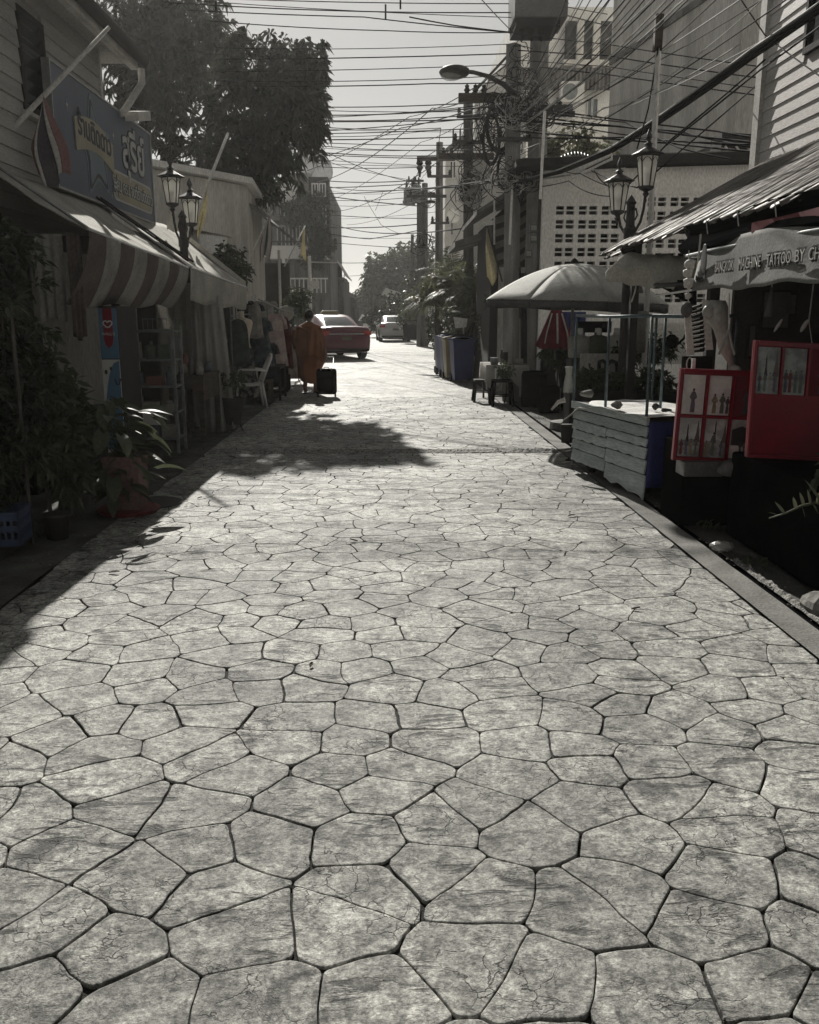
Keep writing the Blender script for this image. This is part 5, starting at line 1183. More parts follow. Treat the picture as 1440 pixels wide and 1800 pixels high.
for i, (px, py, y, m_, lab) in enumerate(((655, 555, 75, M_wallw, 'small pale sloping roof among the far trees'), (700, 508, 66, M_wallw, 'faded awning half hidden in the tree above the hatchback'), (623, 530, 88, M_walld, 'far grey hut roof left of the street end'))):
    q = P(px, py, y); b = MB(); b.prism([(q.x - 1.2, q.y, q.z - .4), (q.x + 1.2, q.y, q.z - .7), (q.x + 1.1, q.y, q.z - .55), (q.x - .9, q.y, q.z + .1)], (0, 2.0, 0)); b.span((q.x - .8, y + .2, 0), (q.x + .8, y + 1.8, q.z - .62)); tag(b.build('far_hut', m_), lab, 'hut', None)
# dark container and shrubs at the far kerb
t = thing('rubbish_container', 'black domed rubbish container at the far kerb', 'container', (P(728, 590, 48.6).x, 48.6, .12)); x = t.location.x
b = MB(); b.prism([(x - .55, 48.2, .2), (x + .5, 48.2, .2), (x + .62, 48.2, 1.0), (x - .62, 48.2, 1.0)], (0, .9, 0)); b.build('bin_body', M_black, t)
b = MB(); b.grid(lambda u, v: (x + .66 * math.cos(math.pi * (1 - u)), 48.15 + 1.0 * v, 1.0 + .24 * math.sin(math.pi * u)), 12, 1, (0, 0, -.04)); b.build('domed_lid', M_black, t, smooth=True)
b = MB(); 
for sx in (-.4, .4):
    b = MB(); b.tube([(x + sx, 48.2, .2), (x + sx + .05, 48.2, .2)], .09, 8); b.build('wheel', M_rubber, t)
bush('hedge_shrub', 'clipped dark shrub on the far pavement right of the container', [(cp(765, 575, 46), (.85, .7, .75), 300), (cp(780, 560, 46), (.8, .7, .8), 260)], .12, .06, M_leaf, 61, k=6)
bush('hedge_shrub', 'low pale shrub on the far pavement left of the container', [(cp(712, 560, 49.5), (.55, .6, .55), 200)], .12, .06, M_leaf2, 62, k=6)
b = MB(); q = P(773, 545, 44); b.tube([(q.x, 44, 0), (q.x, 44, q.z)], .05, 8); tag(b.build('marker_post', M_stripe_l), 'thin banded marker post in front of the far shrub', 'post')
b = MB(); q = P(736, 570, 47.9); b.prism([(q.x - .12, 47.9, .12), (q.x + .12, 47.9, .12), (q.x + .03, 47.9, 1.15), (q.x - .03, 47.9, 1.15)], (0, .12, 0)); tag(b.build('white_cone', M_white), 'small white cone on the far pavement beside the container', 'cone')
# low wall with gate behind the palms, closing the street on the right
b = MB(); b.span((2.0, 54, 0), (26, 54.3, 2.0)); tag(b.build('far_wall', M_wallc), 'grey boundary wall beyond the junction on the right', 'wall')
b = MB(); b.span((-40, 54, 0), (-9, 54.3, 2.6)); tag(b.build('far_wall', M_walld), 'dark boundary wall beyond the junction on the left', 'wall')
# ================================================================ RIGHT CLAPBOARD HOUSE and the stall roof under it
RX = 4.1
t = thing('siding_house', 'pale clapboard house at the upper right above the corrugated stall roof', 'house', (RX + 1.5, 7, 0))
YE = 10.55
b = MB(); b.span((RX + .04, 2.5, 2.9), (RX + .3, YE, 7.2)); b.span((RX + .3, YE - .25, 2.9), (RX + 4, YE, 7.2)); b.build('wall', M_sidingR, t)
z = 3.02; 
while z < 7.0:
    z0, z1 = z, z + .148; segs = [(2.5, YE - .13)]
    if z1 > 4.05 and z0 < 5.3: segs = [(2.5, 8.30), (9.48, YE - .13)]
    for a, c in segs: m = MB(); m.prism([(RX + .05, a, z0), (RX + .010, a, z0), (RX + .024, a, z1), (RX + .05, a, z1)], (0, c - a, 0)); m.build('siding_board', M_sidingR, t)
    z += .139
m = MB(); m.span((RX - .03, YE - .13, 2.95), (RX + .12, YE + .03, 7.2)); m.build('corner_board', M_siding_trim, t)
m = MB(); m.span((RX + .03, 8.30, 4.05), (RX + .045, 9.48, 5.3)); wv = m.build('window', M_glassd, t)
m = MB()
for a, c, d_, e in ((8.30, 8.35, 4.05, 5.3), (9.43, 9.48, 4.05, 5.3), (8.35, 9.43, 4.05, 4.11), (8.35, 9.43, 5.24, 5.3)): m.span((RX - .01, a, d_), (RX + .045, c, e))
m.build('frame', M_dark, wv)
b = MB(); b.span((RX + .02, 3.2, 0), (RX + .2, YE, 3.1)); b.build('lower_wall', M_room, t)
b = MB(); b.prism([(RX - 1.25, 1.8, 7.1), (RX + 4.3, 1.8, 8.6), (RX + 4.3, 1.8, 8.75), (RX - 1.25, 1.8, 7.25)], (0, YE + .9 - 1.8, 0)); b.build('roof', M_dark, t)  # unseen roof, its wide overhang added to keep the sun off the siding

rs_t = thing('stall_roof', 'rusty corrugated lean-to roof over the photo stall on the right', 'roof', (3.3, 7.3, 2.2))
def zr(x): return 2.235 + (x - 2.42) * .555
def sheet_roof(name, x0, x1, y0, y1, m_, par, dz=0.0, amp=.011, pitch=.076, zf=zr):
    n = int((y1 - y0) / pitch * 6); rr = random.Random(int(y0 * 100)); b = MB()
    b.grid(lambda u, v: (x0 + (x1 - x0) * v + (.02 * math.sin(u * 40) if v == 0 else 0), y0 + (y1 - y0) * u, zf(x0 + (x1 - x0) * v) + dz + amp * math.sin((y1 - y0) * u / pitch * 2 * math.pi) + .012 * noise.noise(Vector((u * 5, v * 3, dz * 50)))), n, 6, (0, 0, -.003)); return b.build(name, m_, par, smooth=True)
yy = 3.2; i = 0
while yy < 10.1:
    y2 = min(10.25, yy + .78); sheet_roof('roofing_sheet', 2.38 + (.05 * ((i * 7) % 3) - .04), RX + .02, yy, y2, M_rust, rs_t, .006 * (i % 2)); yy += .74; i += 1
sheet_roof('loose_sheet', 2.52, 3.1, 10.1, 10.8, M_rust, rs_t, -.10)
for y in (3.4, 5.5, 7.6, 9.7): m = MB(); m.bar((2.45, y, zr(2.45) - .06), (RX, y, zr(RX) - .06), .05, .07); m.build('rafter', M_dark, rs_t)
for x in (2.5, 3.2, 3.9): m = MB(); m.bar((x, 3.2, zr(x) - .028), (x, 9.9, zr(x) - .028), .04, .03); m.build('purlin', M_dark, rs_t)
m = MB(); m.grid(lambda u, v: (2.40 + .05 * math.sin(v * 6) + .012 * noise.noise(Vector((u * 9, v * 2, 0))), 3.3 + 4.2 * u, 2.24 - .22 * v + .015 * math.sin(u * 13)), 40, 6, (.03, 0, 0)); m.build('fascia_cloth', M_black, rs_t)
m = MB(); m.tube([(2.37, 3.3, 2.03), (2.375, 5, 2.005), (2.37, 6.6, 2.01), (2.37, 7.30, 2.0), (2.41, 7.36, 2.005)], .016, 7); m.build('edge_pipe', M_metal, rs_t, smooth=True)
for x, y in ((2.62, 7.35), (2.62, 9.75), (3.95, 9.7), (3.0, 3.6)): m = MB(); m.span((x - .04, y - .04, 0), (x + .04, y + .04, zr(x) - .05)); m.build('post', M_dark, rs_t)
# interior back wall, dark hanging cloths
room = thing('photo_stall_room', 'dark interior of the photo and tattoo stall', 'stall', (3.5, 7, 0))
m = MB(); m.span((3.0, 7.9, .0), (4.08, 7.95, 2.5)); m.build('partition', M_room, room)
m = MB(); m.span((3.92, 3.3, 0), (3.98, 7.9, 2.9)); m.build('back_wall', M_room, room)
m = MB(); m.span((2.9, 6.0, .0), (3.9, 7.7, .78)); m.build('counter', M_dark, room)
M_frame = mat('picture grey', (.13, .13, .125), .5, (.08, .08, .078), scale=4)
for k, (px, py, w_, h_, lab) in enumerate(((1365, 545, .26, .34, 'larger grey framed picture on the dark stall wall'), (1390, 535, .12, .2, 'small upright grey frame near the right edge of the stall wall'), (1322, 600, .08, .3, 'narrow pale frame edge left on the dark stall wall'))):
    q = P(px, py, 7.86); t = thing('wall_picture', lab, 'picture', tuple(q)); m = MB(); m.span((q.x - w_ / 2, 7.865, q.z - h_ / 2), (q.x + w_ / 2, 7.885, q.z + h_ / 2)); m.build('frame', M_dark, t); m = MB(); m.span((q.x - w_ / 2 + .02, 7.855, q.z - h_ / 2 + .02), (q.x + w_ / 2 - .02, 7.862, q.z + h_ / 2 - .02)); m.build('print', M_frame, t)

# ---------------------------------------------------------------- cloth banner with lettering
BX = 2.36
M_banner = mat('banner cloth', (.34, .34, .32), .85, (.20, .20, .19), scale=3, bump=.3, bscale=60, transl=.2)
M_bl = mat('banner lettering', (.02, .02, .022), .8); M_red2 = mat('dark red banner print', (.15, .014, .022), .8)
bt = thing('cloth_banner', 'white cloth banner with tattoo shop lettering hanging under the roof edge', 'banner', (BX, 6, 1.7))
y1_ = PX(1232, 470, BX).y; y0_ = 4.0
def bz(y, v): zt = 2.07 ; zb = 1.72 + .010 * math.sin(y * 5) + .006 * math.sin(y * 11); return zt + (zb - zt) * v
def bx(y, v): return BX + .02 * math.sin(y * 4 + v * 2) - .04 * v
m = MB(); m.grid(lambda u, v: (bx(y0_ + (y1_ - y0_) * u, v), y0_ + (y1_ - y0_) * u, bz(y0_ + (y1_ - y0_) * u, v)), 50, 12, (.003, 0, 0)); m.build('banner_cloth', M_banner, bt, smooth=True)
m = MB(); m.grid(lambda u, v: (bx(y0_ + 1.65 * u, 0) - .012, y0_ + 1.95 * u, 2.125 - .06 * v), 20, 2, (.003, 0, 0)); m.build('red_band', M_red2, bt)
for wd, yc, ln in (('BANGKOK', 6.30, .34), ('MACHINE', 5.86, .36), ('TATTOO', 5.42, .34), ('BY', 5.14, .12), ('CHEX', 4.90, .26)):
    zt_ = 1.868
    for mm, of, dx, zo in ((M_bl, .011, .0, 0), (M_white, -.001, -.004, .0)):
        o = text('lettering', wd, .098, mm, bt, (BX - .052 + dx, yc, zt_ + zo), (0, -1, 0), (0, 0, 1), .001, squash=1.0, offset=of)
        ys = [v.co.y for v in o.data.vertices]; w0 = max(ys) - min(ys); k_ = ln / w0; ym = (max(ys) + min(ys)) / 2
        for v in o.data.vertices: v.co.y = ym + (v.co.y - ym) * k_
m = MB(); m.blob((BX - .035, y1_ - .16, 1.93), (.006, .065, .12), 14, 8, lambda v: .10 * math.sin(v.z * 9)); m.build('emblem', M_frame, bt)
m = MB(); m.grid(lambda u, v: (BX - .058, y1_ - .07 - .20 * u, 1.80 + .035 * v - .02 * math.sin(math.pi * u)), 8, 1, (.003, 0, 0)); m.build('emblem_ribbon', M_bl, bt)
m = MB(); m.tube([(BX - .01, y1_ + .02, 2.14), (BX - .02, y1_ + .03, 1.76)], .008, 5); m.build('side_cord', M_white, bt)
for k in range(5): m = MB(); y = y1_ - .1 - k * .6; m.tube([(BX, y, 2.13), (BX - .02, y, 2.235)], .004, 4); m.build('tie', M_white, bt)

# ---------------------------------------------------------------- red photo boards
M_ph = [mat('photo paper %d' % i, c, .45, c2, scale=sc_, fine=.08, lo=.44, hi=.56) for i, (c, c2, sc_) in enumerate([((.66, .65, .61), (.52, .51, .48), 6), ((.50, .51, .49), (.32, .32, .31), 9), ((.30, .31, .30), (.16, .16, .16), 8)])]
fig = [mat('print figure %d' % i, c, .5, None, scale=20, fine=.1) for i, c in enumerate([(.12, .10, .14), (.16, .03, .03), (.24, .18, .11), (.12, .14, .11), (.06, .07, .09), (.30, .28, .25), (.035, .03, .03), (.12, .10, .09)])]
def photo(par, O, X, U, N, w_, h_, kind, k, pm):
    """a framed tourist snapshot printed flat: figures in long robes before spires"""
    def at(x, z, o): return O + X * x + U * z + N * o
    def fl(pts, o, n, m_): b = MB(); b.prism([at(x, z, o) for x, z in pts], N * .0008); return b.build(n, m_, ph)
    b = MB(); b.prism([at(0, 0, .004), at(w_, 0, .004), at(w_, h_, .004), at(0, h_, .004)], N * .003); ph = b.build('photograph', pm, par)
    o = .0075
    if kind in ('spires', 'one_spire'):
        fl([(0, 0), (w_, 0), (w_, h_ * .42), (w_ * .6, h_ * .46), (0, h_ * .40)], o, 'print_ground', M_ph[2])
        for cx, hh, ww in (((.40, .86, .16), (.86, .97, .34)) if kind == 'spires' else ((.48, .97, .13), (.92, .90, .3))):
            x0 = w_ * (cx - ww / 2); x1 = min(w_, w_ * (cx + ww / 2)); c_ = min(w_ * .97, w_ * cx)
            fl([(x0, h_ * .38), (x1, h_ * .38), (min(w_, c_ + w_ * ww * .22), h_ * .58), (min(w_, c_ + w_ * .03), h_ * (hh - .12)), (c_, h_ * hh), (c_ - w_ * .03, h_ * (hh - .12)), (c_ - w_ * ww * .22, h_ * .58)], o + .001, 'print_spire', fig[7] if cx > .6 else fig[6])
    elif kind == 'house':
        fl([(0, 0), (w_, 0), (w_, h_ * .34), (0, h_ * .36)], o, 'print_ground', M_ph[0]); fl([(w_ * .05, h_ * .34), (w_ * .95, h_ * .34), (w_ * .95, h_ * .74), (w_ * .5, h_ * .84), (w_ * .05, h_ * .74)], o + .001, 'print_house', fig[6])
    nf = {'single': [(.5, .62, 0, .23)], 'pair': [(.30, .50, 1, .2), (.66, .52, 2, .2), (.9, .45, 3, .14)], 'spires': [(.14, .40, 4, .13), (.38, .42, 3, .13), (.60, .42, 5, .13), (.82, .43, 0, .13)], 'one_spire': [(.42, .62, 5, .17), (.12, .4, 4, .12), (.8, .4, 2, .12)], 'robe': [(.55, .62, 2, .24)], 'house': [(.5, .45, 5, .12), (.68, .42, 4, .12)], 'group': [(.12, .50, 3, .15), (.32, .50, 6, .15), (.56, .48, 2, .15), (.8, .5, 2, .15)]}[kind]
    for (cx, hh, c, wd) in nf:
        x = w_ * cx; W2 = w_ * wd * .78; H2 = h_ * hh; z0 = h_ * .05
        fl([(x + a_ * W2, z0 + b_ * H2) for a_, b_ in ((-.62, 0), (.55, 0), (.60, .3), (.38, .52), (.55, .56), (.95, .60), (.80, .72), (.48, .83), (.14, .87), (-.16, .87), (-.50, .82), (-.72, .72), (-1.0, .62), (-.6, .55), (-.40, .5), (-.55, .3))], o + .0022, 'print_figure', fig[(c + k) % 6])
        fl([(x + math.cos(a) * W2 * .30, z0 + H2 * .93 + math.sin(a) * W2 * .38) for a in [math.pi * i / 4 for i in range(8)]], o + .0026, 'print_head', fig[6])
        fl([(x - W2 * .75, z0 + H2 * .62), (x + W2 * .7, z0 + H2 * .61), (x + W2 * .45, z0 + H2 * .80), (x - W2 * .1, z0 + H2 * .68)], o + .0034, 'print_sash', fig[(c + k + 3) % 6])
    return ph
def photo_board(label, tl, tr, bl, d, cols, rows, kinds, y, fr=.030, empty=0.0):
    O = P(*bl, y); TL = P(*tl, y); TR = P(*tr, y - .03)
    U = (TL - O); H = U.length; U.normalize(); X = (TR - TL); W = X.length; X.normalize(); N = X.cross(U).normalized()
    if N.y > 0: N = -N
    t = thing('photo_board', label, 'photo board', tuple(O), 0, 'red photo boards')
    def bar(x0, z0, x1, z1, o=.0): b = MB(); b.prism([O + X * x0 + U * z0 + N * o, O + X * x1 + U * z0 + N * o, O + X * x1 + U * z1 + N * o, O + X * x0 + U * z1 + N * o], N * .022); return b
    bar(0, 0, W, H, -.025).build('backing', M_red, t)
    for a in ((0, 0, fr, H), (W - fr, 0, W, H), (fr, 0, W - fr, fr), (fr, H - fr * 1.5, W - fr, H)): bar(*a).build('frame', M_red, t, bevel=.004)
    z0 = fr + empty * H; ch = (H - 2.5 * fr - empty * H - (rows - 1) * fr * .7) / rows; cw = (W - 2 * fr - (cols - 1) * fr * .7) / cols
    for r_ in range(rows):
        for c_ in range(cols):
            k = r_ * cols + c_; x = fr + c_ * (cw + fr * .7); zz = z0 + (rows - 1 - r_) * (ch + fr * .7)
            photo(t, O + X * (x + .006) + U * (zz + .004), X, U, N, cw - .012, ch - .008, kinds[k], k, M_ph[0] if kinds[k] in ('single', 'pair') else (M_red2 if kinds[k] == 'robe' else M_ph[1 if rows > 1 else 2]))
            if c_ < cols - 1: bar(x + cw, zz, x + cw + fr * .7, zz + ch).build('divider', M_red, t)
        if r_ < rows - 1: bar(fr, z0 + (rows - 1 - r_) * (ch + fr * .7) - fr * .7, W - fr, z0 + (rows - 1 - r_) * (ch + fr * .7)).build('divider', M_red, t)
    return t
photo_board('red board of six framed tourist photographs hanging beside the blue cart', (1196, 647), (1342, 653), (1181, 808), 1, 3, 2, ['single', 'pair', 'robe', 'spires', 'one_spire', 'house'], 6.35, .026)
photo_board('red board with one row of tourist photographs above a bare red panel', (1326, 598), (1522, 608), (1311, 803), 1, 4, 1, ['spires', 'group', 'robe', 'spires'], 5.55, .022, .52)
# table carrying the boards; the shaded void under it is a solid black block
m = MB(); m.span((2.42, 4.7, 0), (3.6, 6.2, .60)); tag(m.build('table_void', M_black, bevel=.02), 'black block for the dark void under the table behind the red photo boards', 'table')
m = MB(); m.span((2.15, 6.42, 0), (2.9, 6.9, .62)); tag(m.build('draped_box', M_black, bevel=.02), 'black covered box between the blue cart and the photo boards', 'box')
m = MB(); q = P(1228, 822, 6.3); m.span((q.x - .12, 6.25, q.z - .06), (q.x + .17, 6.45, q.z + .05)); tag(m.build('foam_box', M_frame, bevel=.01), 'grey foam box hanging just below the left photo board', 'box')
q = P(1300, 822, 6.2); m = MB(); m.blob((q.x, q.y, q.z), (.16, .06, .07), 12, 8, lambda v: .25 * math.sin(v.x * 9) * math.sin(v.z * 7)); tag(m.build('plastic_bag', M_frame, smooth=True), 'crumpled grey plastic bag under the photo boards', 'bag')
m = MB(); q = P(1219, 640, 6.4); m.span((q.x - .012, 6.39, q.z - .06), (q.x + .012, 6.41, q.z + .04)); tag(m.build('white_peg', M_white), 'small white peg on top of the left photo board', 'peg')

# ---------------------------------------------------------------- tattooed practice leg, packaged goods, shells
M_legm = mat('mannequin leg skin', (.42, .41, .37), .55, (.26, .255, .23), scale=7, bump=.3, bscale=40, stretch=(1, 1, .5))
t = thing('leg_mannequin', 'pale mannequin leg covered in fine tattoo drawing standing above the photo board', 'mannequin leg', tuple(P(1287, 640, 6.6)))
pp = [(1262, 528, .060), (1260, 545, .092), (1263, 560, .082), (1268, 578, .058), (1271, 595, .050), (1275, 608, .056), (1280, 622, .044), (1285, 636, .028), (1288, 646, .030)]
b = MB(); b.tube([P(a, c, 6.6) for a, c, r_ in pp], [r_ * .92 for a, c, r_ in pp], 16); b.build('leg_shell', M_legm, t, smooth=True)
b = MB(); q = P(1247, 548, 6.58); b.blob(q, (.05, .05, .055), 12, 8); b.build('hip_stump', M_legm, t, smooth=True)
q = P(1290, 648, 6.55); b = MB(); b.blob((q.x - .01, q.y - .04, q.z - .0), (.035, .10, .03), 12, 8); b.build('foot', M_legm, t, smooth=True)
# packaged fan / pillow with black pleats between two white strips
t = thing('packaged_blind', 'black pleated blind between two white cardboard strips hanging in plastic', 'packaged goods', tuple(P(1225, 625, 7.0)))
for a, c in (((1205, 530), (1213, 624)), ((1238, 528), (1246, 615))):
    q0, q1 = P(a[0] - 3, a[1], 7.0), P(c[0] + 3, c[1], 7.0); b = MB(); b.prism([q0, P(a[0] + 8, a[1], 7.0), P(c[0] + 8, c[1], 7.0), P(c[0] - 5, c[1], 7.0)], (0, .02, 0)); b.build('card_strip', M_white, t)
for k in range(11):
    q0, q1 = P(1214, 540 + k * 7.6, 7.0), P(1240, 532 + k * 8.0, 7.0); b = MB(); b.prism([q0, q1, q1 + Vector((0, .03, -.028)), q0 + Vector((0, .03, -.022))], (0, .012, .004)); b.build('pleat', M_rubber if k % 1 == 0 else M_metal, t, smooth=False)
    b = MB(); b.bar(q0 + Vector((.01, -.006, 0)), q0.lerp(q1, .6) + Vector((0, -.006, .0)), .005); b.build('shine_edge', M_plastic, t)
b = MB(); b.blob(P(1207, 545, 6.98), (.045, .02, .06), 12, 8); b.build('round_tag', M_frame, t)
b = MB(); b.span(tuple(P(1204, 660, 6.95)), tuple(P(1245, 626, 7.05))); tag(b.build('black_box', M_black), 'black box with a white oval mark beside the mannequin leg', 'box')
q = P(1212, 640, 6.93); b = MB(); b.tube([(q.x + .022 * math.cos(a), q.y, q.z + .05 * math.sin(a)) for a in [math.pi * i / 6 for i in range(13)]], .005, 4); tag(b.build('oval_mark', M_white), 'white oval ring printed on the black box', 'mark')
for k, (px, py, w_) in enumerate(((1212, 466, .042), (1209, 481, .036), (1212, 499, .044), (1210, 521, .026))):
    q = P(px, py, 6.95); b = MB(); b.blob(q, (w_, w_ * .7, w_ * .8), 10, 7, lambda v: .28 * math.sin(v.x * 6 + k) * math.cos(v.z * 6) + (.3 if v.z > .6 else 0)); tag(b.build('sea_shell', M_white, smooth=True), ['topmost white sea shell on the hanging string', 'second white sea shell from the top of the string', 'third and largest white shell on the string', 'lowest small white shell on the string'][k], 'shell', 'sea shells threaded on a hanging string')
b = MB(); b.tube([P(1211, 440, 6.96), P(1210, 530, 6.96)], .004, 4); tag(b.build('shell_string', M_white), 'thin string carrying the white sea shells', 'string')
for k, (x0, y0, x1, y1, m_, lab) in enumerate(((1356, 470, 1357, 505, M_wire_g, 'thin grey cord hanging inside the stall by the dark dressed doll'), (1430, 500, 1422, 565, M_wire_g, 'thin cord with a bright feather charm at the far right of the stall'), (1282, 515, 1281, 580, M_wire_g, 'dark cord above the split white tassel right of the mannequin leg'))):
    y = 6.3; q0, q1 = P(x0, y0, y), P(x1, y1, y); t = thing('hanging_charm', lab, 'charm', tuple(q1)); b = MB(); b.tube([q0, q1], .005, 5); b.build('cord', m_, t)
    if k == 0: b = MB(); b.tube([q1, q1 + Vector((0, 0, -.05)), q1 + Vector((-.01, 0, -.20))], [.012, .02, .03], 8); b.build('doll', M_frame, t, smooth=True)
    if k == 1:
        b = MB(); b.blob(q1 + Vector((-.03, 0, -.03)), (.016, .006, .05), 8, 6, None, Matrix.Rotation(R(28), 3, 'Y')); b.build('feather', M_plastic, t, smooth=True); b = MB(); b.tube([q1, q1 + Vector((.04, 0, -.16))], .003, 4); b.build('thread', M_white, t)
    if k == 2:
        for s in (-1, 1): b = MB(); b.tube([q1, q1 + Vector((.03 * s, 0, -.10)), q1 + Vector((.055 * s, 0, -.17))], .009, 5); b.build('tassel', M_legm, t)
b = MB(); b.blob(P(1368, 572, 6.5), (.012, .006, .055), 8, 6, None, Matrix.Rotation(R(30), 3, 'Y')); tag(b.build('feather_charm', M_plastic, smooth=True), 'small bright feather charm hanging in the middle of the dark stall', 'charm')

# ---------------------------------------------------------------- BLUE-GREY CART
A_ = Vector((2.19, 7.42, 0)); F_ = Vector((1.86, 8.92, 0)); ct = thing('vendor_cart', 'blue grey planked vendor cart with thin teal posts and a white cloth on top', 'cart', (2.4, 8.2, 0))
e1 = (F_ - A_); LC = e1.length; e1.normalize(); e2 = Vector((e1.y, -e1.x, 0)); WC = .78
def cpt(a, c, z): return A_ + e1 * a + e2 * c + Vector((0, 0, z))
def cbox(a0, a1, c0, c1, z0, z1): b = MB(); b.prism([cpt(a0, c0, z0), cpt(a1, c0, z0), cpt(a1, c1, z0), cpt(a0, c1, z0)], (0, 0, z1 - z0)); return b
rr = random.Random(8)
cbox(.03, LC - .03, .03, WC, .16, .60).build('cart_box', M_dark, ct)
for half in (0, 1):
    a0, a1 = (0.0, LC * .49) if half == 0 else (LC * .50, LC * .985)
    zz = [.05, .215, .345, .45, .53, .63] if half == 0 else [.11, .235, .335, .43, .53, .63]
    for k in range(5):
        z0, z1 = zz[k], zz[k + 1] - .013; sag = -.05 if (k == 0 and half == 0) else 0
        def f(u, v, a0=a0, a1=a1, z0=z0, z1=z1, k=k, half=half):
            w_ = .010 * noise.noise(Vector((u * 3, k * 3.1, half))) ; zz0 = z0 + (.012 * noise.noise(Vector((u * 7, k, 5))) - (.0 if k or half else (.06 * (1 - u) ** 3 - .012 * math.sin(u * 14))))
            return cpt(a0 + (a1 - a0) * u, -.022 + .016 * (1 - v) * (-1) + w_, zz0 + (z1 - zz0) * v)
        b = MB(); b.grid(f, 14, 2, tuple(e2 * .014)); b.build('plank', M_plank, ct)
cbox(-.01, LC, -.045, -.012, .632, .70).build('top_rail', M_plank, ct, bevel=.004)
cbox(.0, LC, -.01, WC, .64, .685).build('cart_top', M_dark, ct)
# white cloth
def clf(u, v):
    a = -.03 + (LC + .16) * u; c = -.06 + (WC + .05) * v; z = .705 + .012 * noise.noise(Vector((u * 6, v * 5, 1))) + .008 * math.sin(u * 17 + v * 4)
    if u > .62 and v < .25: z -= (u - .62) * (1 - v * 4) * .42 * (1 + .25 * math.sin(u * 30)); c -= .04 * (u - .62)
    if u > .90: z -= (u - .9) * 1.0
    return tuple(cpt(a, c, z))
b = MB(); b.grid(clf, 44, 24, (0, 0, -.004)); b.build('cloth_cover', mat('bright cart cloth', (.85, .84, .81), .85, (.70, .69, .66), scale=3, bump=.5, bscale=50), ct, smooth=True)
q = cpt(LC + .08, -.08, .70); b = MB(); b.tube([q, q + Vector((-.06, .02, -.02)), q + Vector((-.13, .02, -.10))], [.03, .022, .012], 6); b.build('cloth_knot', M_cloth, ct, smooth=True)
PZ = 1.535
for (a, c, z0) in ((.02, -.03, .62), (LC * .52, -.03, .66), (LC - .02, -.03, .66), (.60, .42, .70), (LC - .12, WC, .5), (.05, WC, .5)):
    q = cpt(a, c, z0); b = MB(); b.tube([q, cpt(a, c, PZ)], .013, 8); b.build('post', M_teal, ct, smooth=True)
for (a, c), (a2, c2) in (((.02, -.03), (LC - .02, -.03)), ((LC - .02, -.03), (LC - .12, WC)), ((LC - .12, WC), (.05, WC)), ((.05, WC), (.02, -.03))):
    b = MB(); b.tube([cpt(a, c, PZ), cpt((a + a2) / 2, (c + c2) / 2, PZ - .008), cpt(a2, c2, PZ)], .015, 8); b.build('top_tube', M_teal, ct, smooth=True)
b = MB(); b.grid(lambda u, v: (cpt(-.012 - .01 * math.sin(u * 9), -.02 + (WC + .04) * u, .66 - .56 * v)), 16, 6, tuple(-e1 * .006)); b.build('blue_side_sheet', M_blue, ct, smooth=True)
for (a, c) in ((.25, .12), (LC - .2, .12), (.25, WC - .1), (LC - .2, WC - .1)):
    b = MB(); b.tube([cpt(a, c - .025, .115), cpt(a, c + .025, .115)], .115, 18); w_ = b.build('wheel', M_rubber, ct); b = MB(); b.tube([cpt(a, c - .03, .115), cpt(a, c + .03, .115)], .05, 10); b.build('hub', M_metal, w_)
# push handle frame and bucket at the far end
for c in (.02, .22): b = MB(); b.tube([cpt(LC + .02, c, .66), cpt(LC + .06, c, .40), cpt(LC + .03, c, .06)], .02, 6); b.build('frame_leg', M_dark, ct)
b = MB(); b.tube([cpt(LC + .03, -.0, .07), cpt(LC + .03, .28, .07)], .018, 6); b.build('foot_bar', M_metal, ct)
q = cpt(LC + .12, -.02, .26); b = MB(); b.lathe([(.06, 0), (.075, .18), (.08, .185)], 14, q); b.tube([q + Vector((-.075, 0, .18)), q + Vector((0, 0, .30)), q + Vector((.075, 0, .18))], .004, 5); tag(b.build('bucket', M_dark, smooth=True), 'small dark bucket hanging from the far end of the blue cart', 'bucket')
# stones holding the cloth
for k, (px, py, s, m_, lab) in enumerate(((1033, 692, (.075, .06, .035), M_stonegrey, 'pale grey brick weighing the cloth at the far left of the cart'), (1085, 712, (.055, .05, .032), M_stonegrey, 'dark wedge shaped stone on the cloth beside the middle post'), (1152, 714, (.035, .035, .028), M_pot, 'small dark round stone on the cloth in front of the rear post'), (1170, 718, (.05, .025, .015), M_pot, 'flat dark clamp at the foot of the rear post'))):
    q = G(px, py + 6, .72); q.x = max(q.x, 1.9); b = MB(); b.blob((q.x, q.y, .72 + s[2]), s, 8, 6, lambda v: .16 * math.sin(v.x * 5 + k) + .12 * (abs(v.z) > .5)); tag(b.build('stone_weight', m_), lab, 'stone')

# ---------------------------------------------------------------- UMBRELLA
UC = P(1010, 463, 12.2); UX, UY, UZ = UC.x, 12.2, UC.z; UR = 1.24
t = thing('market_umbrella', 'big pale grey market umbrella open over the blue cart', 'umbrella', (UX, UY, 0)); n = 8
M_umb = mat('umbrella cloth', (.56, .56, .52), .8, (.40, .40, .37), scale=2.5, fine=.14, bscale=30, transl=.12, bump=.3); M_umbin = mat('umbrella valance', (.10, .10, .10), .85, (.07, .07, .07), scale=4)
tilt = Matrix.Translation((UX, UY, 0)) @ Matrix.Rotation(R(2), 4, 'Y')
def ur(r, a): # radius profile with scalloped ribs
    k = (a / (2 * math.pi) * n) % 1; sc_ = 1 - .045 * math.sin(math.pi * k) * r; return r * UR * sc_
def uz(r, a): k = (a / (2 * math.pi) * n) % 1; return UZ - .50 * (r ** 1.85) - .03 * math.sin(math.pi * k) * r * (1 - r)
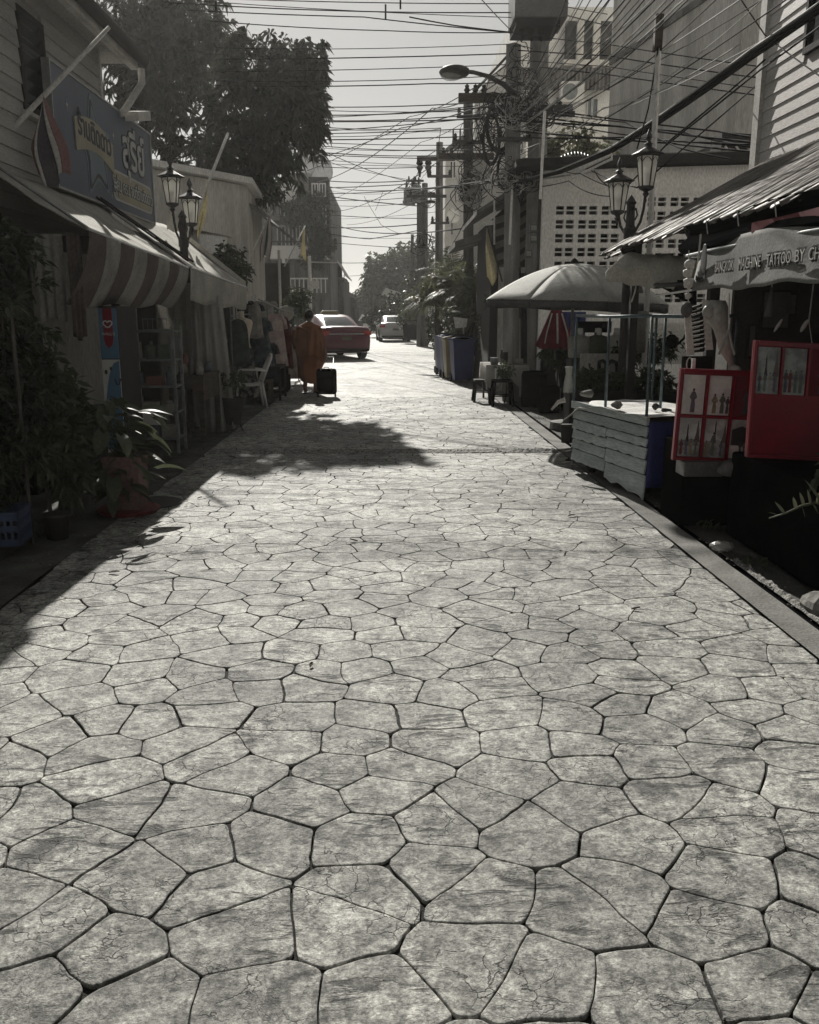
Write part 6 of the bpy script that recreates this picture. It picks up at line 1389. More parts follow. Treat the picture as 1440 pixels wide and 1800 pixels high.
for k in range(n):
    a0, a1 = 2 * math.pi * (k + .12) / n, 2 * math.pi * (k + 1.12) / n
    def f(u, v, k=k):
        aa = 2 * math.pi * (k + u) / n; r = .02 + .98 * v; return tuple(tilt @ Vector((ur(r, aa + 1e-6 if u < .5 else aa - 1e-6) * math.cos(aa + .1), ur(r, aa - 1e-6) * math.sin(aa + .1), uz(r, aa - 1e-6))))
    b = MB(); b.grid(f, 8, 10, (0, 0, -.004)); b.build('canopy_panel', M_umb, t, smooth=True)
    b = MB(); b.grid(lambda u, v: tuple(Vector(f(u, 1.0)) + Vector((0, 0, -.012 - .10 * v + .02 * math.sin(math.pi * u) * v))), 8, 2, (0, 0.003, 0)); b.build('valance', M_umbin, t, smooth=True)
    aa = 2 * math.pi * k / n + .1; b = MB(); b.tube([tilt @ Vector((UR * r * math.cos(aa), UR * r * math.sin(aa), UZ - .50 * r ** 1.85 - .02)) for r in (0, .3, .6, .8, 1.0)], .010, 5); b.build('rib', M_metal, t)
    b = MB(); b.tube([tilt @ Vector((0, 0, UZ - .55)), tilt @ Vector((UR * .55 * math.cos(aa), UR * .55 * math.sin(aa), UZ - .50 * .55 ** 1.85 - .03))], .007, 4); b.build('strut', M_metal, t)
b = MB(); b.tube([(UX, UY, 0), (UX, UY, UZ)], .022, 8); b.build('pole', M_metal, t); b = MB(); b.lathe([(.05, UZ - .01), (.05, UZ + .03), (.02, UZ + .06), (0, UZ + .07)], 10, (UX, UY, 0)); b.build('finial', M_dark, t)
b = MB(); b.lathe([(.26, 0), (.25, .10), (.06, .13), (.04, .3)], 16, (UX, UY, 0)); b.build('base', M_conc, t)
# red closed umbrella hanging
q = P(978, 545, 14.0); t = thing('closed_umbrella', 'folded dark red and white cloth umbrella hanging point down behind the grey umbrella', 'umbrella', (q.x, q.y, q.z - .6))
b = MB(); N_ = 36; vs = []
for j in range(9):
    v = j / 8; r_ = .06 + .20 * v ** .9
    for i in range(N_): a = 2 * math.pi * i / N_; f = 1 + .22 * v * math.cos(a * 9); vs.append((q.x + r_ * f * math.cos(a), q.y + r_ * .7 * f * math.sin(a), q.z + .05 - .62 * v + .03 * math.cos(a * 9) * v))
b.add(vs, [(j * N_ + i, (j + 1) * N_ + i, (j + 1) * N_ + (i + 1) % N_, j * N_ + (i + 1) % N_) for j in range(8) for i in range(N_)]); b.build('folded_cloth', M_redcloth, t, smooth=True)
for i in (0, 3, 6): 
    a = -math.pi / 2 + (i - 3) * .28; b = MB(); b.tube([(q.x + .10 * math.cos(a), q.y + .07 * math.sin(a) - .02, q.z - .05), (q.x + .215 * math.cos(a), q.y + .16 * math.sin(a) - .02, q.z - .35), (q.x + .25 * math.cos(a), q.y + .19 * math.sin(a) - .02, q.z - .5)], .014, 4); b.build('white_stripe', M_flagwhite, t)
b = MB(); b.tube([(q.x, q.y, q.z + .25), (q.x, q.y, q.z - .75)], .012, 6); b.build('shaft', M_metal, t)
sheet('dark blue cloth hanging behind the red folded umbrella', 'cloth', 'blue_cloth', *P(985, 560, 14.3)[:2], *P(1030, 560, 14.3)[:2], P(0, 548, 14.3).z, P(0, 600, 14.3).z, M_blue, .02, 3, 1, 0, (0, .004, 0))
# small bell lamp under the umbrella edge
q = P(1124, 512, 10.0); t = thing('pendant_lamp', 'small white bell shaped lamp hanging beside the umbrella edge', 'lamp', tuple(q)); b = MB(); b.lathe([(.05, -.02), (.035, .03), (.02, .06), (.018, .07)], 14, q); b.build('shade', M_plastic, t, smooth=True)
b = MB(); b.lathe([(.022, .07), (.022, .14), (.006, .15)], 10, q); b.tube([q + Vector((0, 0, .14)), q + Vector((0, 0, .5))], .005, 5); b.build('socket', M_dark, t)
# rolled tarpaulin under the roof edge
qa, qb = P(1118, 470, 9.7), P(1205, 474, 8.8); t = thing('rolled_tarpaulin', 'grey tarpaulin sagging under the corrugated roof edge', 'tarpaulin', tuple(qa))
tp_ = [P(1064, 484, 9.75), P(1082, 478, 9.7), P(1104, 472, 9.65), P(1135, 474, 9.5), P(1165, 478, 9.3), P(1195, 482, 9.1), P(1222, 482, 8.9)]
b = MB(); n_ = 18; vs = []
for i in range(37):
    k_ = i / 36 * (len(tp_) - 1); a_ = min(len(tp_) - 2, int(k_)); c_ = tp_[a_].lerp(tp_[a_ + 1], k_ - a_); rr_ = .03 + .13 * min(1, (i / 36) * 3.2) ** .8
    for j in range(n_): an = 2 * math.pi * j / n_; f_ = 1 + .10 * math.sin(an * 3 + i * .35) + .06 * math.sin(an * 5 - i * .8); vs.append((c_.x, c_.y + rr_ * .8 * f_ * math.cos(an), c_.z + rr_ * f_ * math.sin(an)))
b.add(vs, [(i * n_ + j, i * n_ + (j + 1) % n_, (i + 1) * n_ + (j + 1) % n_, (i + 1) * n_ + j) for i in range(36) for j in range(n_)]); b.build('sheet', M_tarp, t, smooth=True)
b = MB(); b.tube([qa + Vector((.12, -.16, -.17)), qa.lerp(qb, .5) + Vector((0, -.03, -.17)), qb + Vector((0, -.03, -.13))], [.02, .025, .02], 8); b.build('roll', M_umbin, t, smooth=True)
b = MB(); b.tube([qa + Vector((-.0, -.08, -.08)), qa + Vector((-.02, -.09, -.25)), qa + Vector((-.05, -.08, -.36))], .008, 5); b.build('tie_string', M_white, t)
b = MB(); qa, qb = P(1150, 520, 9.2), P(1228, 508, 7.4); b.tube([qa, qb], .010, 6); tag(b.build('white_pipe', M_plastic), 'thin white pipe running under the tarpaulin to the banner', 'pipe')
b = MB(); qa = P(1135, 512, 9.8); b.grid(lambda u, v: P(1150 + 75 * u, 492 + (60 - 40 * (1 - u)) * v * (.4 + .6 * u), 9.8 - 1.4 * u), 12, 8, (0, .005, 0)); tag(b.build('dark_tarpaulin', M_black, smooth=True), 'dark tarpaulin hanging between the tarpaulin roll and the banner', 'tarpaulin')

# ---------------------------------------------------------------- right lamp post
pr = P(1108, 390, 10.3); lamp_post('ornate black twin lantern street lamp rising through the right stall roof', (pr.x, 10.3, 0), R(102), P(1108, 352, 10.3).z)

# ---------------------------------------------------------------- behind the cart: torsos, sign cloth, plants, pots
t = thing('sign_cloth', 'grey cloth sign with one bold dark Thai letter behind the cart posts', 'sign', tuple(P(1060, 672, 10.8)))
q0, q1 = P(1020, 621, 10.8), P(1117, 622, 10.9); b = MB(); b.grid(lambda u, v: q0.lerp(q1, u) + Vector((0, .02 * math.sin(u * 14), -.37 * v)), 24, 6, (0, .004, 0)); b.build('cloth', mat('grey sign cloth', (.70, .68, .63), .85, (.58, .56, .52), scale=3, transl=.5), t, smooth=True)
text('lettering', 'ๆ' if False else 'ฤ' if False else 'ณ' if False else 'ท', .26, M_bl, t, tuple(P(1068, 648, 10.74)), (1, 0, 0), (0, 0, 1), .001, squash=1.2, offset=.012) if False else None
lb = MB(); y_ = 10.74
def letter_pts(pl): return [P(a, c, y_) for a, c in pl]
lb.prism(letter_pts([(1049, 659), (1051, 634), (1057, 633), (1056, 659)]), (0, .006, 0)); lb.build('letter_stroke', M_bl, t)
for pts in ([(1053, 637), (1060, 634), (1065, 638), (1066, 648), (1065, 660)], [(1069, 640), (1076, 634), (1083, 637), (1085, 645), (1084, 661)]):
    b = MB(); b.tube(letter_pts(pts), .024, 6); b.build('letter_stroke', M_bl, t)
b = MB(); b.prism(letter_pts([(1087, 664), (1095, 664), (1095, 674), (1087, 674)]), (0, .006, 0)); b.build('letter_stroke', M_bl, t)
for k, (px, m_, lab) in enumerate(((1018, M_stripe_l, 'grey shirt on a white bust left behind the cart'), (1050, M_leaf2, 'green shirt on a white bust in the middle behind the cart'), (1083, M_tarp, 'cream shirt on a white bust right behind the cart'))):
    q = P(px, 620, 11.6); t = thing('shirt_bust', lab, 'bust', (q.x, q.y, q.z - .06), 0, 'shirt busts standing behind the cart'); z0 = q.z
    b = MB(); vs = []; 
    for (rx, ry, z) in ((.14, .09, -.06), (.15, .09, .08), (.16, .085, .16), (.14, .07, .20), (.05, .045, .225), (.045, .04, .26)):
        for i in range(16): a = 2 * math.pi * i / 16; vs.append((q.x + rx * math.cos(a), q.y + ry * math.sin(a), z0 + z))
    b.add(vs, [(j * 16 + i, j * 16 + (i + 1) % 16, (j + 1) * 16 + (i + 1) % 16, (j + 1) * 16 + i) for j in range(5) for i in range(16)]); b.build('shirt', m_, t, smooth=True)
    b = MB(); b.lathe([(.046, .225), (.04, .31), (0, .315)], 12, (q.x, q.y, z0)); b.build('neck', M_plastic, t, smooth=True)
b = MB(); b.span((P(1005, 600, 11.5).x, 11.45, .5), (P(1095, 600, 11.5).x, 11.8, P(1005, 632, 11.5).z)); tag(b.build('display_table', M_dark), 'dark display table carrying the shirt busts', 'table')
for k, (px, py, y, s, lab) in enumerate(((1110, 625, 11.2, .28, 'dark leafy pot plant behind the middle of the cart'), (1150, 612, 11.5, .30, 'dark spiky pot plant behind the right cart post'), (1040, 668, 10.2, .2, 'low pale flowered plants under the sign cloth'), (1085, 675, 10.2, .2, 'low green plants under the sign cloth'), (1150, 668, 10.0, .2, 'low plants behind the rear cart post'))):
    q = P(px, py, y); bush('pot_plant', lab, [((q.x, y, q.z), (s * 1.3, s * .7, s * .6), 90)], .10, .03, M_leaf if k < 2 else M_leaf2, 80 + k, k=5)
m = MB(); m.span((P(1000, 700, 10).x, 9.95, .2), (P(1200, 700, 10).x, 10.3, P(1100, 688, 10).z)); tag(m.build('plant_shelf', M_dark), 'dark low shelf with pot plants behind the cart', 'shelf')
m = MB(); m.lathe([(.06, 0), (.05, .12), (.035, .2), (.04, .26), (.05, .28)], 12, P(999, 690, 9.7)); tag(m.build('glass_vase', M_clear, smooth=True), 'tall glass vase at the far left corner of the cart', 'vase')
q = P(1180, 612, 10.8); m = MB(); m.lathe([(.05, 0), (.09, .05), (.08, .12), (.03, .16)], 12, q); m.tube([q + Vector((.08, 0, .05)), q + Vector((.15, 0, .12)), q + Vector((.16, 0, .16))], .015, 6); tag(m.build('tea_kettle', M_black, smooth=True), 'black tea kettle silhouette behind the right cart post', 'kettle')
m = MB(); m.span((P(1100, 600, 13).x, 13.0, P(1100, 640, 13).z), (P(1210, 600, 13).x, 13.05, P(1100, 568, 13).z)); tag(m.build('white_sheet', mat('backlit sheet', (.85, .84, .80), .8, (.75, .74, .70), transl=.6)), 'bright white sheet hanging behind the plants', 'sheet')
b = MB(); b.tube([P(1128, 620, 11.0), P(1122, 580, 11.0), P(1125, 555, 11.0), P(1140, 548, 11)], [.05, .09, .09, .02], 9); tag(b.build('wrapped_bundle', M_stripe_l, smooth=True), 'twisted pale wrapped bundle behind the cart posts', 'bundle')
b = MB(); b.span((P(1012, 580, 11.7).x, 11.7, P(0, 585, 11.7).z), (P(1075, 580, 11.7).x, 11.75, P(0, 565, 11.7).z)); tag(b.build('dark_shelf_box', M_black), 'dark box hanging above the shirt busts', 'box')

# ---------------------------------------------------------------- plant, stone, bag at the right edge
q = P(1425, 905, 4.9); t = thing('frond_plant', 'plant with round paddle leaves on an arching stem at the right edge', 'plant', (q.x + .1, 4.9, 0))
st = [P(1352, 911, 4.7), P(1382, 902, 4.75), P(1410, 889, 4.8), P(1436, 883, 4.85), P(1470, 900, 4.9), P(1490, 960, 4.9)]
b = MB(); b.tube(st, [.003, .005, .007, .008, .01, .012], 6); b.build('stem', M_leafpale, t, smooth=True)
rr = random.Random(2)
for k, (px, py, dx, dz, s) in enumerate(((1378, 902, -.25, .35, .085), (1398, 894, -.35, 1, .085), (1412, 888, -.3, 1, .08), (1424, 886, -.25, 1, .09), (1368, 906, -.5, .2, .07), (1438, 884, .1, 1, .09), (1410, 892, .3, -.8, .06), (1430, 888, .5, -.7, .06), (1440, 880, -.8, 1.2, .15), (1455, 885, .5, .8, .12), (1480, 930, .8, .3, .13), (1480, 900, -.2, 1, .16))):
    c = P(px, py, 4.78); bl = broad_leaf(s, s * .45, .15, .1, 0); place(bl, frame_to(c, (dx, rr.uniform(-.4, .1), dz), rr.uniform(-.6, .6))); bl.build('leaf', M_leafpale if k in (1, 2, 3, 5, 6) else M_leaf2, t, smooth=True)
p_, d_ = cloud([((2.62, 4.75, .8), (.2, .3, .45), 60)], 5, .3); p_, d_ = twigs(p_, d_, 5, 5); leaves('foliage', p_, d_, .09, .04, M_leaf, t, .2, 5)
q = G(1405, 1080); b = MB(); b.blob((q.x + .18, q.y + .06, .03), (.12, .13, .075), 12, 8, lambda v: .13 * math.sin(v.x * 4 + 1) * math.cos(v.y * 5) + .10 * (abs(v.x) > .6) - .05 * v.z); tag(b.build('stone_block', M_stonegrey), 'rough pale stone block beside the drain slot at the right edge', 'stone')
q = G(1243, 968); b = MB(); b.blob((q.x + .10, q.y, .03), (.075, .06, .035), 16, 10, lambda v: .22 * math.sin(v.x * 9) * math.sin(v.y * 8 + 1)); tag(b.build('plastic_bag', M_clear, smooth=True), 'small crumpled clear plastic bag lying by the right gutter', 'bag')
q = G(1158, 900); b = MB(); b.blob((q.x + .16, q.y, .03), (.08, .07, .04), 12, 8, lambda v: .2 * math.sin(v.x * 7) * math.cos(v.z * 5)); tag(b.build('brick_chock', M_stonegrey), 'rough dark brick chocking the near cart corner', 'brick')
# kerb drain slot line
b = MB(); b.span((XR + .19, -.4, -.032), (XR + .27, 30, -.030)); tag(b.build('drain_slot', M_black, origin=(0, 0, 0)), kind='structure')

# dry leaves and grit lying on the paving
M_dryleaf = mat('dry leaf', (.10, .085, .06), .9, (.05, .042, .03), scale=20)
rr = random.Random(44); LW = ['beside the left gutter', 'in the middle of the street', 'near the right border']
for k in range(12):
    x = [-1.7, -.2, 1.5][k % 3] + rr.uniform(-.25, .25); y = 3.0 + k * .75; a = rr.uniform(0, 6.3); s = rr.uniform(.018, .032)
    b = MB(); b.grid(lambda u, v: (x + math.cos(a) * (v - .5) * s * 2.4 - math.sin(a) * (u - .5) * s * math.sin(math.pi * (v * .9 + .05)), y + math.sin(a) * (v - .5) * s * 2.4 + math.cos(a) * (u - .5) * s * math.sin(math.pi * (v * .9 + .05)), .006 + .010 * abs(u - .5) + .008 * v), 2, 4, (0, 0, .001))
    tag(b.build('fallen_leaf', M_dryleaf), 'small dry fallen leaf %s, the %s counted from the camera' % (LW[k % 3], ['nearest', 'second', 'third', 'fourth'][k // 3]), 'leaf', 'fallen leaves on the paving')
# ================================================================ WHITEWASHED WALL with pierced blocks
WY = 15.6
def wx(px, py=400): return P(px, py, WY).x
def wz(py, px=1100): return P(px, py, WY).z
t = thing('block_wall_house', 'whitewashed house wall with two panels of pierced concrete blocks', 'house', (wx(1130), WY, 0))
xl, xr = wx(953), wx(1345); ztop_l, ztop_r = wz(300, 960), wz(288, 1330)
holes = []   # two panels, each a grid of blocks
BW, BH = .385, .225
P1x0 = wx(973, 400); P1z1 = wz(357, 1000); P2x0 = wx(1133, 400); P2z1 = wz(342, 1150)
pan = [(P1x0, P1x0 + 3 * BW, P1z1 - 8 * BH, P1z1), (P2x0, P2x0 + 3 * BW, P2z1 - 8 * BH, P2z1)]
xs = [xl, pan[0][0], pan[0][1], pan[1][0], pan[1][1], xr]
def wtop(x): return ztop_l + (ztop_r - ztop_l) * (x - xl) / (xr - xl)
b = MB()
for i in range(5):
    a, c = xs[i], xs[i + 1]
    if i in (1, 3):
        p_ = pan[0] if i == 1 else pan[1]
        b.prism([(a, WY, p_[3]), (c, WY, p_[3]), (c, WY, wtop(c)), (a, WY, wtop(a))], (0, .14, 0)); b.prism([(a, WY, 0), (c, WY, 0), (c, WY, p_[2]), (a, WY, p_[2])], (0, .14, 0))
    else: b.prism([(a, WY, 0), (c, WY, 0), (c, WY, wtop(c)), (a, WY, wtop(a))], (0, .14, 0))
b.build('wall', M_wallw, t)
b = MB(); b.span((xl + .2, WY + 1.8, 0), (xr, WY + 1.9, 4)); b.build('inner_wall', M_room, t)
proto = None
def block_mesh():
    b = MB(); e = .028; hw, hh = .135, .062
    X = [0, (BW - 2 * hw - .03) / 2, 0, 0]; m_ = (BW - 2 * hw) / 3; x = [0, m_, m_ + hw, 2 * m_ + hw, 2 * m_ + 2 * hw, BW]; k_ = (BH - 2 * hh) / 3; z = [0, k_ * 1.25, k_ * 1.25 + hh, k_ * 1.75 + hh, k_ * 1.75 + 2 * hh, BH]
    for i in range(5):
        for j in range(5):
            if i in (1, 3) and j in (1, 3): continue
            b.span((x[i], .012, z[j]), (x[i + 1], .12, z[j + 1]))
    return b
bm_ = block_mesh(); me0 = None
for p_ in pan:
    for i in range(3):
        for j in range(8):
            if me0 is None: o = bm_.build('breeze_block', M_wallw, t, me_only=True); me0 = o.data; 
            else: o = bpy.data.objects.new('breeze_block', me0); COL.objects.link(o); o.parent = t; WM[o.name] = WM[t.name]
            o.location = (p_[0] + i * BW, WY + random.uniform(-.003, .003), p_[2] + j * BH)
# (mesh was built relative to the thing's empty, so only the offset is set)
b = MB(); b.prism([(xl - .5, WY - .35, ztop_l + .02), (xr + .1, WY - .35, ztop_r + .02), (xr + .1, WY - .35, ztop_r + .16), (xl - .5, WY - .35, ztop_l + .13)], (0, 2.6, 0)); b.build('roof_edge', M_dark, t)
b = MB(); b.prism([(xl - .4, WY - .30, ztop_l + .13), (xr + .1, WY - .30, ztop_r + .17), (xr + .1, WY + 4, ztop_r + .5), (xl - .4, WY + 4, ztop_l + .5)], (0, 0, .02)); b.build('roof', M_shed, t)
# roof ventilator (ribbed drum) and small roof clutter
q = P(1010, 290, 17.0); b = MB()
for k in range(16): b.tube([(q.x - .45 + k * .06, 17.0 - .0, q.z - .10), (q.x - .42 + k * .06, 16.95, q.z + .10 * math.sin(math.pi * (k + 1) / 17) + .02), (q.x - .40 + k * .06, 17.1, q.z + .24 * math.sin(math.pi * (k + 1) / 17)), (q.x - .36 + k * .06, 17.3, q.z - .1)], .014, 5)
b.tube([(q.x - .44, 17.1, q.z - .02), (q.x + .5, 17.1, q.z - .02)], .10, 12); tag(b.build('roof_ventilator', M_metal, smooth=True), 'ribbed drum shaped roof ventilator above the whitewashed wall', 'ventilator')
bush('roof_creeper', 'pale leafy creeper on the roof behind the ribbed ventilator', [(cp(1000, 255, 18.5), (.7, .4, .38), 150), (cp(1050, 268, 18.5), (.5, .4, .25), 80), (cp(960, 262, 18.5), (.35, .4, .3), 70)], .12, .05, M_leafpale, 71, k=5)
# fluorescent tube bracket with cable at the roof corner
qa, qb = P(1005, 302, 14.9), P(1075, 268, 14.6); b = MB(); b.bar(qa, qb, .07, .09); b.bar(qa + Vector((0, -.05, -.10)), qb + Vector((0, -.05, -.10)), .03); b.bar(qa, qa + Vector((0, -.05, -.12)), .02); b.bar(qb, qb + Vector((0, -.05, -.12)), .02)
tag(b.build('fluorescent_lamp', M_wallw), 'white fluorescent lamp batten at the eaves of the whitewashed house', 'lamp')
# tall square steel post in front of it
t = thing('steel_post', 'tall thin white square post with a weathered wooden top, behind the right street lamp', 'post', (P(1155, 300, 11.0).x, 11.0, 0)); x = t.location.x + .0
b = MB(); b.tube([(P(1151, 340, 11).x, 11.0, 0), (P(1158, 80, 11).x, 11.0, P(1158, 86, 11).z)], .034, 4); b.build('shaft', M_wallw, t)
b = MB(); b.span((P(1158, 50, 11).x - .045, 10.97, P(1158, 90, 11).z), (P(1158, 50, 11).x + .045, 11.05, P(1158, 25, 11).z)); b.build('wooden_cap', M_wood, t)
b = MB(); b.tube([(P(950, 340, 13.5).x, 13.5, P(948, 350, 13.5).z), (P(958, 195, 13.5).x, 13.5, P(958, 195, 13.5).z)], .022, 6); tag(b.build('white_conduit', M_wallw), 'thin white conduit leaning against the nearest concrete pole', 'conduit')
b = MB(); b.tube([(P(896, 430, 15.9).x, 15.9, P(896, 430, 15.9).z), (P(901, 320, 15.9).x, 15.9, P(901, 320, 15.9).z)], .022, 6); tag(b.build('white_conduit', M_wallw), 'short white conduit running up the left of the two near poles', 'conduit')

# ================================================================ TALL CONCRETE BUILDING upper right
qa = P(1066, 290, 24.5); qb = P(1288, 280, 18.2)
t = thing('concrete_tower', 'tall stained windowless concrete building rising behind the whitewashed wall', 'building', (qa.x, qa.y, 0))
HT = 14.0; q2 = Vector((qb.x + 5.5, qb.y + .8, 0)); q3 = Vector((qa.x + 5.5, qa.y + 2, 0))
b = MB(); b.prism([(qa.x, qa.y, 0), (qb.x, qb.y, 0), (q2.x, q2.y, 0), (q3.x, q3.y, 0)], (0, 0, HT)); b.build('wall', M_wallc, t)
for k, (zl) in enumerate((7.75, 4.72)):
    d = (Vector((qb.x - qa.x, qb.y - qa.y, 0))).normalized(); nrm = Vector((d.y, -d.x, 0)); 
    if nrm.x > 0: nrm = -nrm
    b = MB(); pa, pb = Vector((qa.x, qa.y, zl)), Vector((qb.x, qb.y, zl)); b.prism([pa, pb, pb + Vector((0, 0, .14)), pa + Vector((0, 0, .14))], nrm * .05); b.build('ledge', M_walld, t)
b = MB(); b.span((q2.x - 4.3, qb.y - .05 + .25, 7.0), (q2.x - 3.7, qb.y + .3, 9.0)); wv = b.build('window', M_glassd, t)
b = MB(); b.span((q2.x - 4.36, qb.y + .14, 6.92), (q2.x - 3.64, qb.y + .19, 7.0)); b.build('sill', M_wallw, wv)
b = MB(); q = P(1270, 232, 17.2); b.prism([(q.x, 17.2, q.z + .0), (q.x + 1.6, 17.2, q.z - .1), (q.x + 1.6, 17.2, q.z - .75), (q.x, 17.2, q.z - .6)], (0, .6, .0)); tag(b.build('tiled_lean_to', M_dark), 'dark tiled lean-to roof between the concrete building and the clapboard house', 'roof')
for k in range(7): b = MB(); b.bar((q.x + .05 + k * .2, 17.15, q.z - .25), (q.x + .35 + k * .2, 17.15, q.z - .6), .03); b.build('tile_ridge', M_wallc, bpy.data.objects['tiled_lean_to'])

# ================================================================ MIDDLE BUILDING with balcony and blue windows
MY = 31.0
def mx(px): return P(px, 150, MY).x
def mz(py): return P(1000, py, MY).z
t = thing('apartment_house', 'pale old apartment house with blue windows and a balcony behind the poles', 'building', (mx(985), MY, 0))
b = MB(); b.span((mx(905), MY, 0), (mx(1080), MY + 8, mz(12))); b.build('wall', M_wallw, t)
b = MB(); b.span((mx(985), MY - .5, mz(122)), (mx(1075), MY - .02, mz(112))); b.build('balcony_slab', M_wallc, t)
b = MB(); b.grid(lambda u, v: (mx(905) + (mx(1075) - mx(905)) * u, MY - .5 - .03 * math.sin(u * 160), mz(165) + (mz(126) - mz(165)) * v), 200, 1, (0, .02, 0)); b.build('corrugated_band', M_shed, t)
for (a, c) in ((990, 1068),): b = MB(); b.span((mx(a), MY - .3, mz(110)), (mx(c), MY - .02, mz(42))); b.build('dark_loggia', M_room, t)
for px in (1012, 1040): b = MB(); b.span((mx(px) - .1, MY - .45, mz(165)), (mx(px) + .12, MY - .31, mz(42))); b.build('column', M_wallc, t)
M_bluewin = mat('blue grey glass', (.085, .115, .15), .3, (.05, .07, .09), scale=3, spec=.6, fine=0)
for (a, c, z0, z1) in ((978, 986, 208, 172), (990, 997, 208, 172), (1000, 1008, 208, 172), (1034, 1040, 205, 175), (1043, 1051, 205, 175)):
    b = MB(); b.span((mx(a), MY - .04, mz(z0)), (mx(c), MY - .02, mz(z1))); wv = b.build('window', M_bluewin, t); b = MB()
    for q in ((a - .9, a, z0 + 1, z1 - 1), (c, c + .9, z0 + 1, z1 - 1)): b.span((mx(q[0]), MY - .10, mz(q[2])), (mx(q[1]), MY - .015, mz(q[3])))
    b.span((mx(a), MY - .10, mz(z1)), (mx(c), MY - .015, mz(z1 - 1))); b.span((mx(a), MY - .12, mz(z0 + 1)), (mx(c), MY - .015, mz(z0))); b.build('frame', M_wallw, wv)
q = P(1005, 163, MY - .7); ac = thing('air_conditioner', 'white air conditioning unit hung under the apartment balcony', 'air conditioner', tuple(q)); b = MB(); b.box(q, (.75, .3, .62)); b.build('case', M_plastic, ac, bevel=.02); b = MB(); b.tube([(q.x - .08, q.y - .15, q.z), (q.x - .08, q.y - .17, q.z)], .24, 20); b.build('fan_grille', M_metal, ac)
# gabled translucent sheet roof left of the transformer
GY = 27.0
pts = [P(835, 168, GY), P(880, 118, GY), P(905, 92, GY), P(905, 260, GY), P(836, 265, GY)]
t = thing('sheet_gable', 'pale corrugated sheet gable with sloping roof left of the near poles', 'building', tuple(P(870, 300, GY)))
nn = 30
for k in range(nn // 3):
    x0 = pts[0].x + (pts[2].x - pts[0].x) * k / (nn / 3); x1 = pts[0].x + (pts[2].x - pts[0].x) * (k + .96) / (nn / 3); zt = lambda x: pts[0].z + (pts[2].z - pts[0].z) * (x - pts[0].x) / (pts[2].x - pts[0].x)
    b = MB(); b.prism([(x0, GY, 0), (x1, GY, 0), (x1, GY, zt(x1)), (x0, GY, zt(x0))], (0, .04, 0)); b.build('wall_sheet', M_wallw, t)
b = MB(); b.bar(pts[0] + Vector((-.2, -.1, -.1)), pts[2] + Vector((0, -.1, .1)), .12, .06); b.build('verge_board', M_dark, t)
b = MB(); b.span((pts[0].x, GY + .1, 0), (pts[2].x + .4, GY + 3, pts[0].z - .1)); b.build('body', M_wallw, t)
# curved-roof building further left (px 785-870, 225-430)
CY = 36.0; t = thing('curved_roof_house', 'pale house with a curved dark roof behind the middle poles', 'building', tuple(P(820, 300, CY)))
b = MB(); b.span((P(783, 300, CY).x, CY, 0), (P(880, 300, CY).x, CY + 8, P(800, 262, CY).z)); b.build('wall', M_wallw, t)
b = MB(); b.grid(lambda u, v: (P(783 + 65 * u, 260, CY).x, CY - .1 + 8 * v, P(800, 262 - 36 * math.sin(u * 1.5), CY).z), 12, 1, (0, 0, -.15)); b.build('roof', M_walld, t, smooth=True)
facade_windows(t, [(P(792, 300, CY).x, P(800, 300, CY).x, P(800, 312, CY).z, P(800, 285, CY).z, CY), (P(838, 300, CY).x, P(850, 300, CY).x, P(800, 365, CY).z, P(800, 335, CY).z, CY)], M_wallw)
for px in (794, 806): b = MB(); b.span((P(px, 240, CY).x, CY - .5, P(px, 262, CY).z), (P(px, 240, CY).x + .06, CY - .44, P(px, 232, CY).z)); b.build('roof_rail', M_iron, t)
# dark timber shed with shutters next to the near poles
SY = 18.3; t = thing('timber_shed', 'dark weathered timber shed with sloping boards behind the near poles', 'shed', tuple(P(880, 500, SY)))
def sxp(px): return P(px, 400, SY).x
def szp(py): return P(880, py, SY).z
b = MB(); b.prism([(sxp(862), SY, 0), (sxp(955), SY, 0), (sxp(955), SY, szp(322)), (sxp(930), SY, szp(322)), (sxp(866), SY, szp(385))], (0, 3.0, 0)); b.build('wall', M_dark, t)
for k in range(6):
    z0 = szp(470) + k * .235; b = MB(); b.prism([(sxp(872 - k * .5), SY - .03, z0), (sxp(900 if k < 5 else 925), SY - .03, z0 + .12), (sxp(925), SY - .04, z0 + .30), (sxp(925), SY - .04, z0 + .17), (sxp(900), SY - .03, z0 - .02), (sxp(872), SY - .03, z0 - .12)], (0, .03, 0)); b.build('siding_board', M_shed, t)
b = MB(); b.prism([P(838, 378, SY - .5), P(925, 322, SY - .5), P(925, 314, SY - .5), P(838, 370, SY - .5)], (0, 3.6, 0)); b.build('roof', M_walld, t)
b = MB(); b.prism([P(800, 424, 20.5), P(862, 404, 20.5), P(862, 416, 20.5), P(800, 434, 20.5)], (0, 2.5, 0)); b.build('side_roof', M_walld, t)
b = MB(); b.span((P(876, 500, SY).x, SY - .05, 0), (P(926, 500, SY).x, SY - .005, szp(470))); b.build('plaster_wall', M_wallc, t)
b = MB(); b.bar(P(848, 393, 17.5), P(870, 391, 17.5), .05, .08); b.tube([P(869, 395, 17.5), P(869, 430, 17.5)], .018, 6); b.tube([P(869, 352, 17.5), P(869, 395, 17.5)], .018, 6); tag(b.build('lamp_bracket', M_wallw), 'thin white bracket with a small lamp in front of the timber shed', 'bracket')
flag('pale yellow flag hanging from a leaning pole left of the near concrete poles', P(883, 495, 16.9), P(856, 398, 17.3), .95, (.34, .95, -.10), [M_yellowflag], 7, 'flags on diagonal poles', .016, M_wood)

M_poled = mat('dark old concrete pole', (.15, .145, .135), .9, (.08, .077, .072), scale=2.5, bump=.5, stretch=(2, 2, .4))
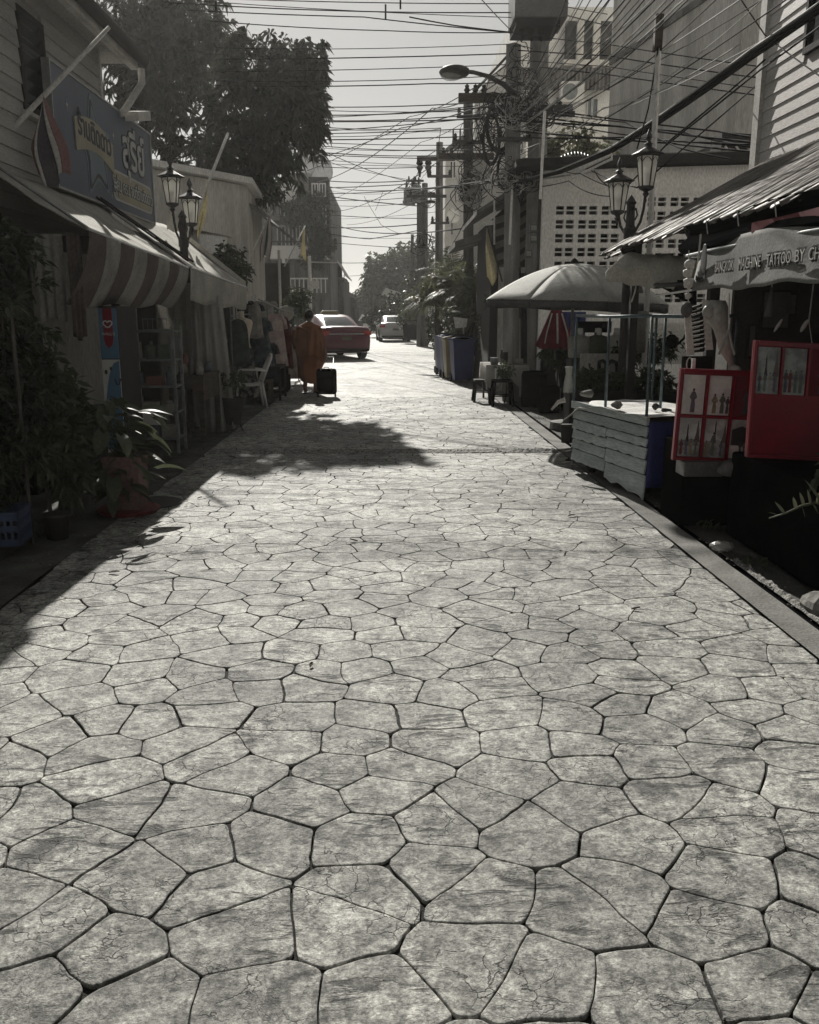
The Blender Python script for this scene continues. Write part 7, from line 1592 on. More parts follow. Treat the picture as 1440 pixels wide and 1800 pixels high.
# ================================================================ CONCRETE POLES
def util_pole(label, px0, py0, px1, py1, y, r0, r1, arms=(), z0=0.0, name='utility_pole'):
    b0, b1 = P(px0, py0, y), P(px1, py1, y); t = thing(name, label, 'utility pole', (b0.x, y, 0), 0, 'concrete utility poles')
    b = MB(); b.tube([(b0.x + (b0.x - b1.x) * .0, y, z0), tuple(b1)], [r0, r1], 4 if r0 > .13 else 8); b.build('shaft', M_poled if y > 20 else M_pole, t)
    for (pa, pb, py_, th_, ins) in arms:
        qa, qb = P(pa, py_, y - .12), P(pb, py_, y - .12); b = MB(); b.bar(qa, qb, th_, th_ * 1.2); b.build('crossarm', M_iron if th_ < .09 else M_wood, t)
        for f in ins:
            c = qa.lerp(qb, f); s = 1 if th_ > 0 else -1; b = MB(); b.lathe([(.03, .02), (.05, .06), (.035, .09), (.055, .12), (.03, .16), (.04, .19), (.0, .22)], 8, (c.x, c.y, c.z)); b.build('insulator', M_dark, t)
    return t
pD = util_pole('nearest thick concrete pole carrying the street light arm', 898, 700, 903, 78, 16.2, .155, .125, [(806, 905, 172, .11, (.15, .3, .45)), (860, 1000, 190, .07, ()), (872, 935, 245, .06, (.1, .9)), (885, 930, 318, .06, ())])
pE = util_pole('second near concrete pole carrying the transformer cabinet', 936, 700, 950, 2, 16.9, .20, .16, [(880, 1010, 200, .07, (.2, .8))])
pC = util_pole('concrete pole behind the palms with coiled cables', 825, 600, 823, 172, 23.5, .145, .115, [(770, 868, 275, .12, (.1, .25)), (800, 850, 330, .06, ()), (795, 852, 250, .07, (.1, .9)), (803, 846, 205, .06, (.1, .9))])
pA = util_pole('slender dark pole with one long crossarm over the junction', 771, 600, 773, 250, 31.0, .15, .11, [(733, 800, 279, .11, ()), (715, 785, 345, .08, (.1,)), (752, 795, 310, .07, (.1, .9)), (757, 790, 392, .06, (.1, .9))])
pB = util_pole('left one of the twin poles carrying the far transformers', 738, 600, 738, 335, 44.0, .16, .135, [(708, 768, 355, .10, (.05, .25)), (712, 780, 340, .09, (.1, .3, .8))])
pB2 = util_pole('right one of the twin poles carrying the far transformers', 747, 600, 747, 322, 44.0, .16, .135, [(716, 745, 318, .08, (.1, .5))])
pF = util_pole('far thin pole seen left of the twin transformer poles', 726, 600, 725, 412, 60.0, .12, .10, [(722, 745, 432, .07, ())])
# hanging insulators on the long arm
for (px, y, par) in ((738, 30.85, pA), (753, 30.85, pA)):
    q = P(px, 283, y); b = MB(); b.lathe([(.09, 0), (.12, -.08), (.06, -.14), (.12, -.2), (.06, -.3), (.03, -.5)], 8, q); b.build('insulator', M_dark, par)
for k, (px, py, s) in enumerate(((720, 345, .26), (732, 340, .22))):
    q = P(px, py, 43.7); tr = thing('transformer', ['left small round transformer on the twin poles', 'right small round transformer on the twin poles'][k], 'transformer', (q.x, q.y, q.z - .4), 0, 'transformers'); b = MB(); b.lathe([(s, -.40), (s * 1.05, -.35), (s * 1.05, .30), (s * .8, .38), (.06, .40)], 12, q); b.build('tank', M_metal, tr, smooth=False)
    for f in (-.5, .5): b = MB(); b.lathe([(.04, .38), (.06, .5), (.03, .6), (.05, .66), (0, .75)], 8, q + Vector((f * s, 0, 0))); b.build('bushing', M_dark, tr)
# transformer cabinet at the top of the frame
q0, q1 = P(897, 62, 16.3), P(992, -90, 16.3); t = thing('transformer_cabinet', 'big grey transformer cabinet hung high on the near pole', 'transformer', (q0.x, 16.1, q0.z), 0, 'transformers')
M_cab = mat('cabinet grey', (.20, .20, .19), .6, (.14, .14, .135), scale=2, bump=.2)
b = MB(); b.span((q0.x, 15.75, q0.z + .12), (q1.x, 16.65, q1.z)); b.build('tank', M_cab, t, bevel=.02); b = MB(); b.span((q0.x + .03, 15.8, q0.z), (q0.x + .75, 16.6, q0.z + .115)); b.build('underside', M_dark, t)
b = MB(); b.span((q0.x - .02, 15.73, q0.z + .55), (q1.x + .02, 15.748, q0.z + .60)); b.build('band', M_metal, t)
for k in range(3): b = MB(); b.lathe([(.04, 0), (.06, -.06), (.03, -.10), (.05, -.14), (.0, -.2)], 8, (q0.x + .15 + k * .16, 15.95, q0.z)); b.build('bushing', M_dark, t)
# street light arm
t = thing('street_light', 'cobra head street light on a curved arm from the near pole', 'street light', (P(898, 160, 16.0).x, 16.0, 0)); 
pts = [P(905, 165, 15.9), P(885, 148, 15.7), P(858, 134, 15.4), P(832, 127, 15.1), P(812, 125, 14.9)]
b = MB(); b.tube(pts, [.045, .042, .036, .032, .03], 8); b.build('arm', M_iron, t, smooth=True)
q = P(796, 127, 14.7); b = MB(); b.blob(q, (.24, .30, .085), 16, 10, lambda v: .12 * v.x - .08 * max(0, -v.z)); b.build('lamp_head', M_iron, t, smooth=True); b = MB(); b.blob(q + Vector((-.02, 0, -.05)), (.17, .2, .06), 12, 8); b.build('lens', M_clear, t, smooth=True)
# meter boxes
for k, (px, py, w_, lab) in enumerate(((938, 402, .12, 'upper small white meter box on the second near pole'), (938, 420, .12, 'lower small white meter box on the second near pole'), (929, 447, .1, 'small white meter box left of the second near pole'))):
    q = P(px, py, 16.55); mb_ = thing('meter_box', lab, 'meter', tuple(q), 0, 'electricity meters on the pole'); b = MB(); b.box(q, (w_ * 1.2, .08, .14)); b.build('case', M_metal, mb_, bevel=.01); b = MB(); b.box(q + Vector((0, -.05, .01)), (w_ * .8, .02, .08)); b.build('dial_glass', M_white, mb_)
b = MB(); b.tube([P(920, 480, 16.4), P(921, 660, 16.4)], .06, 8); b.tube([P(914, 470, 16.0), P(915, 560, 16.0)], .02, 6); tag(b.build('down_pipe', M_dark), 'dark cable duct running down between the two near poles', 'duct')
dish('round pale dish behind the pole with coiled cables', P(842, 302, 25.5), .32, (.3, -.9, .3), M_mesh, .8)
dish('small round dish low between the middle poles', P(795, 381, 33), .28, (.5, -.9, .3), M_wallw, .6)
# ================================================================ RIGHT MIDDLE: palms, bins, table, stools
def frond(b_leaf, b_stem, o, az, el, L, n=30, lw=.020, ll=.34, droop=.8, seed=0):
    rr = random.Random(seed); pts = []
    for i in range(9):
        t_ = i / 8; r_ = L * t_; z = math.sin(el) * r_ - droop * L * .5 * t_ ** 2.2; hr = math.cos(el) * r_ * (1 - .12 * t_)
        pts.append(Vector((o[0] + math.cos(az) * hr, o[1] + math.sin(az) * hr, o[2] + z)))
    b_stem.tube(pts, [.014 * (1 - .8 * i / 8) + .002 for i in range(9)], 5)
    for i in range(n):
        t_ = .18 + .82 * i / n; k = t_ * 8; a = min(7, int(k)); p = pts[a].lerp(pts[a + 1], k - a); d = (pts[a + 1] - pts[a]).normalized(); side = d.cross(Vector((0, 0, 1))).normalized()
        for s in (-1, 1):
            l_ = ll * math.sin(math.pi * (.15 + .8 * t_)) * rr.uniform(.8, 1.1); dr = (side * s + d * .7 + Vector((0, 0, -.15 + rr.uniform(-.2, .1)))).normalized(); q = p + dr * l_ + Vector((0, 0, -.18 * l_)); w_ = d * lw * .5
            b_leaf.add([p - w_ * .4, p.lerp(q, .4) - w_ + Vector((0, 0, .01)), q, p.lerp(q, .4) + w_ + Vector((0, 0, .01))], [(0, 1, 2, 3)])
def palm(label, base, crown, nf, L, seed, m_, r=.09):
    t = thing('palm_tree', label, 'palm', (base[0], base[1], 0), 0, 'small palms beside the bins'); rr = random.Random(seed)
    b = MB(); c = Vector(crown); pts = [Vector((base[0], base[1], 0)).lerp(c, i / 8) + Vector((.05 * math.sin(i), 0, 0)) for i in range(9)]; b.tube(pts, [r * (1.1 - .03 * i + .08 * (i % 2)) for i in range(9)], 9); b.build('trunk', M_bark, t)
    for k in range(nf):
        bl, bs = MB(), MB(); el = rr.uniform(-.15, 1.25); frond(bl, bs, c, k * 2.399 + rr.uniform(-.2, .2), el, L * rr.uniform(.75, 1.1), seed=seed * 100 + k, droop=.55 + .5 * rr.random())
        f = bs.build('frond', m_, t); bl.build('leaflets', m_, f)
    return t
palm('stout palm with broad drooping fronds left of the near poles', (P(812, 600, 23.5).x, 23.5), P(805, 508, 23.5), 34, 1.2, 3, M_leafpale)
palm('leaning palm right of the stout palm, with a twin trunk base', (P(838, 600, 22).x, 22.0), P(845, 520, 22.3), 28, 1.0, 4, M_leaf2, .08)
palm('left outer palm spreading toward the junction', (P(775, 600, 26).x, 26.0), P(768, 525, 26), 34, 1.3, 5, M_leafpale)
palm('young palm low in front of the trunks', (P(822, 610, 21.5).x, 21.5), P(828, 560, 21.5), 14, .7, 6, M_leaf2, .06)
palm('palm rising behind between the middle poles', (P(800, 600, 28).x, 28.0), P(798, 480, 28), 30, 1.35, 8, M_leaf2)
bush('leafy_shrub', 'dark shrub under the palms right of the far posts', [((P(790, 560, 26.5).x, 26.5, 1.1), (.7, .5, .8), 260), ((P(850, 570, 23).x, 23.0, .9), (.5, .4, .6), 160)], .12, .05, M_leaf, 91, k=6)
bush('leafy_shrub', 'thin leaved shrub against the plaster wall behind the table', [((P(865, 560, 20).x, 20, 1.15), (.35, .3, .45), 110), ((P(872, 505, 19).x, 19, 1.9), (.25, .25, .3), 60)], .12, .035, M_leaf2, 92, k=5)
bush('broad_shrub', 'sunlit leafy treetop behind the bins among the palms', [(tuple(P(800, 492, 24.5)), (.75, .6, .45), 190), (tuple(P(762, 515, 25.5)), (.6, .5, .4), 130), (tuple(P(845, 515, 22.5)), (.45, .4, .4), 120), (tuple(P(820, 545, 22)), (.6, .4, .4), 130)], .17, .045, M_leafpale, 93, k=6)
b = MB(); q0, q1 = P(797, 557, 20.8), P(820, 575, 20.8); b.prism([q0, P(822, 560, 20.8), q1, P(801, 577, 20.8)], (0, .02, 0)); b.tube([P(815, 575, 20.85), G(815, 660)], .02, 6); tag(b.build('notice_board', M_wallw), 'small tilted pale notice board behind the blue bins', 'sign')

def bin_(label, x, y, m_, rz=0.0, h=1.02):
    t = thing('wheelie_bin', label, 'bin', (x, y, 0), rz, 'row of wheelie bins'); Mx = WM[t.name]
    b = MB(); vs = []
    for (hx_, hy_, z) in ((.20, .23, .06), (.25, .30, h - .1), (.265, .315, h - .09), (.265, .315, h - .04)):
        for (sx, sy) in ((-1, -1), (1, -1), (1, 1), (-1, 1)): vs.append((sx * hx_, sy * hy_, z))
    b.add(vs, [(3, 2, 1, 0)] + [(j * 4 + i, j * 4 + (i + 1) % 4, (j + 1) * 4 + (i + 1) % 4, (j + 1) * 4 + i) for j in range(3) for i in range(4)] + [(12, 13, 14, 15)]); place(b, Mx); b.build('bin_body', m_, t, bevel=.012)
    b = MB(); b.grid(lambda u, v: ((u - .5) * .56, -.33 + .68 * v, h - .035 + .07 * math.sin(math.pi * u) * .6 + .03 * (1 - v)), 6, 4, (0, 0, -.02)); place(b, Mx); b.build('lid', m_, t)
    b = MB(); b.tube([(-.2, .34, h - .06), (-.2, .40, h - .03), (.2, .40, h - .03), (.2, .34, h - .06)], .014, 6); place(b, Mx); b.build('handle', m_, t)
    for s in (-1, 1): b = MB(); b.tube([(s * .19, .24, .09), (s * .24, .24, .09)], .09, 12); place(b, Mx); b.build('wheel', M_rubber, t)
    return t
bin_('nearest blue wheelie bin of the row on the right', 1.66, 20.9, M_bluebin, R(6))
bin_('yellow wheelie bin between the blue bins', 1.53, 21.7, M_yelbin, R(5))
bin_('blue wheelie bin just beyond the yellow bin', 1.50, 22.5, M_bluebin, R(4))
bin_('second farthest blue wheelie bin of the row', 1.46, 23.3, M_bluebin, R(8))
bin_('farthest green wheelie bin of the row', 1.44, 24.1, mat('green bin plastic', (.05, .09, .055), .5), R(3))
b = MB(); q = Vector((1.62, 20.9, 1.03)); b.blob(q, (.22, .2, .07), 12, 6, lambda v: .2 * math.sin(v.x * 8) * math.cos(v.y * 7)); tag(b.build('rubbish_bag', M_black, smooth=True), 'black rubbish bag lying on the nearest blue bin', 'bag')
# cloth covered table with pots and stool
t = thing('covered_table', 'small table with a white cloth beside the near poles', 'table', (2.1, 16.1, 0))
tx0, tx1, ty0, ty1, tz = 1.72, 2.42, 15.8, 16.9, .66
b = MB(); b.span((tx0, ty0, tz - .03), (tx1, ty1, tz)); b.build('tabletop', M_dark, t)
b = MB(); b.grid(lambda u, v: (tx0 - .03 + (tx1 - tx0 + .06) * u, ty0 - .02, tz + .008 - (.34 + .08 * math.sin(u * 9)) * v + 0 * u), 20, 8, (0, .004, 0)); b.grid(lambda u, v: (tx0 - .03 + (tx1 - tx0 + .06) * u, ty0 - .02 + (ty1 - ty0) * v, tz + .01), 6, 6, (0, 0, -.003)); b.grid(lambda u, v: (tx0 - .03 - .02 * math.sin(u * 20) * v, ty0 + (ty1 - ty0) * u, tz + .008 - .30 * v), 20, 6, (.004, 0, 0)); b.build('tablecloth', M_cloth, t, smooth=True)
for x in (tx0 + .04, tx1 - .04):
    for y in (ty0 + .05, ty1 - .05): b = MB(); b.bar((x, y, 0), (x, y, tz - .03), .035); b.build('leg', M_dark, t)
for k, (x, y, r_, h_, m_, lab) in enumerate(((1.85, 15.95, .08, .12, M_metal, 'small grey pot at the left corner of the cloth covered table'), (2.05, 16.0, .05, .22, M_dark, 'slim dark bottle in the middle of the cloth covered table'), (2.28, 15.95, .09, .10, M_stripe_l, 'low pale bowl at the right of the cloth covered table'), (2.15, 16.4, .15, .25, M_dark, 'large dark pan at the back of the cloth covered table'))):
    b = MB(); b.lathe([(r_ * .8, 0), (r_, h_ * .5), (r_ * .9, h_ * .9), (r_, h_)], 12, (x, y, tz + .012)); tag(b.build(('pot', 'bottle', 'bowl', 'pan')[k], m_, smooth=True), lab, ('pot', 'bottle', 'bowl', 'pan')[k])
def stool(label, x, y, m_, s=.34, h=.45):
    t = thing('stool', label, 'stool', (x, y, 0), 0, 'dark stools by the right gutter'); b = MB(); b.span((x - s / 2, y - s / 2, h - .04), (x + s / 2, y + s / 2, h)); b.build('seat', m_, t, bevel=.01)
    for sx in (-1, 1):
        for sy in (-1, 1): b = MB(); b.bar((x + sx * s * .52, y + sy * s * .52, 0), (x + sx * s * .42, y + sy * s * .42, h - .04), .035); b.build('leg', m_, t)
    for sy in (-1, 1): b = MB(); b.bar((x - s * .47, y + sy * s * .47, .18), (x + s * .47, y + sy * s * .47, .18), .02); b.build('rung', m_, t)
stool('black plastic stool in front of the white cloth covered table', 1.92, 15.35, M_black)
stool('dark wooden stool left of the cloth covered table', 1.66, 16.15, M_dark, .3, .4)
q = Vector((2.05, 15.42, .47)); bush('pot_plant', 'small leafy plant in front of the cloth covered table', [((2.0, 15.6, .58), (.16, .13, .13), 60)], .08, .035, M_leaf2, 95, k=4)
sheet('white plastic bag hanging at the left side of the covered table', 'bag', 'hanging_bag', 1.83, 15.68, 1.95, 15.66, .62, .33, M_plastic, .02, 2, 2, 0, (0, .02, 0))
# umbrella weight with a white pole and dark drums behind
t = thing('pole_weight', 'white plastic weight with a short white pole standing by the near poles', 'weight', (2.84, 15.0, 0)); b = MB(); b.lathe([(.15, 0), (.16, .03), (.16, .28), (.13, .32), (.04, .33)], 14, (2.84, 15.0, 0)); b.build('drum', M_stripe_l, t, smooth=True); b = MB(); b.tube([(2.84, 15.0, .3), (2.74, 15.0, .88)], .026, 8); b.build('pole', M_white, t)
for k, (x, y, s, h, lab) in enumerate(((2.45, 15.2, .22, .6, 'dark drum in the shade left of the white weight'), (3.15, 14.6, .35, .75, 'dark covered pile behind the white weight'), (2.55, 14.3, .3, .42, 'low black crate in the shade in front of the drums'))):
    b = MB(); b.lathe([(s * .9, 0), (s, .05), (s, h * .9), (s * .9, h), (0, h + .02)], 14, (x, y, 0)) if k != 2 else b.span((x - s / 2, y - s / 2, 0), (x + s / 2, y + s / 2, h)); tag(b.build(('drum', 'covered_pile', 'black_crate')[k], M_black, smooth=False), lab, ('drum', 'pile', 'crate')[k])
b = MB(); b.span((P(953, 600, 15.4).x, 15.35, .0), (P(1012, 600, 15.4).x, 15.5, .95)); tag(b.build('leaning_board', M_dark), 'dark board leaning on the whitewashed wall behind the white weight', 'board')
bush('pot_plant', 'grey green bushy plant between the drums and the folded umbrella', [((P(985, 650, 14.6).x, 14.6, .95), (.35, .25, .22), 130)], .12, .04, M_leaf, 96, k=5)

rr = random.Random(77)
for k, (x, y) in enumerate(((2.30, 5.3), (2.33, 6.3), (2.28, 7.0), (-2.55, 6.1), (-2.6, 8.9), (2.30, 10.4), (2.42, 12.6), (-2.52, 13.2))):
    n = 26; p_ = np.array([(x + rr.uniform(-.09, .09), y + rr.uniform(-.14, .14), .005) for _ in range(n)]); d_ = np.array([(rr.uniform(-.6, .6), rr.uniform(-.6, .6), 1.0) for _ in range(n)])
    t = thing('weed', '%s tuft of weeds growing out of the %s gutter joint' % (['nearest', 'second nearest', 'third nearest', 'nearest', 'second nearest', 'fourth nearest', 'farthest', 'farthest'][k], 'left' if x < 0 else 'right'), 'weed', (x, y, 0), 0, 'weeds in the gutter joints'); leaves('tuft', p_, d_, .09, .012, M_leaf2, t, .35, 200 + k, 'stuff')
M_peb = mat('gutter grit', (.22, .215, .20), .9, (.10, .098, .09), scale=30)
b = MB()
for k in range(240):
    left = rr.random() < .4; x = (XL - .02 - abs(rr.gauss(0, .10))) if left else (XR + .2 + abs(rr.gauss(0, .14))); y = rr.uniform(2.5, 14) ; s = rr.uniform(.004, .014)
    b.blob((x, y, s * .4), (s, s * rr.uniform(.6, 1), s * .6), 5, 3)
tag(b.build('gutter_grit', M_peb, origin=(0, 0, 0)), 'loose grit and pebbles along both gutters', None, None, 'stuff')
# ================================================================ OVERHEAD CABLES
ORD = ['topmost', 'second', 'third', 'fourth', 'fifth', 'sixth', 'seventh', 'eighth', 'ninth', 'tenth', 'eleventh', 'twelfth', 'thirteenth', 'fourteenth', 'fifteenth', 'sixteenth', 'seventeenth', 'eighteenth', 'nineteenth', 'twentieth', 'twenty first', 'twenty second', 'twenty third', 'twenty fourth']
def cable(label, group, pts, r, m_, sag=0.0, seed=0):
    P3 = [P(*p) for p in pts]; out = []
    for i in range(len(P3) - 1):
        a, c = P3[i], P3[i + 1]; L = (c - a).length; n = 14
        for k in range(n + (i == len(P3) - 2)):
            t_ = k / n; out.append(a.lerp(c, t_) + Vector((0, 0, -sag * L * 4 * t_ * (1 - t_))))
    b = MB(); b.tube(out, r, 5, cap=True); return tag(b.build('overhead_cable', m_, smooth=True), label, 'cable', group)
def bunch(lst, desc, group, r, m_=None, sag=.006):
    for k, pts in enumerate(lst):
        cable('%s of the %s' % (ORD[k], desc), group, pts, r * (1 + .25 * math.sin(k * 2.3)), m_ or M_wire, sag * (1 + .5 * math.sin(k * 1.7)))
# high ones crossing the sky from the tree to the transformer
bunch([[(300, -6, 17), (1000, 6, 16.5)], [(290, 4, 17), (905, 22, 16.3)], [(300, -2, 16.5), (905, 31, 16.2)], [(330, 18, 17), (640, 30, 16.7), (905, 58, 16.2)], [(360, 36, 17.5), (680, 54, 17), (905, 57, 16.5)],
       [(380, 84, 18), (905, 77, 16.4)], [(380, 104, 18), (905, 94, 16.4)], [(380, 126, 18), (905, 113, 16.4)], [(380, 142, 18), (905, 132, 16.4)], [(380, 150, 18.5), (760, 147, 17), (905, 144, 16.5)]],
      'thin black cables crossing the sky to the transformer pole', 'high cables crossing the street', .0085)
bunch([[(560, 188, 22), (905, 176, 16.4)], [(550, 202, 22), (905, 183, 16.4)], [(550, 207, 22), (840, 186, 17)], [(540, 214, 22), (905, 207, 16.5)], [(540, 222, 24), (775, 225, 31)], [(545, 240, 22), (775, 226, 31)], [(540, 246, 22), (825, 240, 23.5)], [(540, 232, 22), (905, 200, 16.5)], [(540, 254, 24), (905, 262, 16.5)], [(540, 266, 24), (775, 273, 31)], [(560, 281, 30), (775, 292, 31)]],
      'cables leaving the mango tree for the middle poles', 'cables between the mango tree and the poles', .011)
bunch([[(560, 293, 50), (735, 294, 44)], [(575, 318, 50), (740, 316, 44)], [(575, 327, 50), (905, 312, 17)], [(575, 330, 50), (740, 322, 44)], [(575, 340, 50), (740, 330, 44)], [(578, 352, 50), (740, 345, 44)], [(578, 345, 50), (735, 362, 44)], [(580, 378, 50), (738, 384, 44)], [(580, 392, 50), (820, 401, 24)], [(580, 400, 50), (738, 394, 44)], [(570, 425, 52), (740, 437, 44)], [(575, 410, 50), (650, 420, 46), (740, 404, 44)], [(600, 462, 70), (725, 452, 60)], [(600, 485, 72), (640, 484, 70), (725, 478, 60)]],
      'low cables from the balcony house to the twin poles', 'low cables over the junction', .020, sag=.008)
bunch([[(556, 194, 23), (823, 196, 23.5), (905, 190, 16.5)], [(548, 211, 23), (905, 195, 16.5)], [(545, 226, 23), (823, 232, 23.5)], [(545, 235, 23), (905, 222, 16.5)], [(545, 250, 24), (823, 255, 23.5)], [(552, 259, 24), (771, 262, 31)], [(560, 272, 26), (823, 280, 23.5)], [(560, 287, 30), (823, 292, 23.5)], [(575, 334, 50), (823, 322, 23.5)], [(575, 360, 50), (771, 350, 31)], [(580, 385, 50), (771, 372, 31)], [(585, 415, 55), (738, 418, 44)]],
      'thin cables strung from the left over the junction to the middle poles', 'thin cables over the junction', .009, sag=.006)
# rising to the right
bunch([[(540, 300, 40), (720, 205, 30), (903, 105, 16.4)], [(560, 320, 42), (760, 190, 26), (905, 122, 16.4)], [(580, 352, 48), (740, 250, 30), (905, 150, 16.4)], [(560, 278, 34), (705, 225, 26), (905, 165, 16.4)], [(590, 372, 48), (830, 240, 24)], [(610, 395, 48), (770, 330, 31)], [(560, 262, 40), (650, 300, 40), (735, 322, 44)], [(530, 262, 36), (600, 292, 40), (735, 318, 44)]],
      'slanting cables rising from the far left toward the near poles', 'slanting cables over the junction', .012, sag=.012)
# dropping leads and loops between far poles
bunch([[(775, 226, 31), (770, 262, 31), (742, 280, 31)], [(738, 292, 30.8), (728, 310, 40), (718, 330, 43.6)], [(753, 292, 30.8), (745, 308, 40), (736, 320, 43.6)], [(823, 290, 23.4), (800, 340, 27), (750, 400, 40)], [(870, 245, 17), (845, 320, 21), (812, 400, 24), (775, 455, 31)], [(905, 215, 16.4), (862, 300, 20), (800, 370, 27)], [(905, 190, 16.4), (880, 250, 18), (838, 275, 23)], [(674, 335, 46), (660, 370, 46)], [(640, 345, 46), (670, 395, 46), (700, 410, 45)]],
      'loose leads hanging between the junction poles', 'loose leads between the poles', .012, sag=.01)
# nearly level cables in front of the right buildings
bunch([[(905, 60, 16.2), (1068, 78, 15), (1335, 117, 12)], [(905, 88, 16.2), (1068, 98, 15), (1335, 137, 12)], [(905, 105, 16.2), (1068, 117, 15), (1335, 156, 12)], [(950, 118, 16.2), (1068, 131, 15), (1335, 168, 12)], [(985, 24, 16.2), (1068, 45, 15.5)], [(985, 10, 16.2), (1068, 25, 15.5)]],
      'taut thin cables running level across the concrete building', 'level cables on the right', .008, sag=.002)
bunch([[(905, 185, 16), (1262, 231, 13), (1340, 243, 12)], [(905, 200, 16), (1200, 232, 13), (1340, 262, 11)], [(905, 205, 16), (1140, 243, 13.5), (1340, 258, 11)], [(905, 230, 16), (1180, 252, 13), (1340, 268, 11)], [(930, 242, 16), (1100, 241, 14), (1330, 254, 11)], [(905, 190, 16), (1100, 215, 14), (1200, 262, 12), (1290, 280, 11)], [(905, 212, 16), (1090, 222, 14), (1340, 252, 11)]],
      'sagging black cables running right behind the twin lantern lamp', 'sagging cables on the right', .012, sag=.004)
# the big fan from the near poles up to the upper right
fan = []
rr = random.Random(12)
starts = [(905, 195), (910, 200), (912, 190), (915, 205), (918, 185), (920, 212), (925, 180), (905, 232), (905, 255), (918, 225), (930, 150), (905, 175), (925, 196), (930, 205), (940, 232), (940, 222), (908, 240), (915, 300), (908, 188), (922, 262)]
ends = [(1010, -40), (1060, -40), (1100, -40), (1130, -30), (1150, -30), (1165, -40), (1085, -40), (1200, -30), (1240, -30), (1215, -30), (1045, -40), (1035, -30), (1180, -30), (1140, -40), (1290, -30), (1330, -20), (1370, -20), (1410, -20), (1115, -20), (1450, 10)]
fanp = [[(*s, 16.3), ((s[0] + e[0]) / 2 + rr.uniform(-8, 8), (s[1] + e[1]) / 2 + rr.uniform(4, 22), 12.5), (*e, 8.5)] for s, e in zip(starts, ends)]
bunch(fanp[::2] + fanp[1::4], 'black cables fanning from the near poles to the upper right', 'fan of cables over the right side', .0065, M_wire, .004)
bunch(fanp[3::4], 'grey cables fanning from the near poles to the upper right', 'fan of cables over the right side', .0065, M_wire_g, .004)
bunch([[(905, 215, 16.2), (960, 155, 14.5), (1060, 75, 12), (1175, -30, 8.5)], [(910, 222, 16.2), (975, 178, 14.5), (1090, 95, 12), (1190, 10, 9.5), (1230, -30, 8.5)], [(905, 290, 16.2), (990, 215, 14.5), (1130, 165, 12), (1260, 70, 9.5), (1360, -20, 8)], [(915, 185, 16.2), (965, 130, 14.5), (1045, 40, 12), (1090, -30, 10)], [(905, 225, 16.2), (1000, 235, 14), (1060, 190, 12.5), (1150, 165, 11), (1300, 78, 9)]],
      'pale cables catching the sun in the fan at the upper right', 'fan of cables over the right side', .0065, M_wire_g, .008)  # the sun on these cables is put into the pale sheath colour
bunch([[(1330, 150, 11), (1120, 330, 10.4), (1040, 300, 14)], [(1345, 105, 10), (1180, 245, 12), (1095, 335, 13)], [(1290, -20, 9.5), (1345, 62, 9.6), (1450, 140, 8)], [(1450, 40, 8), (1340, 120, 9.8), (1172, 255, 12)], [(1158, 80, 10.95), (1140, 190, 11.2), (1120, 262, 11.5)], [(830, -20, 14), (905, 60, 16.2)], [(720, 30, 15), (800, 45, 15.8), (900, 57, 16.2)]],
      'single black cables slanting across the upper right', 'single cables at the upper right', .009, M_wire, .004)
# thick cable bundle along the eaves to the upper right
for k, (dx, dy, r_, m_) in enumerate(((0, 0, .030, M_wire), (3, 5, .022, M_wire), (-3, -4, .013, M_wire_g), (4, 9, .012, M_wire))):
    cable(['thickest black cable of the heavy bundle climbing to the upper right', 'second thick black cable under the heavy bundle at the upper right', 'pale cable lying on top of the heavy bundle at the upper right', 'thin black cable along the underside of the heavy bundle'][k], 'heavy cable bundle', [(700 + 200, 322 + dy * .3, 15.9), (985 + dx, 300 + dy * .4, 14.9), (1075 + dx, 262 + dy * .5, 14.2), (1160 + dx, 208 + dy * .7, 12.6), (1322 + dx, 92 + dy, 9.8), (1450 + dx, 4 + dy, 8.4)], r_, m_, .003)
cable('thin grey cable along the eaves of the whitewashed house', 'heavy cable bundle', [(860, 318, 16), (940, 316, 15.6), (1010, 306, 15), (1100, 296, 14.8)], .014, M_wire_g, .006)
cable('black cable bundle between the coiled pole and the near pole', 'cables between the middle poles', [(700, 330, 36), (823, 326, 23.4), (905, 308, 16.2)], .026, M_wire, .004)
bunch([[(1095, 335, 13), (1020, 305, 14), (990, 300, 14.8)], [(1100, 345, 13), (1060, 320, 13.5), (1045, 300, 14)], [(870, 318, 16.5), (890, 340, 16.3), (930, 320, 16)], [(905, 320, 16), (915, 360, 16), (925, 330, 16.2)], [(930, 330, 15), (1000, 318, 14.5), (1080, 345, 12), (1110, 352, 10.5)]],
      'slack thin wires below the eaves of the whitewashed house', 'slack wires under the eaves', .007, M_wire, .02)
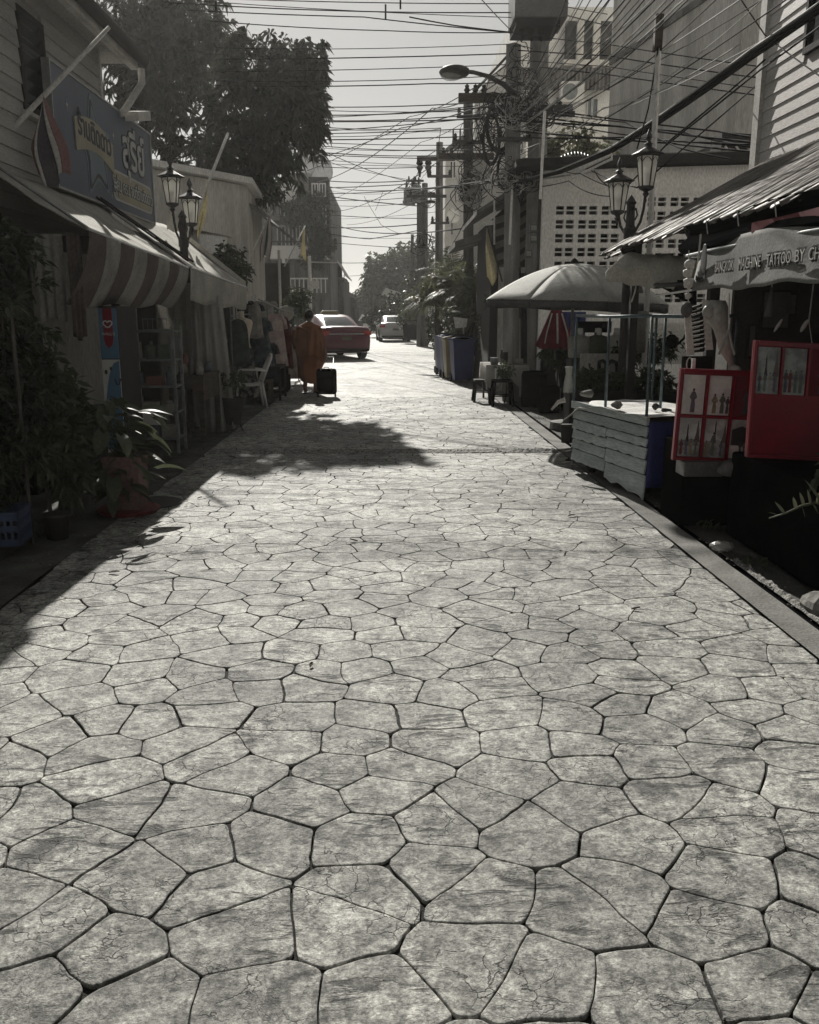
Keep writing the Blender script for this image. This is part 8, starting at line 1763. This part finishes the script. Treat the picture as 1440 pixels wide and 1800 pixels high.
# tangles on the poles (nobody could count them)
def tangle(label, centres, n, spread, r, m_, seed):
    rr = random.Random(seed); b = MB()
    for k in range(n):
        c = Vector(rr.choice(centres)); s = spread * rr.uniform(.5, 1.3); a0 = rr.uniform(0, 6.28); pts = []; L_ = rr.randint(5, 9); kx, kz = rr.uniform(.3, 1), rr.uniform(.3, 1)
        for i in range(L_): a = a0 + i * rr.uniform(.5, .9); pts.append(c + Vector((math.cos(a) * s * kx + rr.uniform(-.08, .08) * s, rr.uniform(-.12, .12), math.sin(a) * s * kz + rr.uniform(-.1, .1) * s)))
        fine = []
        for i in range(len(pts) - 1):
            p0, p1, p2, p3 = pts[max(0, i - 1)], pts[i], pts[i + 1], pts[min(len(pts) - 1, i + 2)]
            for j in range(4): t_ = j / 4; fine.append(.5 * ((2 * p1) + (p2 - p0) * t_ + (2 * p0 - 5 * p1 + 4 * p2 - p3) * t_ ** 2 + (3 * p1 - p0 - 3 * p2 + p3) * t_ ** 3))
        b.tube(fine, r * rr.uniform(.7, 1.3), 4, cap=False)
    o = b.build('cable_tangle', m_, None, origin=centres[0]); tag(o, label, 'cable tangle', None, 'stuff'); return o
def pl_(lst, y): return [tuple(P(a, c, y)) for a, c in lst]
tangle('dark knot of cables round the crossarm of the near poles', pl_([(905, 185), (890, 190), (920, 192), (935, 195), (870, 182), (860, 210), (945, 205)], 16.0), 46, .34, .007, M_wire, 1)
tangle('pale loose wires round the crossarm of the near poles', pl_([(895, 180), (915, 190), (930, 188), (905, 200)], 15.95), 26, .36, .006, M_wire_g, 2)
tangle('knot of wires at the eaves height of the near poles', pl_([(895, 312), (910, 318), (930, 314), (880, 318)], 15.9), 26, .26, .007, M_wire, 3)
tangle('pale wires at the eaves height of the near poles', pl_([(900, 316), (925, 318), (885, 316), (912, 322)], 15.85), 20, .24, .006, M_wire_g, 4)
tangle('coiled wires on the pole behind the palms', pl_([(822, 300), (825, 345), (828, 330), (820, 270), (835, 320)], 23.2), 40, .42, .010, M_wire, 5)
tangle('pale coiled wires on the pole behind the palms', pl_([(825, 330), (828, 350), (832, 315), (838, 340)], 23.1), 24, .4, .009, M_wire_g, 6)
tangle('wires knotted on the twin poles and the slender pole', pl_([(735, 440), (742, 425), (772, 430), (750, 350), (728, 335), (780, 420)], 40.0), 30, .55, .014, M_wire, 7)
tangle('wires looping between near pole and sheet gable', pl_([(870, 225), (880, 210), (860, 250), (885, 245), (895, 260), (850, 230)], 18.5), 30, .5, .007, M_wire, 8)
tangle('wires looping below the transformer cabinet', pl_([(915, 90), (925, 110), (905, 130), (930, 140), (915, 160)], 15.9), 24, .26, .006, M_wire, 9)
for k, (px, py, rx, rz_, lab) in enumerate(((878, 220, .20, .40, 'right hanging coil of thick black cable left of the near pole'), (864, 245, .13, .38, 'left hanging coil of thick black cable left of the near pole'), (887, 300, .11, .28, 'coil of cable hanging above the timber shed roof'))):
    c = P(px, py, 16.6); b = MB()
    for j in range(3): b.tube([c + Vector((math.cos(a) * rx * (1 + .08 * j), .02 * j, math.sin(a) * rz_ * (1 + .06 * j))) for a in [2 * math.pi * i / 22 for i in range(23)]], .014, 5, cap=False)
    tag(b.build('cable_coil', M_wire, smooth=True), lab, 'cable coil', 'coils of spare cable')
# spreader clips on the highest wires
for k, (px, z0, z1) in enumerate(((380, 2, 22), (678, 8, 34), (704, 0, 16))):
    b = MB(); b.bar(P(px, z0, 16.7), P(px, z1, 16.7), .03); tag(b.build('cable_spreader', M_wire), ['short black spreader clip on the high cables above the mango tree', 'short black spreader clip on the high cables at the middle of the sky', 'thin vertical clip right of the middle spreader'][k], 'cable spreader', 'spreader clips on the high cables')
# ================================================================ AIR
hz_m = bpy.data.materials.new('thin warm air'); hz_m.use_nodes = True; N_ = hz_m.node_tree.nodes; N_.clear()
pv = N_.new('ShaderNodeVolumePrincipled'); pv.inputs['Color'].default_value = (.95, .94, .92, 1); pv.inputs['Density'].default_value = .0006; pv.inputs['Anisotropy'].default_value = .6
mo = N_.new('ShaderNodeOutputMaterial'); hz_m.node_tree.links.new(pv.outputs[0], mo.inputs['Volume'])
b = MB(); b.span((-100, -12, -1.1), (100, 125, 15.0)); o = b.build('haze', hz_m, None, origin=(0, 0, -1.1)); tag(o, kind='stuff')
